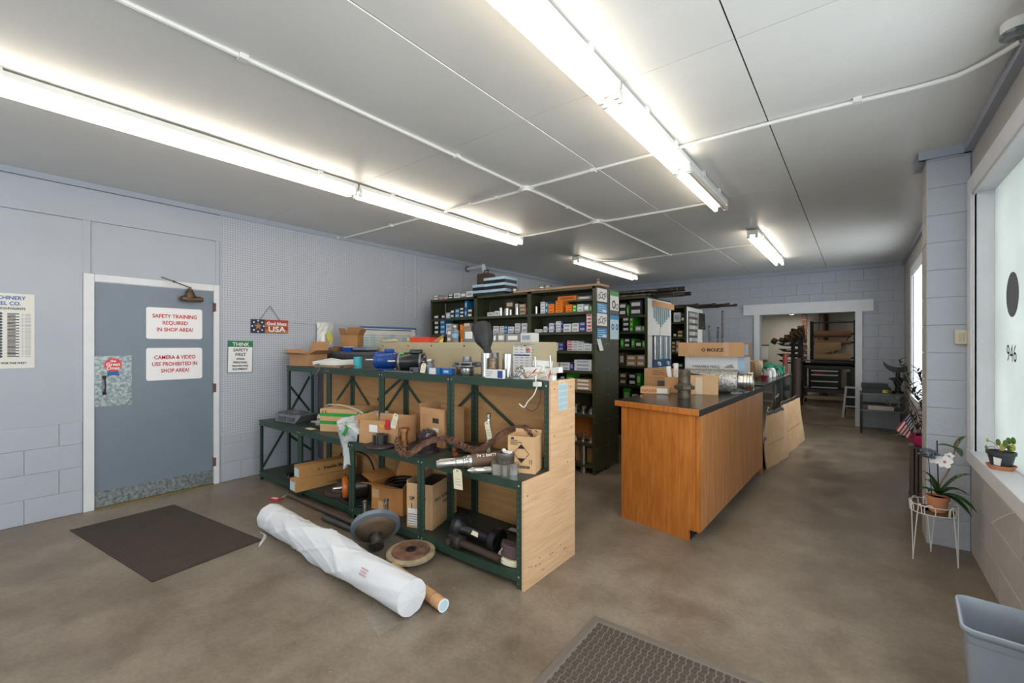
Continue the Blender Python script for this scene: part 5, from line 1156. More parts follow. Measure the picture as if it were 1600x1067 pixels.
# cylinders
t = thing('steel_cylinder', 'tall steel cylinder with a row of drilled holes', 'cylinder', (-2.235, 2.56, T)); MB().lathe([(.03, 0), (.041, 0), (.041, .175), (.03, .175)], base=(0, 0, 0), closed=True, n=32).part('tube', m_steel, t, local=True)
for k in range(4): MB().lathe([(.005, 0), (.005, .001)], base=(-.018, -.0365, .03+.035*k), axis=(-.45, -.9, 0), n=10).part('hole', m_gap, t, local=True)
t = thing('steel_cylinder', 'short brown knurled cylinder in front of the others', 'cylinder', (-2.13, 2.505, T)); MB().lathe([(.02, 0), (.039, 0), (.039, .06), (.037, .062), (.037, .142), (.02, .142)], base=(0, 0, 0), closed=True, n=32).part('tube', mat('knurled', '#8d7966', .45, metal=.7, col2='#5d4e41', vscale=60), t, local=True)
t = thing('steel_cylinder', 'smooth bright steel cylinder, right of the knurled one', 'cylinder', (-2.045, 2.58, T)); MB().lathe([(.03, 0), (.039, 0), (.039, .172), (.03, .172)], base=(0, 0, 0), closed=True, n=32).part('tube', m_steel, t, local=True)
t = thing('steel_cylinder', 'steel cylinder standing behind between the other two', 'cylinder', (-2.246, 2.655, T)); MB().lathe([(.03, 0), (.042, 0), (.042, .178), (.03, .178)], base=(0, 0, 0), closed=True, n=32).part('tube', m_steel2, t, local=True)
# black rubber funnel boot : leaning stem set inside the rear cylinder
m_rub = mat('black_rubber', '#2b2b2d', .55, bump=.1)
t = thing('rubber_boot', 'black rubber funnel-shaped boot standing in a steel cylinder', 'rubber boot', (-2.15, 2.66, T+.17))
pb, pt = Vector((-2.286, 2.655, 1.373)), Vector((-2.459, 2.75, 1.622)); ax = (pt-pb).normalized(); LL = (pt-pb).length
MB().lathe([(.030, 0), (.032, LL*.38), (.034, LL*.34), (.042, LL*.38), (.046, LL*.46), (.070, LL*.56), (.077, LL*.62), (.080, LL*.97), (.085, LL), (.078, LL), (.074, LL*.64), (.036, LL*.5), (.02, LL*.4)], base=pb, axis=ax, n=36).part('boot', m_rub, t)
for a in range(6):
    u, v, d = frame(ax); rr = u*math.cos(a*PI/3)+v*math.sin(a*PI/3)
    MB().bar(pb+ax*LL*.40+rr*.038, pb+ax*LL*.58+rr*.068, .012, .01, up=rr).part('rib', m_rub, t)
t = carton('white and blue small parts box in front of the cylinders', -2.055, 2.448, ZT, .165, .03, .062, .0, m=C_['w'][1], tape=False, name='parts_box'); lplate(t, (.035, -.0155, .004), .046, .052, mat('label_deep_blue', '#274a86', .5), 'label'); ltext(t, 'BEARING', .016, (-.07, -.0155, .04), bold=.0003) if False else None
for k in range(3): lplate(t, (-.07, -.0155, .044-.014*k), .06-.01*k, .005, m_tx, 'printed_line')
# ballast heap with wires
m_bal = mat('ballast_white', '#dedfde', .4)
t = thing('ballast', 'cluster of white ballast housings with loose wires on top shelf', 'ballast', (-1.74, 2.55, T))
for k, (x_, y_, z_, rz_, ln) in enumerate(((-.10, -.03, .0, .1, .16), (.06, -.02, .0, -.15, .17), (-.07, .03, .045, .15, .17), (.08, .03, .042, -.25, .18), (-.02, .07, .09, .1, .14))):
    R_ = Matrix.Rotation(rz_, 3, 'Z') @ Matrix.Rotation((.0, .04, -.08, -.12, .05)[k], 3, 'Y')
    MB().box(x_-ln/2, x_+ln/2, y_-.02, y_+.02, z_, z_+.038, R=R_).part('housing', m_bal, t, local=True, bevel=.002)
for k, (p, q) in enumerate((((-.06, .04, .08), (-.065, .04, .155)), ((.06, .05, .08), (.055, .05, .165)))): MB().cyl(p, q, .007, n=10).part('stud', m_steel, t, local=True)
random.seed(8)
for k in range(9):
    x_ = random.uniform(-.15, .12); pts = [(x_, -.05, .03+random.random()*.03), (x_+random.uniform(-.05, .05), -.07, .05+random.random()*.05), (x_+random.uniform(-.08, .08), -.06, .01), (x_+random.uniform(-.1, .1), -.05, .05)]
    MB().tube(smoothpath(pts, 4), .0022, 5).part('wire', (m_black, m_red, m_paper, mat('wire_yellow', '#c79a2c', .5))[k % 4], t, local=True)
MB().box(.045, .095, -.145, -.11, -.035, -.005).part('connector', mat('connector_ivory', '#ddd8cc', .4), t, local=True, bevel=.003)
MB().tube(smoothpath([(.07, -.128, -.03), (.05, -.14, -.09), (.0, -.14, -.14), (-.03, -.14, -.18), (-.07, -.14, -.16)], 6), .004, 6).part('white_wire', m_paper, t, local=True)
MB().tube(smoothpath([(.085, -.128, -.03), (.10, -.135, -.10), (.08, -.14, -.17), (.03, -.14, -.20), (-.02, -.14, -.18)], 6), .002, 6).part('black_wire', m_black, t, local=True)
MB().tube(smoothpath([(.02, -.05, .03), (.04, -.1, .03), (.06, -.13, .0)], 5), .004, 6).part('lead', m_paper, t, local=True)
t = thing('glass_lid', 'small glass-like disc beside ballast cluster', 'disc', (-1.90, 2.50, T)); MB().lathe([(0, 0), (.04, 0), (.04, .012), (.03, .016), (0, .016)], base=(0, 0, 0)).part('disc', m_alucast, t, local=True); MB().lathe([(.02, .016), (.025, .02), (.02, .022)], base=(0, 0, 0), closed=True).part('rim', m_steel, t, local=True)

# on the beige cabinets
CT = cbz+.001
def onc(px, Yv=3.35): return 0
t = carton('red-orange shallow parts tray on beige cabinet', -3.832, 3.36, cbz, .30, .2, .058, .05, m=mat('tray_red', '#dd4a33', .5), open_=True, flaps=(), name='parts_tray', cat='tray')
t = thing('water_bottle', 'clear water bottle with white cap on beige cabinet', 'bottle', (-3.317, 3.3, CT))
MB().lathe([(.028, 0), (.032, .006), (.032, .10), (.030, .105), (.032, .11), (.03, .125), (.013, .15), (.013, .16)], base=(0, 0, 0)).part('bottle', mat('clear_plastic', '#dfe9ee', .08, trans=.85), t, local=True)
MB().lathe([(.0325, .045), (.0328, .05), (.0328, .088), (.0325, .092)], base=(0, 0, 0)).part('label', mat('bottle_label', '#7fb2d4', .4), t, local=True); MB().lathe([(.015, .155), (.015, .175), (.0, .176)], base=(0, 0, 0)).part('cap', m_paper, t, local=True)
t = thing('hand_saw', 'hand saw leaning on red tray with yellow paper', 'saw', (-3.519, 3.27, CT))
MB().prism([(-.10, 0, .012), (.02, 0, .0), (.07, 0, .07), (.055, 0, .085)], (0, .004, 0)).part('blade', mat('saw_wood', '#b4916c', .6), t, local=True); MB().ball((.075, 0, .09), .017, 10).part('handle', mat('saw_blue', '#2c4f86', .4), t, local=True)
MB().prism([(.01, -.02, 0), (.07, -.02, 0), (.075, -.01, .045), (.03, -.01, .03)], (0, .002, 0)).part('yellow_paper', mat('yellow', '#e2cf32', .6), t, local=True)
row([(-3.576, -3.506, 0.14, 2, 'y'), (-3.364, -3.328, 0.177, 1, 'o'), (-3.324, -3.165, 0.154, 1, 'y')], 3.40, cbz, 'beige cabinet top, left group', 'boxes on the beige cabinets', dep=.12)
row([(-2.936, -2.86, 0.085, 1, 'y'), (-2.852, -2.753, 0.09, 1, 'y'), (-2.745, -2.568, 0.085, 1, 'y'), (-2.564, -2.428, 0.089, 1, 'w')], 3.40, cbz, 'beige cabinet top, right group', 'boxes on the beige cabinets', dep=.12)
t = thing('work_gloves', 'crumpled cream and yellow work gloves on left beige cabinet', 'gloves', (-4.463, 3.32, CT))
mg = mat('glove_cream', '#cfc6a8', .8)
for k in range(5): MB().tube(smoothpath([(-.10+.03*k, -.02, .014), (-.06+.03*k, -.03, .02+.006*(k % 2)), (-.02+.03*k, -.01, .015)], 3), .012, 8, r_end=.009).part('finger', mg, t, local=True)
MB().ball((.10, 0, .022), .05, 12, (1.2, .8, .42)).part('palm', mg, t, local=True)
t = thing('plastic_bag', 'clear bag with yellow cap on left beige cabinet', 'plastic bag', (-3.992, 3.3, CT)); 
o = MB().ball((0, 0, .045), .05, 12, (1, .8, .9)); random.seed(2); o.v = [p+Vector((random.uniform(-.01, .01), random.uniform(-.01, .01), random.uniform(0, .01))) for p in o.v]; o.part('bag', m_bagw, t, local=True, smooth=False); MB().ball((-.045, -.02, .03), .024, 10).part('yellow_cap', MATS['yellow'], t, local=True)

# low black desk and goods behind the left of the shelving
dk = thing('steel_desk', 'dark grey steel desk partly hidden behind the shelving', 'desk', (-4.85, 3.0, 0))
dz = 1.396
MB().box(-5.3, -4.32, 2.83, 3.2, dz-.03, dz).part('desk_top', m_dgrey, dk); MB().box(-5.25, -4.35, 2.86, 3.18, .1, dz-.03).part('body', m_dgrey, dk); MB().box(-5.2, -4.4, 2.85, 2.86, dz-.2, dz-.06).part('drawer', m_caseframe, dk)
for xx in (-5.2, -4.42):
    MB().box(xx, xx+.04, 2.9, 3.15, 0, .1).part('leg', m_black, dk)
DZ = dz
def dx(px): return 0
t = thing('parts_bin', 'bright blue plastic bin on dark desk', 'bin', (-4.8, 3.0, DZ+.001)); w2 = .055
MB().prism([(-.05, -.05, 0), (.05, -.05, 0), (.058, -.055, .05), (-.058, -.055, .05)], (0, .1, 0)).part('bin', mat('bin_blue', '#1e4fb0', .4), t, local=True); MB().box(-.05, .05, -.04, .04, .05, .058).part('contents', m_paper, t, local=True)
carton('small brown carton on dark desk beside the blue bin', -5.135, 3.06, DZ, .075, .1, .06, m=m_kraftd, tape=False)
t = thing('file_tray', 'black and grey flat case on dark desk', 'case', (-4.574, 3.05, DZ+.001)); MB().box(-.13, .13, -.06, .1, 0, .022).part('lower', m_blackp, t, local=True); MB().box(-.13, .13, -.06, .1, .023, .055).part('upper', mat('case_grey_blue', '#7f8ea0', .4), t, local=True)
carton('open brown carton with raised flaps standing on desk shelf', -4.918, 3.12, DZ+.06, .22, .15, .14, .5, m=m_kraftd, open_=True, flaps=(('l', 20, .09), ('r', 30, .08), ('b', 5, .10)))
bx = MB().box(-5.175, -4.496, 3.06, 3.19, DZ+.002, DZ+.058); bx.solo('parts_box', m_dgrey, 'dark flat box under the open brown carton', 'box')
# planner board on the left wall
y0_, y1_, z0_, z1_ = 3.537, 4.523, 1.42, 1.733
t = thing('planner_board', 'blue-framed white planner chart on the pegboard wall', 'poster', (LX, (y0_+y1_)/2, z0_))
quad((LX+.002, y0_, z0_), (0, 1, 0), (0, 0, 1), y1_-y0_, z1_-z0_, mat('planner_blue', '#4f7fb0', .5), t, 'frame', th=.008)
quad((LX+.010, y0_+.015, z0_+.015), (0, 1, 0), (0, 0, 1), y1_-y0_-.03, z1_-z0_-.04, m_paper, t, 'sheet')
for k in range(8): quad((LX+.0115, y0_+.05+(y1_-y0_-.1)*k/8, z0_+.03), (0, 1, 0), (0, 0, 1), (y1_-y0_)*.09, (z1_-z0_)*(.45+.12*(k % 3)), m_plb if k % 3 != 2 else m_paper, t, 'printed_block', th=.0006)
for k in range(5): quad((LX+.013, y0_+.05, z0_+.05+.035*k), (0, 1, 0), (0, 0, 1), y1_-y0_-.1, .004, m_tx, t, 'printed_line', th=.0005)
quad((LX+.0115, y0_+.05, z1_-.05), (0, 1, 0), (0, 0, 1), (y1_-y0_)*.85, .012, m_print, t, 'printed_title', th=.0005)
# bags hanging on the pegboard
t = thing('hanging_bag', 'clear bag of white and yellow gloves hung on pegboard', 'bag', (LX+.06, 3.019, 1.402))
y0_, y1_, z0_, z1_ = 2.908, 3.133, 1.443, 1.761
random.seed(4); rows = [[(LX+.03+.03*math.sin(PI*a/8)+random.uniform(0, .015), y0_+(y1_-y0_)*a/8, z0_+(z1_-z0_)*b2/8) for a in range(9)] for b2 in range(9)]
MB().grid(rows, th=.004).part('bag', mat('white_bag', '#d9dcd8', .35), t, smooth=False)
MB().prism([(LX+.085, y0_+.09, z0_+.14), (LX+.085, y0_+.13, z0_+.06), (LX+.085, y0_+.19, z0_+.10), (LX+.085, y0_+.17, z0_+.18), (LX+.085, y0_+.11, z0_+.20)], (.006, 0, 0)).part('yellow_glove', mat('glove_yellow', '#d8cf6a', .6), t)
MB().ball((LX+.07, y0_+.07, z0_+.09), .045, 10, (.5, .8, 1.6)).ball((LX+.07, y1_-.07, z0_+.09), .04, 10, (.5, .8, 1.6)).part('white_gloves', m_sign, t)
MB().cyl((LX+.0, (y0_+y1_)/2, z1_), (LX+.04, (y0_+y1_)/2, z1_), .004, n=6).part('hook', m_steel, t)

# ================================================================ middle deck
# grey cast cover
t = thing('cast_cover', 'grey finned cast aluminium cover at left of middle shelf', 'casting', (-4.78, 2.34, M_), .12)
MB().prism([(-.19, -.10, 0), (.15, -.10, 0), (.20, -.06, .085), (-.19, -.10, .085)], (0, .22, 0)).part('body', m_alucast, t, local=True, bevel=.006)
MB().box(-.12, .0, -.104, -.098, .015, .065).box(.03, .13, -.104, -.098, .02, .06).part('recess', m_dgrey, t, local=True)
for k in range(7): MB().box(-.17+.045*k, -.16+.045*k, -.08, .1, .085, .105).part('fin', m_alucast, t, local=True)
MB().lathe([(.05, .085), (.05, .11), (.035, .112)], base=(.02, .02, 0)).part('boss', m_alucast, t, local=True)
stick('small dark lever at extreme left of middle shelf', (-5.05, 2.30, M_), (-4.97, 2.32, M_+.01), .01, m_darkiron)
t = carton('dark blue cloth-covered box behind the grey casting', -4.50, 2.60, ZM, .17, .14, .12, .1, m=mat('cloth_blue', '#28456f', .8), tape=False, name='parts_box')
tag('cream tag lying against the dark blue box', (-4.52, 2.46, M_+.075), d=(-.7, 0, .5), u=(.5, 0, .7), L_=.11, w_=.06)
t = thing('stepped_shaft', 'short stepped steel shaft lying beside the grey casting', 'shaft', (-4.22, 2.33, M_))
MB().lathe([(.014, 0), (.016, .005), (.016, .07), (.024, .075), (.024, .10), (.046, .105), (.046, .27)], base=(-4.34, 2.30, M_+.047), axis=(1, .22, 0), n=24).part('shaft', m_steel, t)
tag('cream tag lying flat in front of stepped shaft', (-4.30, 2.235, M_+.002), d=(-1, .1, 0), u=(0, 1, .02), L_=.13, w_=.055)
t = carton('kraft box with two green tape stripes and up arrows', -3.93, 2.44, ZM, .40, .28, .215, .42, m=m_kraftl, tape=False)
m_gt = mat('green_tape', '#2a9a3c', .4)
for z_ in (.07, .145): MB().box(-.201, .201, -.1412, .1412, z_, z_+.032).part('green_tape', m_gt, t, local=True)
for k in range(2):
    lplate(t, (-.17+.03*k, -.142, .168), .006, .03, m_print, 'printed_arrow', th=.0006); MB().prism([(-.175+.03*k, -.1425, .19), (-.159+.03*k, -.1425, .19), (-.167+.03*k, -.1425, .202)], (0, .0004, 0)).part('printed_arrow', m_print, t, local=True)
t = thing('bucket', 'small white plastic bucket behind the green-striped box', 'bucket', (-3.60, 2.57, M_))
MB().lathe([(.075, 0), (.085, .12), (.085, .14), (.095, .14), (.095, .175), (.09, .185), (.0, .186)], base=(0, 0, 0), n=36).part('pail', m_paper, t, local=True); MB().lathe([(.096, .15), (.098, .155), (.098, .16), (.096, .165)], base=(0, 0, 0), n=36).part('lid_ring', m_sign, t, local=True)
t = thing('plastic_strap', 'long pale strap arching over the green-striped box', 'strap', (-3.7, 2.4, M_+.2))
MB().tube(smoothpath([(-4.28, 2.42, M_+.20), (-4.10, 2.36, M_+.235), (-3.85, 2.36, M_+.245), (-3.60, 2.36, M_+.215), (-3.40, 2.33, M_+.16), (-3.28, 2.33, M_+.13)], 6), .008, 6).part('strap', mat('strap_cream', '#c9bfa2', .5), t)
# bubble-wrap bag hanging over the edge
m_bub = mat('bubble_wrap', '#d5dadb', .3, bump=.6, bscale=90, alpha=.72)
t = thing('bubble_wrap', 'crumpled bubble wrap hanging over the shelf edge', 'bubble wrap', (-3.5, 2.2, M_))
random.seed(21); n = 14; rows = []
for b2 in range(n+1):
    f_ = b2/n; r = []
    for a in range(11):
        g = a/10-.5; wd = .20+.12*math.sin(PI*min(1, f_*1.3))-.26*max(0, f_-.55)
        if f_ < .4: y_, z_ = 2.36-.22*f_/.4, M_+.16-.04*f_/.4
        else: y_, z_ = 2.138-.02*math.sin(f_*6), M_+.12-(f_-.4)/.6*.34
        r.append((-3.50+g*wd*1.0+.02*math.sin(f_*7)+.04*f_, y_-.03*math.cos(g*7)*(1 if f_ > .2 else .3)+random.uniform(-.012, .012), z_+random.uniform(-.014, .014)+.03*math.sin(g*9)))
    rows.append(r)
MB().grid(rows, th=.003).part('wrap', m_bub, t, smooth=False)
MB().ball((-3.49, 2.165, M_+.03), .045, 12, (1.2, .5, .8)).part('dark_item', m_darkiron, t); MB().prism([(-3.47, 2.10, M_+.06), (-3.42, 2.10, M_+.05), (-3.39, 2.11, M_+.13), (-3.43, 2.11, M_+.15)], (0, .004, 0)).part('green_paper', m_gt, t)
rows = [[(-3.40+.028*a, 2.42+.025*b2+random.uniform(-.01, .01), M_+.13+.03*math.sin(a*.9+b2)+random.uniform(-.01, .01)) for a in range(11)] for b2 in range(6)]
MB().grid(rows, th=.003).part('top_wrap', m_bub, t, smooth=False); rows = [[(p[0]+.02, p[1]-.01, p[2]-.012) for p in r[3:8]] for r in rows[:4]]; MB().grid(rows, th=.002).part('green_sheet', mat('pale_green', '#84c994', .5), t)
t = carton('open kraft carton with white label and red sticker on middle shelf', -3.16, 2.345, ZM, .40, .25, .135, .25, m=m_kraft, open_=True, flaps=(('l', 25, .1), ('r', 12, .1), ('b', 10, .08), ('f', -4, .06)))
lplate(t, (-.09, -.1275, .10), .085, .06, m_paper, 'label'); lplate(t, (.02, -.132, .145), .05, .025, mat('sticker_orange', '#e2a33a', .5), 'sticker'); lplate(t, (.08, -.134, .13), .045, .085, m_red, 'sticker'); lplate(t, (.135, -.132, .145), .05, .06, mat('lilac_paper', '#cfcfdc', .5), 'label')
MB().cyl((-.14, .0, .01), (-.05, .03, .12), .03, n=16).cyl((.0, .0, .01), (.08, .02, .1), .03, n=16).part('shaft_inside', m_alucast, t, local=True)
# splined hub on disc
t = thing('splined_hub', 'dark splined hub on flat disc before the kraft carton', 'hub', (-3.05, 2.19, M_))
MB().lathe([(.02, 0), (.125, 0), (.13, .008), (.125, .02), (.05, .026), (.02, .026)], base=(0, 0, 0), n=36, closed=True).part('disc', m_darkiron, t, local=True)
pts = []
for a in range(32): r_ = .062 if a % 2 == 0 else .054; pts += [(r_*math.cos(a*PI/16), r_*math.sin(a*PI/16), .026), (r_*math.cos((a+.8)*PI/16), r_*math.sin((a+.8)*PI/16), .026)]
MB().prism(pts, (0, 0, .075)).part('spline', mat('oiled_steel', '#5c5856', .35, metal=.85), t, local=True, smooth=False); MB().lathe([(.0, 0), (.035, 0), (.035, .002), (0, .002)], base=(0, 0, .101)).part('bore', m_gap, t, local=True)
t = thing('bronze_bushing', 'copper-coloured bushing standing beside the open carton', 'bushing', (-2.80, 2.23, M_))
mb_ = mat('copper_bright', '#c48a5e', .3, metal=.9)
MB().lathe([(.015, 0), (.034, 0), (.034, .08), (.028, .085), (.028, .15), (.045, .155), (.045, .175), (.015, .175)], base=(0, 0, 0), closed=True).part('bushing', mb_, t, local=True); MB().lathe([(.0345, .03), (.036, .033), (.036, .04), (.0345, .043)], base=(0, 0, 0), closed=True).part('band', m_rust, t, local=True)
tag('upright manila tag beside the red sticker', (-2.845, 2.19, M_+.285), d=(.25, .1, 1), u=(1, 0, -.2), L_=.115, w_=.062)
# bagged dark part
t = thing('bagged_gear', 'dark oily part wrapped in shiny clear bag, middle shelf', 'gear', (-2.63, 2.32, M_))
MB().lathe([(.03, 0), (.09, 0), (.09, .02), (.06, .025), (.06, .14), (.03, .145)], base=(0, 0, 0), n=30, closed=True).part('gear', m_darkiron, t, local=True)
random.seed(9); o = MB().lathe([(.07, .025), (.068, .08), (.075, .12), (.062, .155), (.03, .17)], base=(0, 0, 0), n=18); o.v = [p+Vector((random.uniform(-.006, .006), random.uniform(-.006, .006), random.uniform(-.006, .006))) for p in o.v]; o.part('wrapper', mat('oily_film', '#46393a', .12, alpha=.75), t, local=True, smooth=False)
for a in range(10): MB().cyl((.058*math.cos(a*PI/5), .058*math.sin(a*PI/5), .02), (.058*math.cos(a*PI/5), .058*math.sin(a*PI/5), .14), .008, n=8).part('tooth', m_darkiron, t, local=True)
t = carton('tall open kraft carton with white labels behind the rusty chain', -2.74, 2.575, ZM, .30, .22, .255, -.05, m=m_kraft, open_=True, flaps=(('l', 15, .08), ('b', 8, .05), ('f', -6, .05), ('r', 5, .05)))
lplate(t, (.02, -.1125, .12), .07, .03, m_paper, 'label'); lplate(t, (.05, -.1125, .06), .07, .035, m_paper, 'label'); lplate(t, (.055, -.115, .075), .06, .005, m_bluep, 'printed_line')
for k in range(6): lplate(t, (.015+.013*k, -.1125, .19), .008, .04, m_print, 'barcode_bar')
# rusty roller chain
ch = smoothpath([(-2.84, 2.20, M_+.10), (-2.78, 2.15, M_+.05), (-2.69, 2.12, M_+.02), (-2.60, 2.13, M_+.02), (-2.54, 2.20, M_+.09), (-2.44, 2.30, M_+.13), (-2.30, 2.31, M_+.105), (-2.15, 2.33, M_+.075), (-2.07, 2.38, M_+.11), (-1.98, 2.43, M_+.20), (-1.90, 2.46, M_+.24), (-1.80, 2.46, M_+.255), (-1.74, 2.45, M_+.24), (-1.685, 2.45, M_+.21)], 6)
t = thing('roller_chain', 'heavy rusty roller chain snaking into the hazard-label box', 'chain', (-2.3, 2.25, M_))
seg = []; acc = 0; last = ch[0]; seg.append(last)
for p in ch[1:]:
    while (p-last).length >= .036: last = last+(p-last).normalized()*.036; seg.append(last)
for i in range(len(seg)-1):
    a_, b_ = seg[i], seg[i+1]; d = (b_-a_).normalized(); side = d.cross(Vector((0, -.35, 1))).normalized(); w2 = .020 if i % 2 else .013
    mb = MB(); up_ = side.cross(d).normalized()
    for s_ in (-1, 1): mb.bar(a_-d*.006+side*s_*w2, b_+d*.006+side*s_*w2, .004, .03, up=up_)
    mb.cyl(a_-side*.019, a_+side*.019, .0085, n=8); mb.part('link', m_rust, t, smooth=True)
# vertical shaft, balls, rings
t = thing('steel_spindle', 'bright steel spindle standing upright on rusty plate', 'spindle', (-2.18, 2.52, M_))
MB().lathe([(.026, .02), (.026, .10), (.022, .105), (.022, .24), (.018, .25), (.012, .262), (.012, .275), (.018, .28), (.018, .31), (.01, .315)], base=(0, 0, 0), n=24).part('spindle', m_steel, t, local=True)
MB().lathe([(.0, 0), (.12, 0), (.12, .012), (.03, .02)], base=(0, 0, 0), n=30).part('base_plate', m_rust, t, local=True)
tag('cream tag tied near top of the steel spindle', (-2.155, 2.47, M_+.26), d=(-.25, 0, 1), u=(1, 0, .2), L_=.13, w_=.05)
tag('pale green tag hanging low on the steel spindle', (-2.13, 2.46, M_+.09), d=(-.1, 0, 1), u=(1, 0, .1), L_=.08, w_=.03, m=mat('tag_green', '#b9c0a4', .6))
for k, (x_, y_, z_) in enumerate(((-2.36, 2.34, 0), (-2.315, 2.31, 0), (-2.34, 2.325, .036))):
    MB().ball((x_, y_, M_+.021+z_), .021, 14).solo('rusty_ball', mat('orange_rust', '#8a4b27', .8, col2='#5c2f1a', vscale=20), ('left rusty ball beneath the chain', 'right rusty ball beneath the chain', 'upper rusty ball resting on the other two')[k], 'ball')
t = thing('coupling_plates', 'black rubber coupling discs lying behind the chain', 'coupling', (-2.42, 2.56, M_))
MB().lathe([(.04, 0), (.15, 0), (.155, .012), (.14, .02), (.04, .02)], base=(0, 0, 0), n=32, closed=True).part('lower_disc', m_blackp, t, local=True); MB().lathe([(.03, .02), (.11, .022), (.12, .04), (.03, .05)], base=(.03, .0, 0), n=32, closed=True).part('upper_disc', m_darkiron, t, local=True)
t = thing('claw_coupling', 'steel claw coupling half behind the shafts', 'coupling', (-1.93, 2.56, M_))
MB().lathe([(.03, 0), (.085, 0), (.085, .03), (.055, .035), (.055, .10), (.03, .10)], base=(0, 0, 0), n=32, closed=True).part('hub', m_steel2, t, local=True)
for a in range(6): MB().box(-.018, .018, .055, .09, .03, .06, R=None).part('claw', m_steel2, t, local=True).rotation_euler.z = a*PI/3
t = thing('brass_ring', 'dull ring lying beside the spindle', 'ring', (-2.06, 2.60, M_)); MB().lathe([(.04, 0), (.06, 0), (.06, .04), (.04, .04)], base=(0, 0, 0), closed=True).part('ring', mat('dull_brass2', '#8d8668', .4, metal=.7), t, local=True); MB().lathe([(.061, .01), (.066, .013), (.066, .02), (.061, .025)], base=(0, 0, 0), closed=True).part('lip', m_steel2, t, local=True)
# bundle of shafts overhanging the front
t = thing('machined_shaft', 'big brown shaft with chalk writing and bright stepped end', 'shaft', (-2.0, 2.30, M_))
a_, b_ = Vector((-2.13, 2.06, M_+.055)), Vector((-1.80, 2.37, M_+.072)); d = (b_-a_).normalized()
a_ = Vector((-2.16, 1.98, M_+.048)); b_ = Vector((-1.82, 2.43, M_+.062)); d = (b_-a_).normalized(); L3 = (b_-a_).length
MB().lathe([(.024, 0), (.026, .004), (.026, .12), (.032, .125), (.032, .17), (.038, .175), (.038, .185)], base=a_, axis=d, n=28).part('bright_end', m_steel, t)
MB().lathe([(.036, 0), (.042, .004), (.042, .01), (.038, .014), (.042, .02), (.042, .04), (.046, .044)], base=a_+d*.185, axis=d, n=28).part('collar', m_steel, t)
MB().lathe([(.046, 0), (.048, .004), (.048, L3-.24), (.03, L3-.23)], base=a_+d*.23, axis=d, n=28).part('body', mat('brown_shaft', '#6d5547', .55, metal=.4), t)
n3 = (Vector((0, 0, 1))-d*d.z).normalized(); sd = d.cross(n3); face = (n3*.75+sd*.66).normalized(); v3 = face.cross(d)
text('74 2 BMTRL', .03, a_+d*.26+face*.0482-v3*.008, d, v3, m_paper, t, bold=.0004)
t = thing('machined_shaft', 'slim bright shaft lying behind the brown one', 'shaft', (-2.1, 2.3, M_)); a_ = Vector((-2.22, 2.06, M_+.034)); d = Vector((.66, .75, .02)).normalized()
MB().lathe([(.022, 0), (.024, .004), (.024, .21), (.029, .215), (.029, .26)], base=a_, axis=d, n=24).part('bright_end', m_steel, t); MB().lathe([(.03, 0), (.031, .1), (.02, .105)], base=a_+d*.26, axis=d, n=24).part('body', m_darkiron, t)
t = thing('machined_shaft', 'pointed bright shaft in front of the brown one', 'shaft', (-1.95, 2.2, M_)); a_ = Vector((-1.97, 2.07, M_+.022)); d = Vector((.72, .69, 0)).normalized()
MB().lathe([(.004, 0), (.02, .03), (.021, .10), (.018, .105), (.021, .11), (.021, .24)], base=a_, axis=d, n=24).part('shaft', m_steel, t); MB().lathe([(.0215, 0), (.023, .004), (.0215, .01)], base=a_+d*.18, axis=d, n=24).part('ring', m_steel2, t)
tag('large manila tag hanging off the shaft over the shelf edge', (-2.05, 2.06, M_+.02), d=(0, -.08, 1), u=(1, .1, 0), L_=.135, w_=.072)
# castle hub
t = thing('castle_hub', 'bright toothed steel hub at right front of middle shelf', 'hub', (-1.80, 2.245, M_))
pts = []
for a in range(24):
    r_ = .098 if (a//2) % 2 == 0 else .084; an = (a+.0)*PI/12; pts.append((r_*math.cos(an), r_*math.sin(an), 0))
MB().prism(pts, (0, 0, .07)).part('toothed_body', m_steel, t, local=True, smooth=False)
MB().lathe([(.03, 0), (.058, 0), (.06, .003), (.06, .055), (.056, .06), (.03, .06)], base=(0, 0, .0705), n=36, closed=True).part('upper_ring', m_steel2, t, local=True)
MB().box(-.0, .05, -.02, .01, .1315, .142).ball((-.01, 0, .14), .014, 10).part('white_plug', m_paper, t, local=True)
t = carton('kraft box with black and white diamond hazard label', -1.735, 2.375, ZM, .185, .16, .235, .32, m=m_kraftl, open_=True, flaps=(('b', 2, .02),))
m_pr = m_print
c_ = Vector((0, -.0825, .125)); q = .052
dm = MB()
for s_ in ((q, 0, 0), (0, 0, q)):
    pass
for a in range(4):
    p0 = Vector((q*1.0*math.cos(a*PI/2), 0, q*1.15*math.sin(a*PI/2)))+c_; p1 = Vector((q*math.cos((a+1)*PI/2), 0, q*1.15*math.sin((a+1)*PI/2)))+c_; dm.bar(p0, p1, .0025, .001, up=(0, 1, 0))
dm.part('printed_diamond', m_pr, t, local=True)
MB().prism([c_+Vector((-.025, 0, .032)), c_+Vector((.025, 0, .032)), c_+Vector((0, 0, .057))], (0, -.0008, 0)).part('printed_triangle', m_pr, t, local=True); MB().prism([c_+Vector((-.025, 0, -.03)), c_+Vector((0, 0, -.058)), c_+Vector((.025, 0, -.03))], (0, -.0008, 0)).part('printed_triangle', m_pr, t, local=True)
for k in range(2): lplate(t, (.055+.012*k, -.0812, .06), .003, .03, m_pr, 'printed_arrow', th=.0006)
for k in range(8): lplate(t, (-.02+.010*k, -.0812, .03), .006, .018, m_pr, 'printed_bar', th=.0006)
for k in range(3): lplate(t, (-.075, -.0812, .205-.012*k), .05+.03*(k % 2), .004, m_pr, 'printed_line', th=.0006)
lplate(t, (-.07, -.0812, .215), .02, .012, m_pr, 'printed_mark', th=.0006)

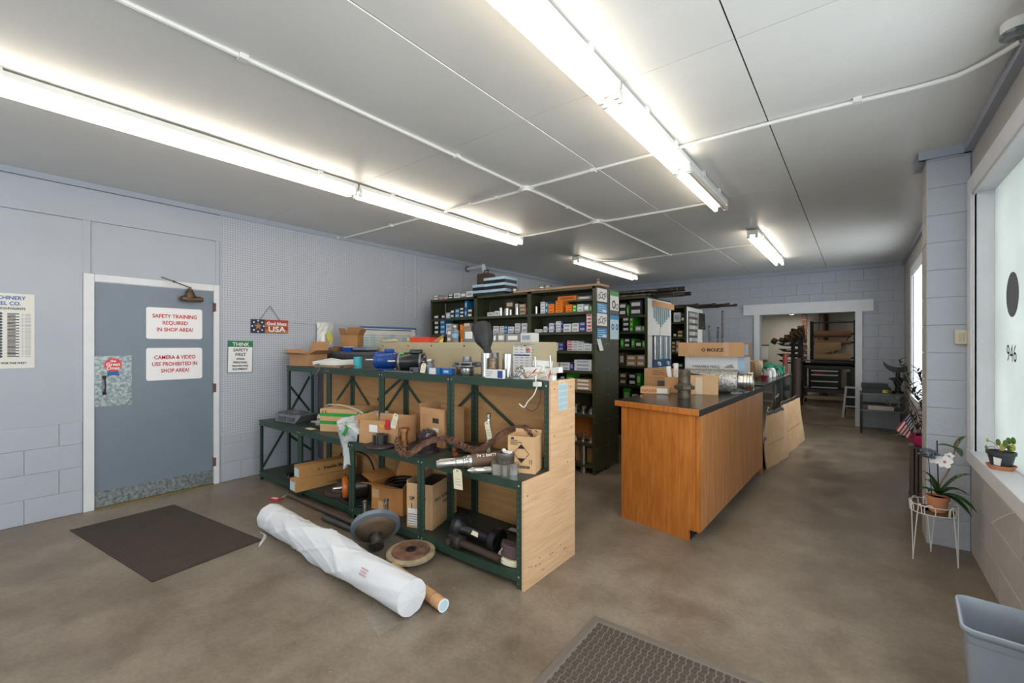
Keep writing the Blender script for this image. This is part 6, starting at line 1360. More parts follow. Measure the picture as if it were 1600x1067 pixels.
# ================================================================ lower deck
def longbox(label, cx, cy, z, w_, d_, h_, rz, print_=None):
    t = carton(label, cx, cy, z, w_, d_, h_, rz, m=mat('long_box_kraft', '#c18f55', .75, var=.08, vscale=5), tape=False)
    lplate(t, (-w_/2-.0005, .9*d_/2, .01), d_*.8, h_*.7, m_plb, 'label', face='l')
    return t
bz = 1.5
t = longbox('lower of two long kraft boxes at left of bottom shelf', -4.178, 2.34, ZL, .60, .135, .115, bz)
for k in range(2): lplate(t, (.0+.16*k, -.0685, .03), .12, .004, m_pr, 'printed_line', th=.0006)
ltext(t, 'L', .06, (.18, -.0685, .035), bold=.001)
t = longbox('upper of two long kraft boxes, with black lettering, bottom shelf', -4.182, 2.37, ZL+.117, .58, .125, .115, bz)
ltext(t, 'Franklin Electric', .042, (-.06, -.0635, .045), bold=.001); ltext(t, 'F', .03, (-.115, -.0635, .045), bold=.001)
MB().prism([W(t, (-.14, -.0638, .055)), W(t, (-.105, -.0638, .09)), W(t, (-.07, -.0638, .055)), W(t, (-.105, -.0638, .02))], D(t, (0, .0004, 0))) if False else None
t = thing('hose_clamp', 'dark elbow pipe lying at left of bottom shelf', 'pipe fitting', (-4.63, 2.36, L_)); MB().tube(smoothpath([(-4.70, 2.22, L_+.03), (-4.68, 2.32, L_+.045), (-4.60, 2.40, L_+.05), (-4.52, 2.42, L_+.05)], 5), .028, 12).part('elbow', m_darkiron, t); MB().cyl((-4.68, 2.24, L_+.03), (-4.60, 2.19, L_+.02), .01, n=8).part('lever', m_steel2, t)
t = thing('black_hose', 'black hose loop behind the long kraft boxes', 'hose', (-4.2, 2.6, L_)); MB().tube(smoothpath([(-4.45, 2.66, L_+.01), (-4.40, 2.66, L_+.2), (-4.2, 2.66, L_+.26), (-3.9, 2.66, L_+.24), (-3.75, 2.66, L_+.01)], 6), .009, 8).part('hose', m_blackp, t); MB().cyl((-3.75, 2.66, L_), (-3.75, 2.66, L_+.03), .014, n=10).part('end_fitting', m_steel2, t)
carton('low brown box behind the elbow pipe', -4.72, 2.60, ZL, .25, .12, .07, 0, m=m_kraftd, tape=False)
t = thing('brake_discs', 'pair of brown rusty discs stacked on bottom shelf', 'brake disc', (-3.80, 2.31, L_)); mr = mat('brown_rust', '#55443c', .7, metal=.3, bump=.2)
MB().lathe([(.05, 0), (.15, 0), (.155, .01), (.155, .035), (.10, .04), (.09, .07), (.05, .07)], base=(0, 0, 0), n=36, closed=True).part('lower_disc', mr, t, local=True); MB().lathe([(.03, 0), (.10, .0), (.105, .02), (.10, .05), (.05, .055), (.03, .05)], base=(.05, .03, .0705), n=36, closed=True).part('upper_disc', mr, t, local=True)
for a in range(5): MB().cyl((.05+.06*math.cos(a*1.256), .03+.06*math.sin(a*1.256), .122), (.05+.06*math.cos(a*1.256), .03+.06*math.sin(a*1.256), .13), .008, n=8).part('stud', m_steel2, t, local=True)
# motor armature with orange winding
t = thing('motor_armature', 'dark motor rotor with orange copper winding, bottom shelf', 'motor part', (-3.5, 2.30, L_)); d = Vector((-.50, -.87, 0)).normalized(); c0 = Vector((-3.50, 2.38, L_+.112))
MB().lathe([(.03, 0), (.10, .002), (.108, .012), (.108, .16), (.10, .17), (.03, .172)], base=c0, axis=d, n=36).part('core', mat('lacquered_iron', '#3b2f2a', .3, metal=.3), t)
MB().lathe([(.06, 0), (.092, .0), (.098, .012), (.094, .04), (.075, .048), (.06, .04)], base=c0+d*.171, axis=d, n=36, closed=True).part('winding', mat('orange_winding', '#c9682a', .3), t)
MB().lathe([(.022, 0), (.022, .05), (.015, .055), (.015, .12), (.01, .125)], base=c0+d*.171, axis=d, n=20).part('shaft', m_steel, t)
MB().tube(smoothpath([c0+d*.2+Vector((-.02, -.02, -.05)), Vector((-3.58, 2.17, L_+.015)), Vector((-3.40, 2.17, L_+.012)), Vector((-3.3, 2.2, L_+.012))], 6), .010, 8).part('cable', m_blackp, t)
# carton with black cable
t = carton('open kraft carton holding a black cable coil, bottom shelf', -3.08, 2.40, ZL, .36, .28, .22, .12, m=mat('kraft_orange', '#bd8147', .75, var=.1), open_=True, flaps=(('f', 75, .13), ('l', 70, .14), ('r', 40, .12), ('b', 25, .13)))
lplate(t, (-.17, -.1408, .10), .08, .07, m_kraftl, 'label'); lplate(t, (-.10, -.1408, .01), .06, .07, m_kraftl, 'label')
for k in range(4): MB().lathe([(.09+.01*k, 0), (.105+.01*k, .006), (.09+.01*k, .02)], base=(.02, 0, .15+.022*k), n=30, closed=True).part('cable_coil', m_blackp, t, local=True)
MB().box(-.15, .15, -.1, .1, .13, .15).part('packing', m_darkiron, t, local=True)
t = carton('tall kraft box printed up twice, on bottom shelf before spool pipe', -2.66, 2.40, ZL, .22, .40, .335, .32, m=m_kraftl, open_=True, flaps=(('l', 5, .02),), tape=False)
ltext(t, 'UP', .036, (-.085, -.201, .21), bold=.0012); ltext(t, 'UP', .036, (.01, -.201, .21), bold=.0012)
for k in range(2): lplate(t, (-.07+.09*k, -.2012, .13), .007, .055, m_pr, 'printed_arrow', th=.0006)
lplate(t, (-.10, -.2012, .02), .13, .125, m_paper, 'label'); ltext(t, 'NACHI', .018, (-.105, -.2126, .12), m=m_red, bold=.0008) if False else None
for k in range(5): lplate(t, (-.095, -.2026, .10-.018*k), .09-.012*(k % 2), .005, m_tx if k else m_red, 'printed_line', th=.0004)
ltext(t, 'Smart Solutions', .04, (.1105, -.17, .20), face='r', bold=.0006); ltext(t, 'Superior', .04, (.1105, -.04, .155), face='r', bold=.0006)
MB().box(-.08, .10, -.16, .16, .26, .31).part('dark_contents', m_blackp, t, local=True, bevel=.01)
# dumbbell flanged pipe
t = thing('flanged_pipe', 'black flanged spool pipe like a dumbbell, bottom shelf', 'pipe', (-2.0, 2.4, L_)); m_bp = mat('black_gloss_iron', '#232427', .35, metal=.3, bump=.15, bscale=30)
a_ = Vector((-2.236, 2.257, 0.195)); b_ = Vector((-1.856, 2.258, 0.185)); d = (b_-a_).normalized(); L3 = (b_-a_).length
MB().lathe([(.05, 0), (.088, 0), (.091, .01), (.091, .04), (.082, .048), (.07, .06), (.052, .07), (.040, .10), (.040, L3-.09), (.05, L3-.07), (.062, L3-.055), (.078, L3-.048), (.081, L3), (.070, L3), (.064, L3-.035), (.03, L3-.05), (.03, 0)], base=a_, axis=d, n=40, closed=True).part('spool', m_bp, t)
u, v, dd = frame(d)
for a in range(6):
    rr = u*math.cos(a*PI/3)+v*math.sin(a*PI/3); MB().cyl(a_+rr*.072+d*.045, a_+rr*.072+d*.062, .010, n=8).part('bolt', m_darkiron, t); MB().bar(a_+rr*.062+d*.05, a_+rr*.042+d*.09, .010, .014, up=rr).part('rib', m_bp, t)
lb_ = a_+d*(L3*.5); n5 = (Vector((.5, -.8, .3))-d*Vector((.5, -.8, .3)).dot(d)).normalized(); v5 = n5.cross(d); MB().prism([lb_+n5*.0405-d*.03-v5*.012, lb_+n5*.0405+d*.035-v5*.016, lb_+n5*.0405+d*.03+v5*.012, lb_+n5*.0405-d*.02+v5*.016], n5*.0015).part('torn_label', m_tag, t)
# drive shaft
t = thing('drive_shaft', 'brown drive shaft with universal joint before black spool pipe', 'drive shaft', (-2.0, 2.25, L_)); a_ = Vector((-2.142, 2.162, 0.145)); b_ = Vector((-1.78, 2.172, 0.127)); d = (b_-a_).normalized()
MB().cyl(a_, b_, .024, n=20).part('tube', mat('brown_iron', '#463730', .6, metal=.4), t); MB().lathe([(.03, 0), (.045, .0), (.045, .03), (.03, .035)], base=a_, axis=d, n=20).part('collar', m_darkiron, t)
MB().box(a_.x-.075, a_.x, a_.y-.03, a_.y+.03, L_+.004, L_+.085, rz=-.1).part('yoke', m_darkiron, t, bevel=.012); MB().cyl((a_.x-.05, a_.y-.05, L_+.045), (a_.x-.05, a_.y+.05, L_+.045), .019, n=14).part('cross_pin', m_steel2, t)
t = thing('wood_wedge', 'maroon padded wedge on wooden edge beside corner post', 'wedge', (-1.72, 2.24, L_))
n = 14; arc = [(-1.735+.12*math.cos(a), 2.27+.10*math.sin(a), L_) for a in [PI+PI*i/n for i in range(n+1)]]; MB().prism(arc, (0, 0, .035)).part('wood_base', m_tag, t, bevel=.003)
arc = [(-1.735+.105*math.cos(a), 2.27+.085*math.sin(a), L_+.036) for a in [PI+PI*i/n for i in range(n+1)]]; o = MB().prism(arc, (.0, .01, .075)); o.part('pad', mat('maroon_pad', '#5c464a', .7), t, bevel=.01); MB().bar((-1.80, 2.19, L_+.06), (-1.78, 2.19, L_+.09), .006, .004).part('staple', m_tag, t)
MB().box(-2.06, -1.98, 2.60, 2.65, L_, L_+.003).solo('paper_slip', m_paper, 'small pale paper slip at back of bottom shelf', 'paper')

# ================================================================ on the floor
# wrapped roll
m_wrap = mat('white_woven_wrap', '#dfe1e6', .5, bump=.5, bscale=9, stretch=(1, 2.2, 2.2))
A_, B_ = Vector((-3.93, 1.55, .125)), Vector((-2.04, 1.60, .105))
A_ = Vector((-3.71, 1.625, .106)); B_ = Vector((-1.925, 1.585, .100)); d = (B_-A_).normalized(); LL = (B_-A_).length; u, v, dd = frame(d)
t = thing('wrapped_roll', 'long roll in creased white woven wrapping lying on floor', 'roll', ((A_.x+B_.x)/2, 1.69, 0))
random.seed(31); rows = []; n = 110; m_ = 84
for i in range(n+1):
    f_ = i/n; r0 = .102-.006*f_
    row_ = []
    for j in range(m_+1):
        th_ = 2*PI*j/m_; fold = 0
        if .12 < f_ < .74:
            env = min(1, (f_-.12)/.08, (.74-f_)/.06)
            fold = env*(.010*math.sin(2*th_+f_*11)+.013*(1-abs(math.sin(1.0*th_-f_*9)))**3+.010*(1-abs(math.sin(2.0*th_+f_*13+.6)))**4+.006*(1-abs(math.sin(4.0*th_-f_*17+1)))**3-.002)
        else: fold = .0015*math.sin(9*th_+f_*30)
        if .085 < f_ < .12: fold -= .006
        r_ = r0+fold; p = A_+d*(f_*LL)+u*(r_*math.cos(th_))+v*(r_*math.sin(th_))
        if p.z < .004: p.z = .004
        row_.append(p)
    rows.append(row_)
MB().grid(rows).part('wrapping', m_wrap, t)
for P0, sg in ((A_, -1), (B_, 1)):
    rr = [[P0+d*(sg*(.012*(1-q/5)+.002*math.sin(j*1.7)*(q/5)))+u*(.098*q/5*math.cos(2*PI*j/32))+v*(.098*q/5*math.sin(2*PI*j/32)) for j in range(33)] for q in range(6)]
    MB().grid(rr if sg > 0 else [r[::-1] for r in rr]).part('wrapped_end', mat('end_film', '#e3e5ea', .35, bump=.4, bscale=25), t)
for k in range(5): MB().tube(smoothpath([A_+d*.19-v*.02-u*.105+Vector((.01*k, -.05, 0)), A_+d*(.20+.01*k)+Vector((0, -.13, -.05)), A_+d*(.19+.014*k)+Vector((0, -.16-.008*k, -.112))], 4), .0012, 5).part('string', m_sign, t)
fc = A_+d*(LL*.79); fn = (Vector((0, -.75, .55))-d*Vector((0, -.75, .55)).dot(d)).normalized(); fv = fn.cross(d)
m_pr2 = mat('faded_red_print', '#cf9aa4', .6)
for k in range(3): text(('AAAAAA', 'HHHHHHH', 'NNNNN')[k], .016, fc+fn*(.1125)+fv*(.01-.02*k)*1.0, d, fv, m_pr2, t, bold=.0004) if False else quad(fc+fn*(.1005)+fv*(.012-.016*k), d, fv, .07-.012*(k % 2), .007, m_pr2, t, 'printed_line', th=.0006)
# cardboard tube next to it
t = thing('cardboard_tube', 'brown cardboard mailing tube beside end of white roll', 'tube', (-1.95, 1.78, 0)); a_ = Vector((-2.38, 1.80, .036)); b_ = Vector((-1.815, 1.715, .036)); d2 = (b_-a_).normalized()
MB().lathe([(.031, 0), (.035, 0), (.035, (b_-a_).length), (.031, (b_-a_).length)], base=a_, axis=d2, n=28, closed=True).part('tube', m_kraft, t); MB().lathe([(0, -.004), (.030, -.004), (.030, .003), (0, .003)], base=b_, axis=d2, n=24).part('end_cap', m_plb, t); MB().lathe([(.029, -.001), (.036, -.001), (.036, .0035), (.029, .0035)], base=b_, axis=d2, n=24, closed=True).part('cap_rim', m_sign, t)
MB().lathe([(.0352, 0), (.0354, .004)], base=b_-d2*.09, axis=d2, n=24).part('printed_line', m_rust, t)
# clear film scrap
t = MB(); rows = [[(-2.16+.03*a, 1.44+.045*b2-.01*a+.01*math.sin(a*2+b2), .003+.006*abs(math.sin(a*1.3+b2*2))) for a in range(9)] for b2 in range(4)]
t.grid(rows).solo('plastic_film', mat('clear_film', '#b5aea5', .15, alpha=.22), 'scrap of clear plastic film on floor by the white roll', 'plastic film', smooth=False)
# rods
t = thing('steel_rod', 'longer brown steel rod lying in front of shelving', 'rod', (-3.8, 2.1, 0)); a_ = Vector((-4.36, 2.085, .023)); b_ = Vector((-3.12, 2.075, .023))
MB().cyl(a_, b_, .021, n=16).part('rod', mat('rod_brown', '#75675c', .4, metal=.7), t); MB().lathe([(.021, 0), (.023, .004), (.023, .02), (.0, .021)], base=a_, axis=(-1, 0, 0), n=16).part('end_cap', m_steel2, t)
MB().tube(smoothpath([a_+Vector((-.02, 0, 0)), a_+Vector((-.03, -.05, -.015)), (-4.36, 1.99, .006)], 4), .002, 5).part('tag_string', m_tag, t)
t = thing('steel_rod', 'shorter grey steel rod lying nearer the white roll', 'rod', (-3.4, 2.0, 0)); a_ = Vector((-3.55, 1.99, .024)); b_ = Vector((-2.98, 2.0, .024)); MB().cyl(a_, b_, .0225, n=16).part('rod', mat('rod_grey', '#67686b', .35, metal=.7), t); MB().lathe([(0, 0), (.02, .0), (.0225, -.004)], base=a_-Vector((.003, 0, 0)), axis=(1, 0, 0), n=16).part('end_face', m_steel2, t)
t = thing('red_tag', 'small red and white tag lying on floor near brown rod', 'tag', (-4.39, 1.97, 0)); MB().box(-.06, .06, -.03, .03, .001, .012, rz=.3).part('card', m_red, t, local=True); MB().box(-.05, .02, -.018, .014, .0125, .0135, rz=.3).part('label', m_paper, t, local=True)
# big flange hub leaning on its studs
t = thing('flange_hub', 'large grey-rimmed wheel hub flange with long studs on floor', 'hub', (-2.78, 2.0, 0))
pc = Vector((-2.76, 2.045, .20)); ax = Vector((.10, -.70, -.58)).normalized(); ax = Vector((.25, -.50, -.62)).normalized()
pc = Vector((-2.772, 1.949, 0.16)); ax = Vector((.70, -.45, -.55)).normalized(); u, v, d = frame(ax)
MB().lathe([(.03, 0), (.165, 0), (.172, .006), (.172, .038), (.155, .042), (.03, .042)], base=pc-ax*.02, axis=ax, n=44, closed=True).part('rim_plate', mat('grey_blue_rim', '#7d8793', .45, metal=.3, var=.1), t)
MB().lathe([(.14, .0), (.13, .02), (.118, .028), (.05, .045), (.038, .05)], base=pc+ax*.022, axis=ax, n=44).part('face', mat('brown_face', '#6e5c49', .6, metal=.4, var=.2), t)
MB().lathe([(.042, 0), (.044, .07), (.04, .08), (.048, .085), (.05, .11), (.042, .114), (.03, .114)], base=pc+ax*.06, axis=ax, n=28).part('neck', m_darkiron, t)
for k, an in enumerate((.9, 2.2, 3.6, 5.2)):
    p = pc+u*(.125*math.cos(an))+v*(.125*math.sin(an)); MB().cyl(p-ax*.02, p-ax*.15, .013, n=12).part('stud', m_steel2, t); MB().lathe([(.013, 0), (.02, .003), (.02, .018), (.013, .02)], base=p-ax*.15, axis=ax, n=6).part('nut', m_steel2, t)
t = thing('hex_bolt', 'loose thick bolt lying beside the flange hub', 'bolt', (-2.53, 2.09, 0)); MB().cyl((-2.60, 2.12, .018), (-2.52, 2.07, .018), .014, n=14).part('shank', m_steel2, t); MB().lathe([(.0, 0), (.022, .0), (.022, .014), (0, .014)], base=(-2.52, 2.07, .020), axis=(.85, -.5, 0), n=18).part('head', m_steel2, t)
t = thing('cover_plate', 'round rusty cover plate with worn cream rim on floor', 'plate', (-2.40, 2.02, 0))
MB().lathe([(.03, .045), (.158, .045), (.165, .05), (.165, .066), (.155, .07), (.03, .07)], base=(-2.42, 1.985, 0), axis=(.03, -.04, 1), n=48, closed=True).part('rim', mat('worn_cream', '#b5a78b', .6, col2='#8a7557', vscale=14), t)
MB().lathe([(.03, .07), (.125, .07), (.13, .073), (.125, .08), (.045, .083), (.03, .08)], base=(-2.42, 1.985, 0), axis=(.03, -.04, 1), n=48, closed=True).part('rusty_face', m_rust, t); MB().lathe([(.022, .068), (.034, .068), (.036, .088), (.022, .088)], base=(-2.42, 1.985, 0), axis=(.03, -.04, 1), n=24, closed=True).part('centre_ring', m_darkiron, t)
for an in (-2.2, -.9, .5, 2.2): MB().cyl((-2.42+.10*math.cos(an), 1.985+.10*math.sin(an), .0), (-2.42+.10*math.cos(an), 1.985+.10*math.sin(an), .046), .013, n=10).part('foot_bolt', m_steel2, t)
# floor mats
m_mat1 = mat('brown_mat', '#40352f', .8, var=.15, vscale=4)
def matthing(label, c4, rib, mm):
    P_ = [Vector((*p, 0)) for p in c4]; t = thing('floor_mat', label, 'mat', sum(P_, Vector())/4)
    return t, P_
t, P_ = matthing('dark brown ribbed mat in front of the grey door', [(-4.957, .637), (-4.99, 1.33), (-3.56, 1.50), (-3.471, .814)], 0, m_mat1)
MB().prism([p+Vector((0, 0, .001)) for p in P_], (0, 0, .004)).part('backing', m_mat1, t, smooth=False)
m_rib = mat('brown_mat_rib', '#4a3e37', .8, var=.12, vscale=5)
nr = 40
for k in range(nr):
    a0 = lerp(P_[0], P_[1], (k+.15)/nr); a1 = lerp(P_[0], P_[1], (k+.75)/nr); b0 = lerp(P_[3], P_[2], (k+.15)/nr); b1 = lerp(P_[3], P_[2], (k+.75)/nr)
    MB().prism([Vector((*p, .005)) for p in (lerp(a0, b0, .015), lerp(a0, b0, .985), lerp(a1, b1, .985), lerp(a1, b1, .015))], (0, 0, .002)).part('rib', m_rib, t, smooth=False)
c0 = Vector((-1.133, 2.193, 0)); ux = Vector((.99, .02, 0)).normalized(); uy = Vector((-.02, 1, 0)).normalized(); ux = Vector((.801, .018, 0)).normalized(); uy = Vector((ux.y*-1, ux.x, 0))
t = thing('floor_mat', 'grey-brown waffle mat with plain border at bottom of picture', 'mat', c0+ux*.75-uy*.5)
MB().prism([c0+Vector((0, 0, .001)), c0-uy*1.0+Vector((0, 0, .001)), c0-uy*1.0+ux*1.5+Vector((0, 0, .001)), c0+ux*1.5+Vector((0, 0, .001))], (0, 0, .005)).part('border', mat('mat_border', '#6b6259', .8), t, smooth=False)
mm = mat('mat_cell', '#4d443d', .85, var=.15, vscale=30)
MB().prism([c0+ux*.035-uy*.035+Vector((0, 0, .006)), c0-uy*.965+ux*.035+Vector((0, 0, .006)), c0-uy*.965+ux*1.465+Vector((0, 0, .006)), c0+ux*1.465-uy*.035+Vector((0, 0, .006))], (0, 0, .001)).part('field', mat('mat_field', '#7a6f66', .85), t, smooth=False)
cells = MB()
for i in range(33):
    for j in range(44):
        p = c0+ux*(.045+.0325*j+.002)-uy*(.05+.0275*i) + Vector((0, 0, .007)); o = .006*(i % 2)
        cells.prism([p+ux*o, p+ux*(o+.025), p+ux*(o+.025)-uy*.021, p+ux*o-uy*.021], (0, 0, .003))
cells.part('waffle_cells', mm, t, kind='stuff', smooth=False)
# ================================================================ goods on the counter
K_ = KZ+.001
t = carton('small flat tan bearing box at near left of counter', -1.585, 4.37, KZ, .27, .17, .062, .22, m=m_kraftl, tape=False, name='parts_box')
ltext(t, 'NACHI', .038, (-.12, -.0855, .018), m=mat('orange_print', '#d2622f', .6), bold=.001, sx=1.2); lplate(t, (.02, -.0855, .008), .10, .046, m_paper, 'label')
t = carton('brown carton with black slot and fine print behind the bearing box', -1.74, 4.98, KZ, .33, .22, .115, .12, m=m_kraft, tape=False); lplate(t, (-.02, -.1105, .02), .12, .065, m_dgrey, 'handle_slot')
t = carton('brown carton with printed lines stacked on the slotted one', -1.75, 5.0, KZ+.117, .33, .20, .095, .12, m=m_kraft, tape=False)
for k in range(3): lplate(t, (-.08, -.1005, .03+.02*k), .17-.03*k, .006, m_rust, 'printed_line')
t = carton('narrow upright tan carton holding rolled papers', -1.475, 4.58, KZ, .17, .16, .155, .3, m=m_kraft, open_=True, flaps=(('l', 8, .03),))
for k, (a, b2, c2) in enumerate(((-.03, .0, .13), (.02, .02, .16), (.03, -.03, .10))): MB().lathe([(.020, 0), (.024, 0), (.024, .12+c2), (.020, .12+c2)], base=W(t, (a, b2, .01)), axis=(.1*k-.1, 0, 1), n=16, closed=True).part('paper_roll', m_paper, t)
t = carton('open kraft carton full of packages on the counter front', -1.25, 4.62, KZ, .34, .26, .165, .32, m=m_kraftl, open_=True, flaps=(('f', -6, .02), ('r', 5, .02)), tape=False)
MB().box(-.03, .03, -.1312, -.1302, 0, .165).part('seam_tape', mat('pale_tape', '#dcc6a8', .4), t, local=True)
MB().box(-.10, .10, -.07, -.01, .15, .19, R=Matrix.Rotation(.15, 3, 'Y')).part('black_packet', m_blackp, t, local=True, bevel=.006); MB().box(-.02, .09, -.11, -.075, .15, .18).part('white_packet', m_paper, t, local=True, bevel=.005); MB().ball((-.1, -.05, .17), .02, 8).ball((-.12, .02, .17), .02, 8).part('green_bits', m_pg, t, local=True); MB().box(-.15, .15, -.11, .11, .10, .15).part('filling', m_kraftd, t, local=True)
# rusty pipe fitting
t = thing('pipe_fitting', 'big rusty threaded pipe fitting standing on counter corner', 'fitting', (-1.235, 4.125, K_)); mfit = mat('brown_steel', '#6f6357', .5, metal=.5, col2='#50463d', vscale=22)
MB().lathe([(.04, 0), (.056, 0), (.056, .075), (.05, .08)], base=(0, 0, 0), n=32).part('lower_barrel', mfit, t, local=True)
MB().prism([(.088*math.cos(a*PI/4+.2), .088*math.sin(a*PI/4+.2), .08) for a in range(8)], (0, 0, .032)).part('octagon_flange', mfit, t, local=True, bevel=.004)
MB().lathe([(.062, .112), (.062, .125), (.052, .135), (.052, .25), (.049, .255), (.038, .255), (.038, .18)], base=(0, 0, 0), n=32).part('upper_barrel', mfit, t, local=True)
for k in range(6): MB().lathe([(.052, 0), (.0535, .003), (.052, .006)], base=(0, 0, .19+.009*k), n=28).part('thread', mfit, t, local=True)
# stacked long boxes
t = carton('long white carton printed variable freq with bluish end', -1.215, 5.22, KZ, .60, .28, .352, .0, m=C_['w'][1], tape=False)
ltext(t, 'VARIABLE FREQ', .036, (-.22, -.1405, .232), m=m_dgrey, bold=.0008, sx=1.1); lplate(t, (.235, -.1405, .0), .065, .352, m_palelid, 'tape_strip')
MB().prism([W(t, (.10, -.1412, .235)), W(t, (.20, -.1412, .235)), W(t, (.18, -.1412, .275)), W(t, (.13, -.1412, .26))], (0, -.0006, 0)).part('printed_bird', m_tx, t)
t = carton('long kraft carton with black lettering lying on top of the white carton', -1.235, 5.20, KZ+.354, .655, .40, .148, .0, m=m_kraft, tape=False)
ltext(t, 'BOZZ', .045, (-.03, -.2005, .055), bold=.0016, sx=1.4); MB().lathe([(.010, 0), (.018, 0), (.018, .0006), (.010, .0006)], base=W(t, (-.065, -.2006, .07)), axis=(0, -1, 0), n=14, closed=True).part('printed_emblem', m_pr, t)
for x_ in (-.22, .13): MB().box(x_, x_+.055, -.2012, .2012, -.0, .1492).part('tape', m_tape, t, local=True)
lplate(t, (.328, -.19, .02), .20, .11, m_palelid, 'shipping_label', face='r')
# insulated silver duct
t = thing('insulated_duct', 'silver bubble-foil insulated duct with bare metal collar', 'duct', (-1.1, 4.83, K_)); m_foil = mat('bubble_foil', '#e6e4e0', .36, metal=.7, col2='#b0aeab', vscale=75, detail=0, bump=1.0, bscale=75)  # darker mottle in the foil colour imitates shading between bubbles
a_, b_ = Vector((-1.43, 4.83, KZ+.118)), Vector((-.935, 4.87, KZ+.118)); d = (b_-a_).normalized(); LL = (b_-a_).length
MB().lathe([(.10, 0), (.115, 0), (.116, LL*.5), (.115, LL), (.10, LL), (.09, LL-.02)], base=a_, axis=d, n=40).part('foil_jacket', m_foil, t)
MB().lathe([(.075, -.02), (.078, 0), (.078, .05), (.092, .055), (.092, .13), (.088, .132), (.085, .13), (.07, -.02)], base=b_, axis=d, n=40, closed=True).part('metal_collar', m_steel, t)
MB().prism([b_+Vector((-.06, -.06, -.117)), b_+Vector((.02, -.07, -.117)), b_+Vector((.03, .03, -.117)), b_+Vector((-.05, .04, -.117))], (0, 0, .006)).part('loose_foil', m_foil, t)
for k in range(2): MB().lathe([(.0925, 0), (.0935, .002), (.0925, .004)], base=b_+d*(.08+.025*k), axis=d, n=36).part('crimp', m_darkiron, t)
# further along
t = carton('blue and white box standing right of the silver duct', -1.13, 6.12, .974+.012, .13, .12, .14, .1, m=mat('box_blue2', '#41618c', .5), tape=False, name='parts_box'); t.location.z = 1.014; lplate(t, (-.04, -.0605, .05), .08, .05, m_palelid, 'label')
CZT = 1.0135
for k, o in enumerate((t,)): o.location.z = CZT
t.location.z = CZT
t = carton('kraft carton with white side at back of display case top', -1.33, 6.5, CZT, .2, .3, .24, .0, m=m_kraftd, tape=False); lplate(t, (.1005, -.14, .0), .28, .24, m_paper, 'side_label', face='r')
t = carton('wider kraft carton further along display case top', -1.30, 7.55, CZT, .30, .4, .22, .0, m=m_kraft, tape=False); MB().box(.1505, .1512, -.02, .02, 0, .22).part('tape_band', m_tape, t, local=True)
t = thing('abrasive_wheel', 'thick cream buffing wheel on a spindle, display case top', 'wheel', (-1.08, 6.95, CZT)); c0 = Vector((-1.13, 6.93, CZT+.115)); ax = Vector((1, .25, 0)).normalized()
MB().lathe([(.03, 0), (.105, 0), (.112, .01), (.112, .07), (.105, .085), (.03, .085)], base=c0, axis=ax, n=36, closed=True).part('wheel', mat('cream_wheel', '#b8a78e', .8, bump=.2), t); MB().lathe([(.0, .085), (.035, .085), (.03, .10), (0, .102)], base=c0, axis=ax, n=24).part('hub', m_darkiron, t); MB().cyl(c0+ax*.1, c0+ax*.17+Vector((0, .22, 0)), .009, n=10).part('spindle', m_steel2, t)
t = thing('red_cup', 'dark red shallow cup on front of display case top', 'cup', (-.98, 6.75, CZT)); MB().lathe([(.04, 0), (.05, .05), (.045, .05), (.036, .005)], base=(0, 0, 0), closed=False).part('cup', mat('dark_red', '#8e1f36', .4), t, local=True); MB().lathe([(.05, .045), (.054, .05), (.05, .055)], base=(0, 0, 0), closed=True).part('rim', MATS['dark_red'], t, local=True)
for k, (x_, y_, h_) in enumerate(((-1.0, 7.15, .085), (-.98, 7.38, .08), (-1.02, 7.6, .09))):
    t = thing('white_jar', 'white lidded jar on display case top, %s from the red cup' % ORD[k], 'jar', (x_, y_, CZT)); MB().lathe([(.045, 0), (.05, .005), (.05, h_), (.042, h_+.01)], base=(0, 0, 0)).part('jar', m_paper, t, local=True); MB().lathe([(.047, h_+.0105), (.047, h_+.028), (0, h_+.029)], base=(0, 0, 0)).part('lid', m_sign if k else m_plb, t, local=True)
for k in range(4):
    t = thing('small_part', 'small dark metal part on display case top, %s after the jars' % ORD[k], 'part', (-.99, 7.78+.12*k, CZT)); MB().lathe([(.03, 0), (.036, .0), (.036, .03), (.02, .035), (.02, .06), (0, .062)], base=(0, 0, 0)).part('body', m_darkiron if k % 2 else m_steel2, t, local=True); MB().cyl((0, 0, .03), (-.05, .04, .03), .012, n=8).part('spigot', m_steel2, t, local=True)
t = thing('green_gearbox', 'heap of bright green painted castings at far end of case', 'casting', (-1.12, 8.1, CZT)); mg2 = mat('machine_green', '#1f7f62', .4)
for k, (x_, y_, r_, h_) in enumerate(((-.16, .0, .08, .10), (.0, -.05, .10, .15), (.12, .1, .07, .12), (-.02, .2, .11, .17))):
    MB().lathe([(r_, 0), (r_*1.05, h_*.3), (r_*.7, h_*.55), (r_*.75, h_*.8), (r_*.3, h_)], base=(x_, y_, 0), n=18).part('casting', mg2, t, local=True)
MB().box(.02, .2, .15, .22, .0, .13).box(-.25, .05, -.12, -.06, .06, .09).part('arm', mg2, t, local=True, bevel=.01)
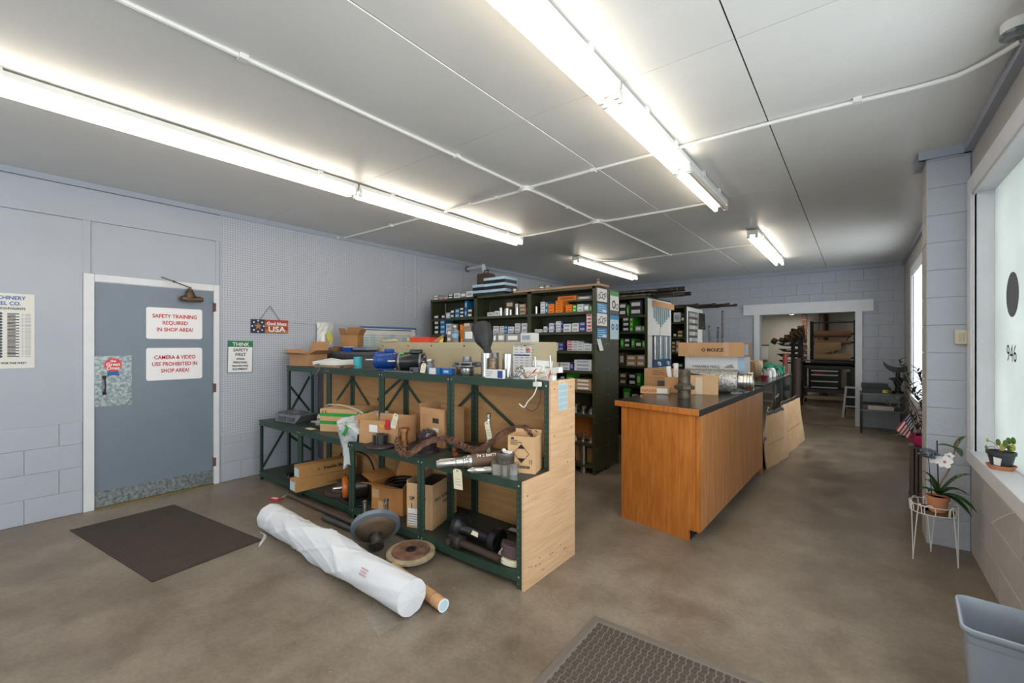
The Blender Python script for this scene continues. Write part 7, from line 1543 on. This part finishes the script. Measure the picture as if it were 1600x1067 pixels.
# ================================================================ right side: wire stand with orchid
m_wire = mat('white_wire', '#e4e2de', .4)
SX, SY, SZ = .412, 4.215, .385
t = thing('plant_stand', 'small white wire plant stand with three hairpin legs', 'plant stand', (SX, SY, 0))
def circ(cx, cy, z, r, n=36): return [(cx+r*math.cos(2*PI*i/n), cy+r*math.sin(2*PI*i/n), z) for i in range(n+1)]
MB().tube(circ(SX, SY, SZ, .125), .003, 6).part('top_ring', m_wire, t); MB().tube(circ(SX, SY, SZ-.055, .12), .003, 6).part('lower_ring', m_wire, t)
for a in range(6):
    an = a*PI/3+.3; p = lambda da, z, r: (SX+r*math.cos(an+da), SY+r*math.sin(an+da), z)
    MB().tube(smoothpath([p(-.22, SZ-.055, .12), p(-.22, SZ-.01, .124), p(0, SZ+.012, .126), p(.22, SZ-.01, .124), p(.22, SZ-.055, .12)], 4), .003, 6).part('loop', m_wire, t)
for an in (math.atan2(4.138-SY, .308-SX), math.atan2(4.147-SY, .52-SX), math.atan2(4.36-SY, .414-SX)):
    f_ = lambda da, z, r: (SX+r*math.cos(an+da), SY+r*math.sin(an+da), z)
    MB().tube(smoothpath([f_(-.35, SZ-.055, .12), f_(-.33, SZ-.0, .124), f_(-.2, SZ-.03, .127), f_(0, .01, .135), f_(0, .003, .135), f_(0, .01, .136), f_(.2, SZ-.03, .127), f_(.33, SZ, .124), f_(.35, SZ-.055, .12)], 5), .0032, 6).part('leg', m_wire, t)
t = thing('wooden_disc', 'brown wooden disc lying inside the wire stand', 'disc', (SX, SY, SZ-.06)); MB().lathe([(0, -.0), (.116, 0), (.118, .004), (.116, .008), (0, .008)], base=(SX, SY, SZ-.052), n=40).part('disc', mat('disc_wood', '#6b4d31', .6, col2='#523823', vscale=10), t); MB().lathe([(.06, .0081), (.063, .0095), (.066, .0081)], base=(SX, SY, SZ-.052), n=30).part('groove', m_rust, t)
PZ = SZ-.043; PXc, PYc = .432, 4.19
m_terra = mat('terracotta', '#cf8a63', .75, var=.08, vscale=9, bump=.1)
t = thing('orchid', 'white orchid with long dark leaves in terracotta pot', 'plant', (PXc, PYc, PZ))
MB().lathe([(.040, 0), (.044, .002), (.056, .082), (.061, .084), (.063, .106), (.058, .108), (.053, .085), (.04, .085)], base=(PXc, PYc, PZ), n=36).part('pot', m_terra, t); MB().lathe([(0, 0), (.055, .0)], base=(PXc, PYc, PZ+.092), n=24).part('potting_bark', mat('bark', '#4a3626', .95, bump=.5, bscale=60), t)
m_leaf = mat('orchid_leaf', '#2c4a24', .32, var=.2, vscale=8); m_leafl = mat('leaf_light', '#6f9a4e', .4)
def leaf(p0, p1, p2, wd, m, parent, name='leaf', th=.002, tip=.1):
    P_ = bez(p0, Vector(p0).lerp(Vector(p1), .7), Vector(p2).lerp(Vector(p1), .6), p2, 10); rows = []
    for i, p in enumerate(P_):
        d = (P_[min(i+1, 10)]-P_[max(i-1, 0)]).normalized(); sd = d.cross(Vector((0, 0, 1))); sd = sd.normalized() if sd.length > .05 else Vector((1, 0, 0)); f_ = i/10
        w_ = wd*(math.sin(PI*min(1, .18+f_*.82))**.7)*(1 if f_ < .85 else max(tip, (1-f_)/.15)); up_ = sd.cross(d)
        rows.append([p+sd*(w_*s_)+up_*(abs(s_)*w_*.35) for s_ in (-.5, -.25, 0, .25, .5)])
    MB().grid(rows, th=th).part(name, m, parent)
base = Vector((PXc+.01, PYc, PZ+.115))
def px4(px, py, Yv=None): return None
TIPS = [(0.351, 4.15, 0.612), (0.334, 4.1, 0.498), (0.381, 4.3, 0.52), (0.597, 4.2, 0.622), (0.611, 4.1, 0.397), (0.583, 4.08, 0.371), (0.583, 4.25, 0.474), (0.367, 4.0, 0.513)]
for k, tp in enumerate(TIPS):
    tp = Vector(tp); mid = (base+tp)/2+Vector((0, 0, .075 if k not in (1, 7) else .04)); leaf(base, mid, tp, .062 if k in (3, 4) else .05, m_leaf, t)
ST = [Vector(p) for p in [(0.434, 4.18, 0.462), (0.447, 4.18, 0.539), (0.485, 4.18, 0.633), (0.506, 4.18, 0.735), (0.518, 4.18, 0.789), (0.531, 4.18, 0.842)]]
MB().tube(smoothpath([base]+ST[1:], 4), .006, 8, r_end=.004).part('stem', mat('stem_tan', '#8a7450', .6), t)
MB().tube([base+Vector((-.005, 0, 0)), Vector((0.428, 4.18, 0.828))], .0035, 6).part('black_stake', m_black, t)
for a, b2 in (((0.429, 4.16, 0.801), 0), ((0.567, 4.2, 0.873), 0), ((0.545, 4.15, 0.739), 0)):
    tp = Vector(a); leaf(ST[4], (ST[4]+tp)/2+Vector((0, 0, .015)), tp, .045, m_leaf, t, 'small_leaf')
m_petal = mat('white_petal', '#f0edee', .5); m_lip = mat('petal_centre', '#b98d86', .5)
for (fc_, s_) in (((0.412, 4.12, 0.716), .038), ((0.46, 4.1, 0.702), .042), ((0.488, 4.16, 0.732), .026)):
    fc_ = Vector(fc_); n_ = Vector((-.4, -.85, .3)).normalized(); u, v, d = frame(n_)
    for a in range(5):
        an = a*2*PI/5+PI/2; c0 = fc_+(u*math.cos(an)+v*math.sin(an))*s_*.55; pts = []
        for q in range(10):
            b_ = 2*PI*q/10; e1 = (u*math.cos(an)+v*math.sin(an)); e2 = (-u*math.sin(an)+v*math.cos(an)); pts.append(c0+e1*(s_*.5*math.cos(b_))+e2*(s_*.42*math.sin(b_))+d*(.003*a*.5))
        MB().prism(pts, d*.0015).part('petal', m_petal, t)
    MB().ball(fc_+d*.008, s_*.22, 8).part('flower_centre', m_lip, t)
MB().tube([ST[3], Vector((0.465, 4.12, 0.741)), Vector((0.417, 4.13, 0.732))], .002, 5).part('flower_stalk', mat('stem_green', '#6c7a4a', .5), t)
for k, q in enumerate([(0.462, 4.17, 0.756), (0.578, 4.17, 0.867), (0.575, 4.17, 0.799), (0.529, 4.17, 0.6), (0.566, 4.17, 0.535)]): MB().tube(smoothpath([ST[4], (ST[4]+Vector(q))/2+Vector((0, 0, .02)), q], 4), .0015, 5).part('air_root', mat('air_root', '#b9b39a', .6), t)
# glittery pick
t = thing('glitter_pick', 'glittery grey-blue fluffy ornament on a thin stick in the orchid pot', 'ornament', (PXc-.03, PYc-.02, PZ+.11)); hc = Vector((0.376, 4.1, 0.748)); random.seed(6)
mgl = mat('glitter_slate', '#79828f', .35, metal=.4, col2='#3a4250', vscale=90)
MB().tube([Vector((PXc-.03, PYc-.02, PZ+.10)), hc], .002, 5).part('stick', m_black, t)
for k in range(46):
    q = Vector((random.uniform(-1, 1), random.uniform(-1, 1), random.uniform(-1, 1))).normalized()*.048; q.z *= .8; q.x *= 1.15*(1.25+q.z*9 if q.z < 0 else 1); q.y *= .7; MB().ball(hc+q*.8, .0085, 6).part('bead', mgl, t)
MB().ball(hc, .034, 10).part('core', mgl, t)
# far plant on slatted pedestal
FXc, FYc = .505, 5.86; fz = 0.498
t = thing('slatted_pedestal', 'tall brown slatted pedestal behind the block pilaster', 'plant stand', (FXc, FYc, 0)); m_slat = mat('slat_brown', '#5f5149', .5)
for k in range(7):
    for yy in (FYc-.085, FYc+.07): MB().box(FXc-.095+.029*k, FXc-.079+.029*k, yy, yy+.015, .01, fz-.02).part('slat', m_slat, t)
for k in range(4):
    for xx in (FXc-.10, FXc+.085): MB().box(xx, xx+.015, FYc-.06+.035*k, FYc-.045+.035*k, .01, fz-.02).part('slat', m_slat, t)
for zz in (0, fz-.02): MB().box(FXc-.105, FXc+.105, FYc-.095, FYc+.09, zz, zz+.019).part('cap_board', m_slat, t)
t = thing('potted_shrub', 'spiky dark-leaved shrub in bright pink pot on the pedestal', 'plant', (FXc, FYc, fz)); 
MB().lathe([(.06, 0), (.095, .03), (.125, .09), (.13, .11), (.12, .11), (.09, .05), (.0, .04)], base=(FXc, FYc, fz+.001), n=32).part('pot', mat('pink_pot', '#d83f77', .4), t); MB().lathe([(0, 0), (.115, 0)], base=(FXc, FYc, fz+.095), n=20).part('soil', m_gap, t)
m_dl = mat('dark_leaf', '#343a30', .5, var=.3, vscale=9); m_dl2 = mat('dusty_leaf', '#5b4f43', .6); random.seed(13); nl = 0
for k in range(13):
    b0 = Vector((FXc+random.uniform(-.04, .04), FYc+random.uniform(-.04, .04), fz+.09)); tp = Vector((FXc+random.uniform(-.26, .06), FYc+random.uniform(-.12, .12), fz+.09+random.uniform(.35, .80)))
    if k < 2: tp = Vector((FXc-.26, FYc-.05*k, fz+.38+.12*k))
    pth = smoothpath([b0, (b0+tp)/2+Vector((.03, 0, .04)), tp], 8); MB().tube(pth, .0035, 5, r_end=.002).part('stem', m_dl2, t)
    for i in range(3, len(pth), 1):
        for s_ in range(2):
            if nl > 290: break
            an = random.uniform(0, 2*PI); p = pth[i]; q = p+Vector((math.cos(an)*.055, math.sin(an)*.055, random.uniform(.01, .06))); nl += 1
            if q.x > .63: q.x = .62
            leaf(p, (p+q)/2+Vector((0, 0, .008)), q, .015, m_dl if k > 1 else m_dl2, t, th=.001)
for k in range(5):
    an = 2.6+.25*k; p = Vector((FXc-.10, FYc-.03*k, fz+.10)); leaf(p, p+Vector((-.06, -.02*k, .03)), p+Vector((-.13-.02*k, -.04+.04*k, -.05)), .035, mat('trailing_leaf', '#6a4a34', .6) if k % 2 else m_leafl, t, 'trailing_leaf')
# flag
t = thing('small_flag', 'small american flag stuck in the pink pot', 'flag', (FXc-.05, FYc-.1, fz+.10))
p0, p1 = Vector((0.389, 5.66, 0.839)), Vector((0.288, 5.66, 0.656)); q0, q1 = Vector((0.419, 5.66, 0.648)), Vector((0.38, 5.66, 0.582))
TL, BL_, BR, TR = Vector((0.392, 5.66, 0.839)), Vector((0.288, 5.66, 0.662)), Vector((0.385, 5.66, 0.583)), Vector((0.421, 5.66, 0.672))
def fl(a, b2):
    x = TL.lerp(BL_, a); y = TR.lerp(BR, a); return x.lerp(y, b2)+Vector((0, .012*math.sin(b2*7+a*3), 0))
# canton end is at TL-TR half; stripes run from the canton edge down to the lower-left edge
mR, mW, mN = mat('flag_red', '#a92c3c', .7), mat('flag_white', '#e6dede', .7), mat('flag_navy', '#303a58', .7)
for k in range(9):
    MB().grid([[fl(.42+.58*i/5, k/9) for i in range(6)], [fl(.42+.58*i/5, (k+1)/9) for i in range(6)]], th=.002).part('stripe', mR if k % 2 == 0 else mW, t)
MB().grid([[fl(.42*i/4, j/5) for i in range(5)] for j in range(6)], th=.0025).part('canton', mN, t)
st = MB()
for i in range(6):
    for j in range(5): p = fl(.04+.36*i/6, .1+.8*j/5)+Vector((0, -.004, 0)); st.lathe([(0, 0), (.0045, 0), (.0045, .001), (0, .001)], base=p, axis=(0, -1, 0), n=6)
st.part('stars', mW, t, kind='stuff'); MB().cyl(TR+Vector((0, .005, .0)), Vector((FXc-.06, FYc-.07, fz+.09)), .003, n=6).part('flag_stick', m_tag, t)
# sill plant
t = thing('sill_plant', 'small variegated plant in black pot on terracotta saucer on windowsill', 'plant', (.69, 3.86, WZ0)); sx_, sy_ = .672, 3.86; z0_ = WZ0+.001
MB().lathe([(.045, 0), (.05, .0), (.064, .022), (.066, .026), (.06, .026), (.046, .008), (0, .008)], base=(sx_, sy_, z0_), n=30).part('saucer', m_terra, t)
MB().lathe([(.042, .010), (.058, .085), (.064, .087), (.065, .105), (.058, .105), (.054, .085), (0, .08)], base=(sx_, sy_, z0_), n=30).part('pot', mat('pot_black', '#3b4046', .45), t)
MB().prism([(sx_-.036, sy_-.0405, z0_+.03), (sx_-.012, sy_-.052, z0_+.028), (sx_-.008, sy_-.058, z0_+.07), (sx_-.038, sy_-.043, z0_+.075)], (-.002, -.004, 0)).part('label', m_paper, t)
random.seed(17)
for k, q in enumerate([(0.63, 3.95, 0.894), (0.622, 3.93, 0.853), (0.667, 3.9, 0.892), (0.674, 3.85, 0.872), (0.709, 3.9, 0.906), (0.745, 3.9, 0.91), (0.708, 3.8, 0.886), (0.682, 3.82, 0.901), (0.705, 3.85, 0.869)]):
    q = Vector(q); q.x = min(q.x, .728); p = Vector((sx_, sy_, z0_+.095)); MB().tube(smoothpath([p, (p+q)/2+Vector((0, 0, .02)), q], 4), .0018, 5).part('stem', mat('stem_red', '#7c4a3a', .6), t)
    a_ = q; s_ = .022 if k > 1 else .013; pts = [a_+Vector((.35*s_*math.cos(b_), -.93*s_*math.cos(b_), s_*math.sin(b_)*(1.15 if math.sin(b_) > 0 else .8))) for b_ in [2*PI*i/10 for i in range(10)]]; MB().prism(pts, (-.001, -.0012, 0)).part('leaf', m_leafl if k % 3 else mat('leaf_yellow', '#c9cf7a', .5), t)
# waste bin
t = thing('waste_bin', 'grey plastic waste bin at lower right corner by wall', 'bin', (.478, 2.565, 0), -.07); m_bin = mat('bin_grey', '#949ca6', .45)
def rrect(hx, hy, r, z, n=6):
    pts = []
    for cx, cy, a0 in ((hx-r, hy-r, 0), (-hx+r, hy-r, 90), (-hx+r, -hy+r, 180), (hx-r, -hy+r, 270)):
        for k in range(n+1): a = math.radians(a0+90*k/n); pts.append(Vector((cx+r*math.cos(a), cy+r*math.sin(a), z)))
    return pts
prof = [(.115, .12, .03, .0), (.118, .125, .03, .004), (.138, .148, .035, .33), (.140, .150, .035, .345), (.142, .152, .035, .365), (.150, .160, .04, .372), (.155, .165, .042, .385), (.153, .163, .042, .394), (.146, .156, .04, .396), (.141, .151, .037, .388), (.136, .146, .033, .345), (.115, .12, .03, .012)]
rings = [rrect(*q) for q in prof]; vs = [p for r in rings for p in r]; n = len(rings[0])
fs = [(j*n+i, j*n+(i+1) % n, (j+1)*n+(i+1) % n, (j+1)*n+i) for j in range(len(rings)-1) for i in range(n)]+[tuple(range(n))[::-1], tuple(range((len(rings)-1)*n, len(rings)*n))]
MB().add(vs, fs).part('bin_body', m_bin, t, local=True); MB().add([p for p in rrect(.1405, .1505, .035, .335)]+[p for p in rrect(.1425, .1525, .035, .340)], [(i, (i+1) % n, n+(i+1) % n, n+i) for i in range(n)]).part('moulded_band', mat('bin_grey_light', '#a3abb3', .4), t, local=True)
# fire extinguisher
t = thing('fire_extinguisher', 'red fire extinguisher on right wall, cut by picture edge', 'fire extinguisher', (.602, 2.82, .30)); ez = .30
MB().lathe([(.03, 0), (.042, .004), (.044, .02), (.044, .46), (.04, .50), (.02, .53), (.018, .56)], base=(.600, 2.80, ez), n=28).part('cylinder', mat('ext_red', '#a81428', .3), t); MB().lathe([(.0443, .14), (.0446, .30)], base=(.600, 2.80, ez), n=28).part('label', mat('ext_label', '#ddd8cf', .5), t)
MB().lathe([(.0445, 0), (.047, .002), (.047, .02), (.0445, .022)], base=(.600, 2.80, ez+.27), n=28, closed=True).part('strap', m_black, t); MB().box(.575, .61, 2.78, 2.86, ez+.56, ez+.60).part('valve', m_steel2, t); MB().bar((.592, 2.80, ez+.60), (.592, 2.70, ez+.63), .02, .008).part('handle', m_black, t); MB().tube(smoothpath([(.592, 2.78, ez+.58), (.60, 2.74, ez+.5), (.60, 2.745, ez+.2)], 5), .009, 8).part('hose', m_black, t); MB().box(.642, .652, 2.79, 2.85, ez+.1, ez+.5).part('wall_bracket', m_steel2, t)
for k in range(4): MB().lathe([(.0448, 0), (.0449, .006)], base=(.600, 2.80, ez+.17+.03*k), n=28).part('printed_line', m_print, t)
t = thing('nylon_tie', 'thin white nylon strap sticking out below windowsill', 'strap', (.62, 3.5, .46)); MB().tube(smoothpath([(.61, 3.70, .465), (.62, 3.45, .585), (.63, 3.20, .685), (.640, 3.12, .70)], 5), .003, 6, r_end=.002).part('strap', m_wire, t); MB().ball((.61, 3.70, .465), .005, 6).part('tip', m_wire, t)
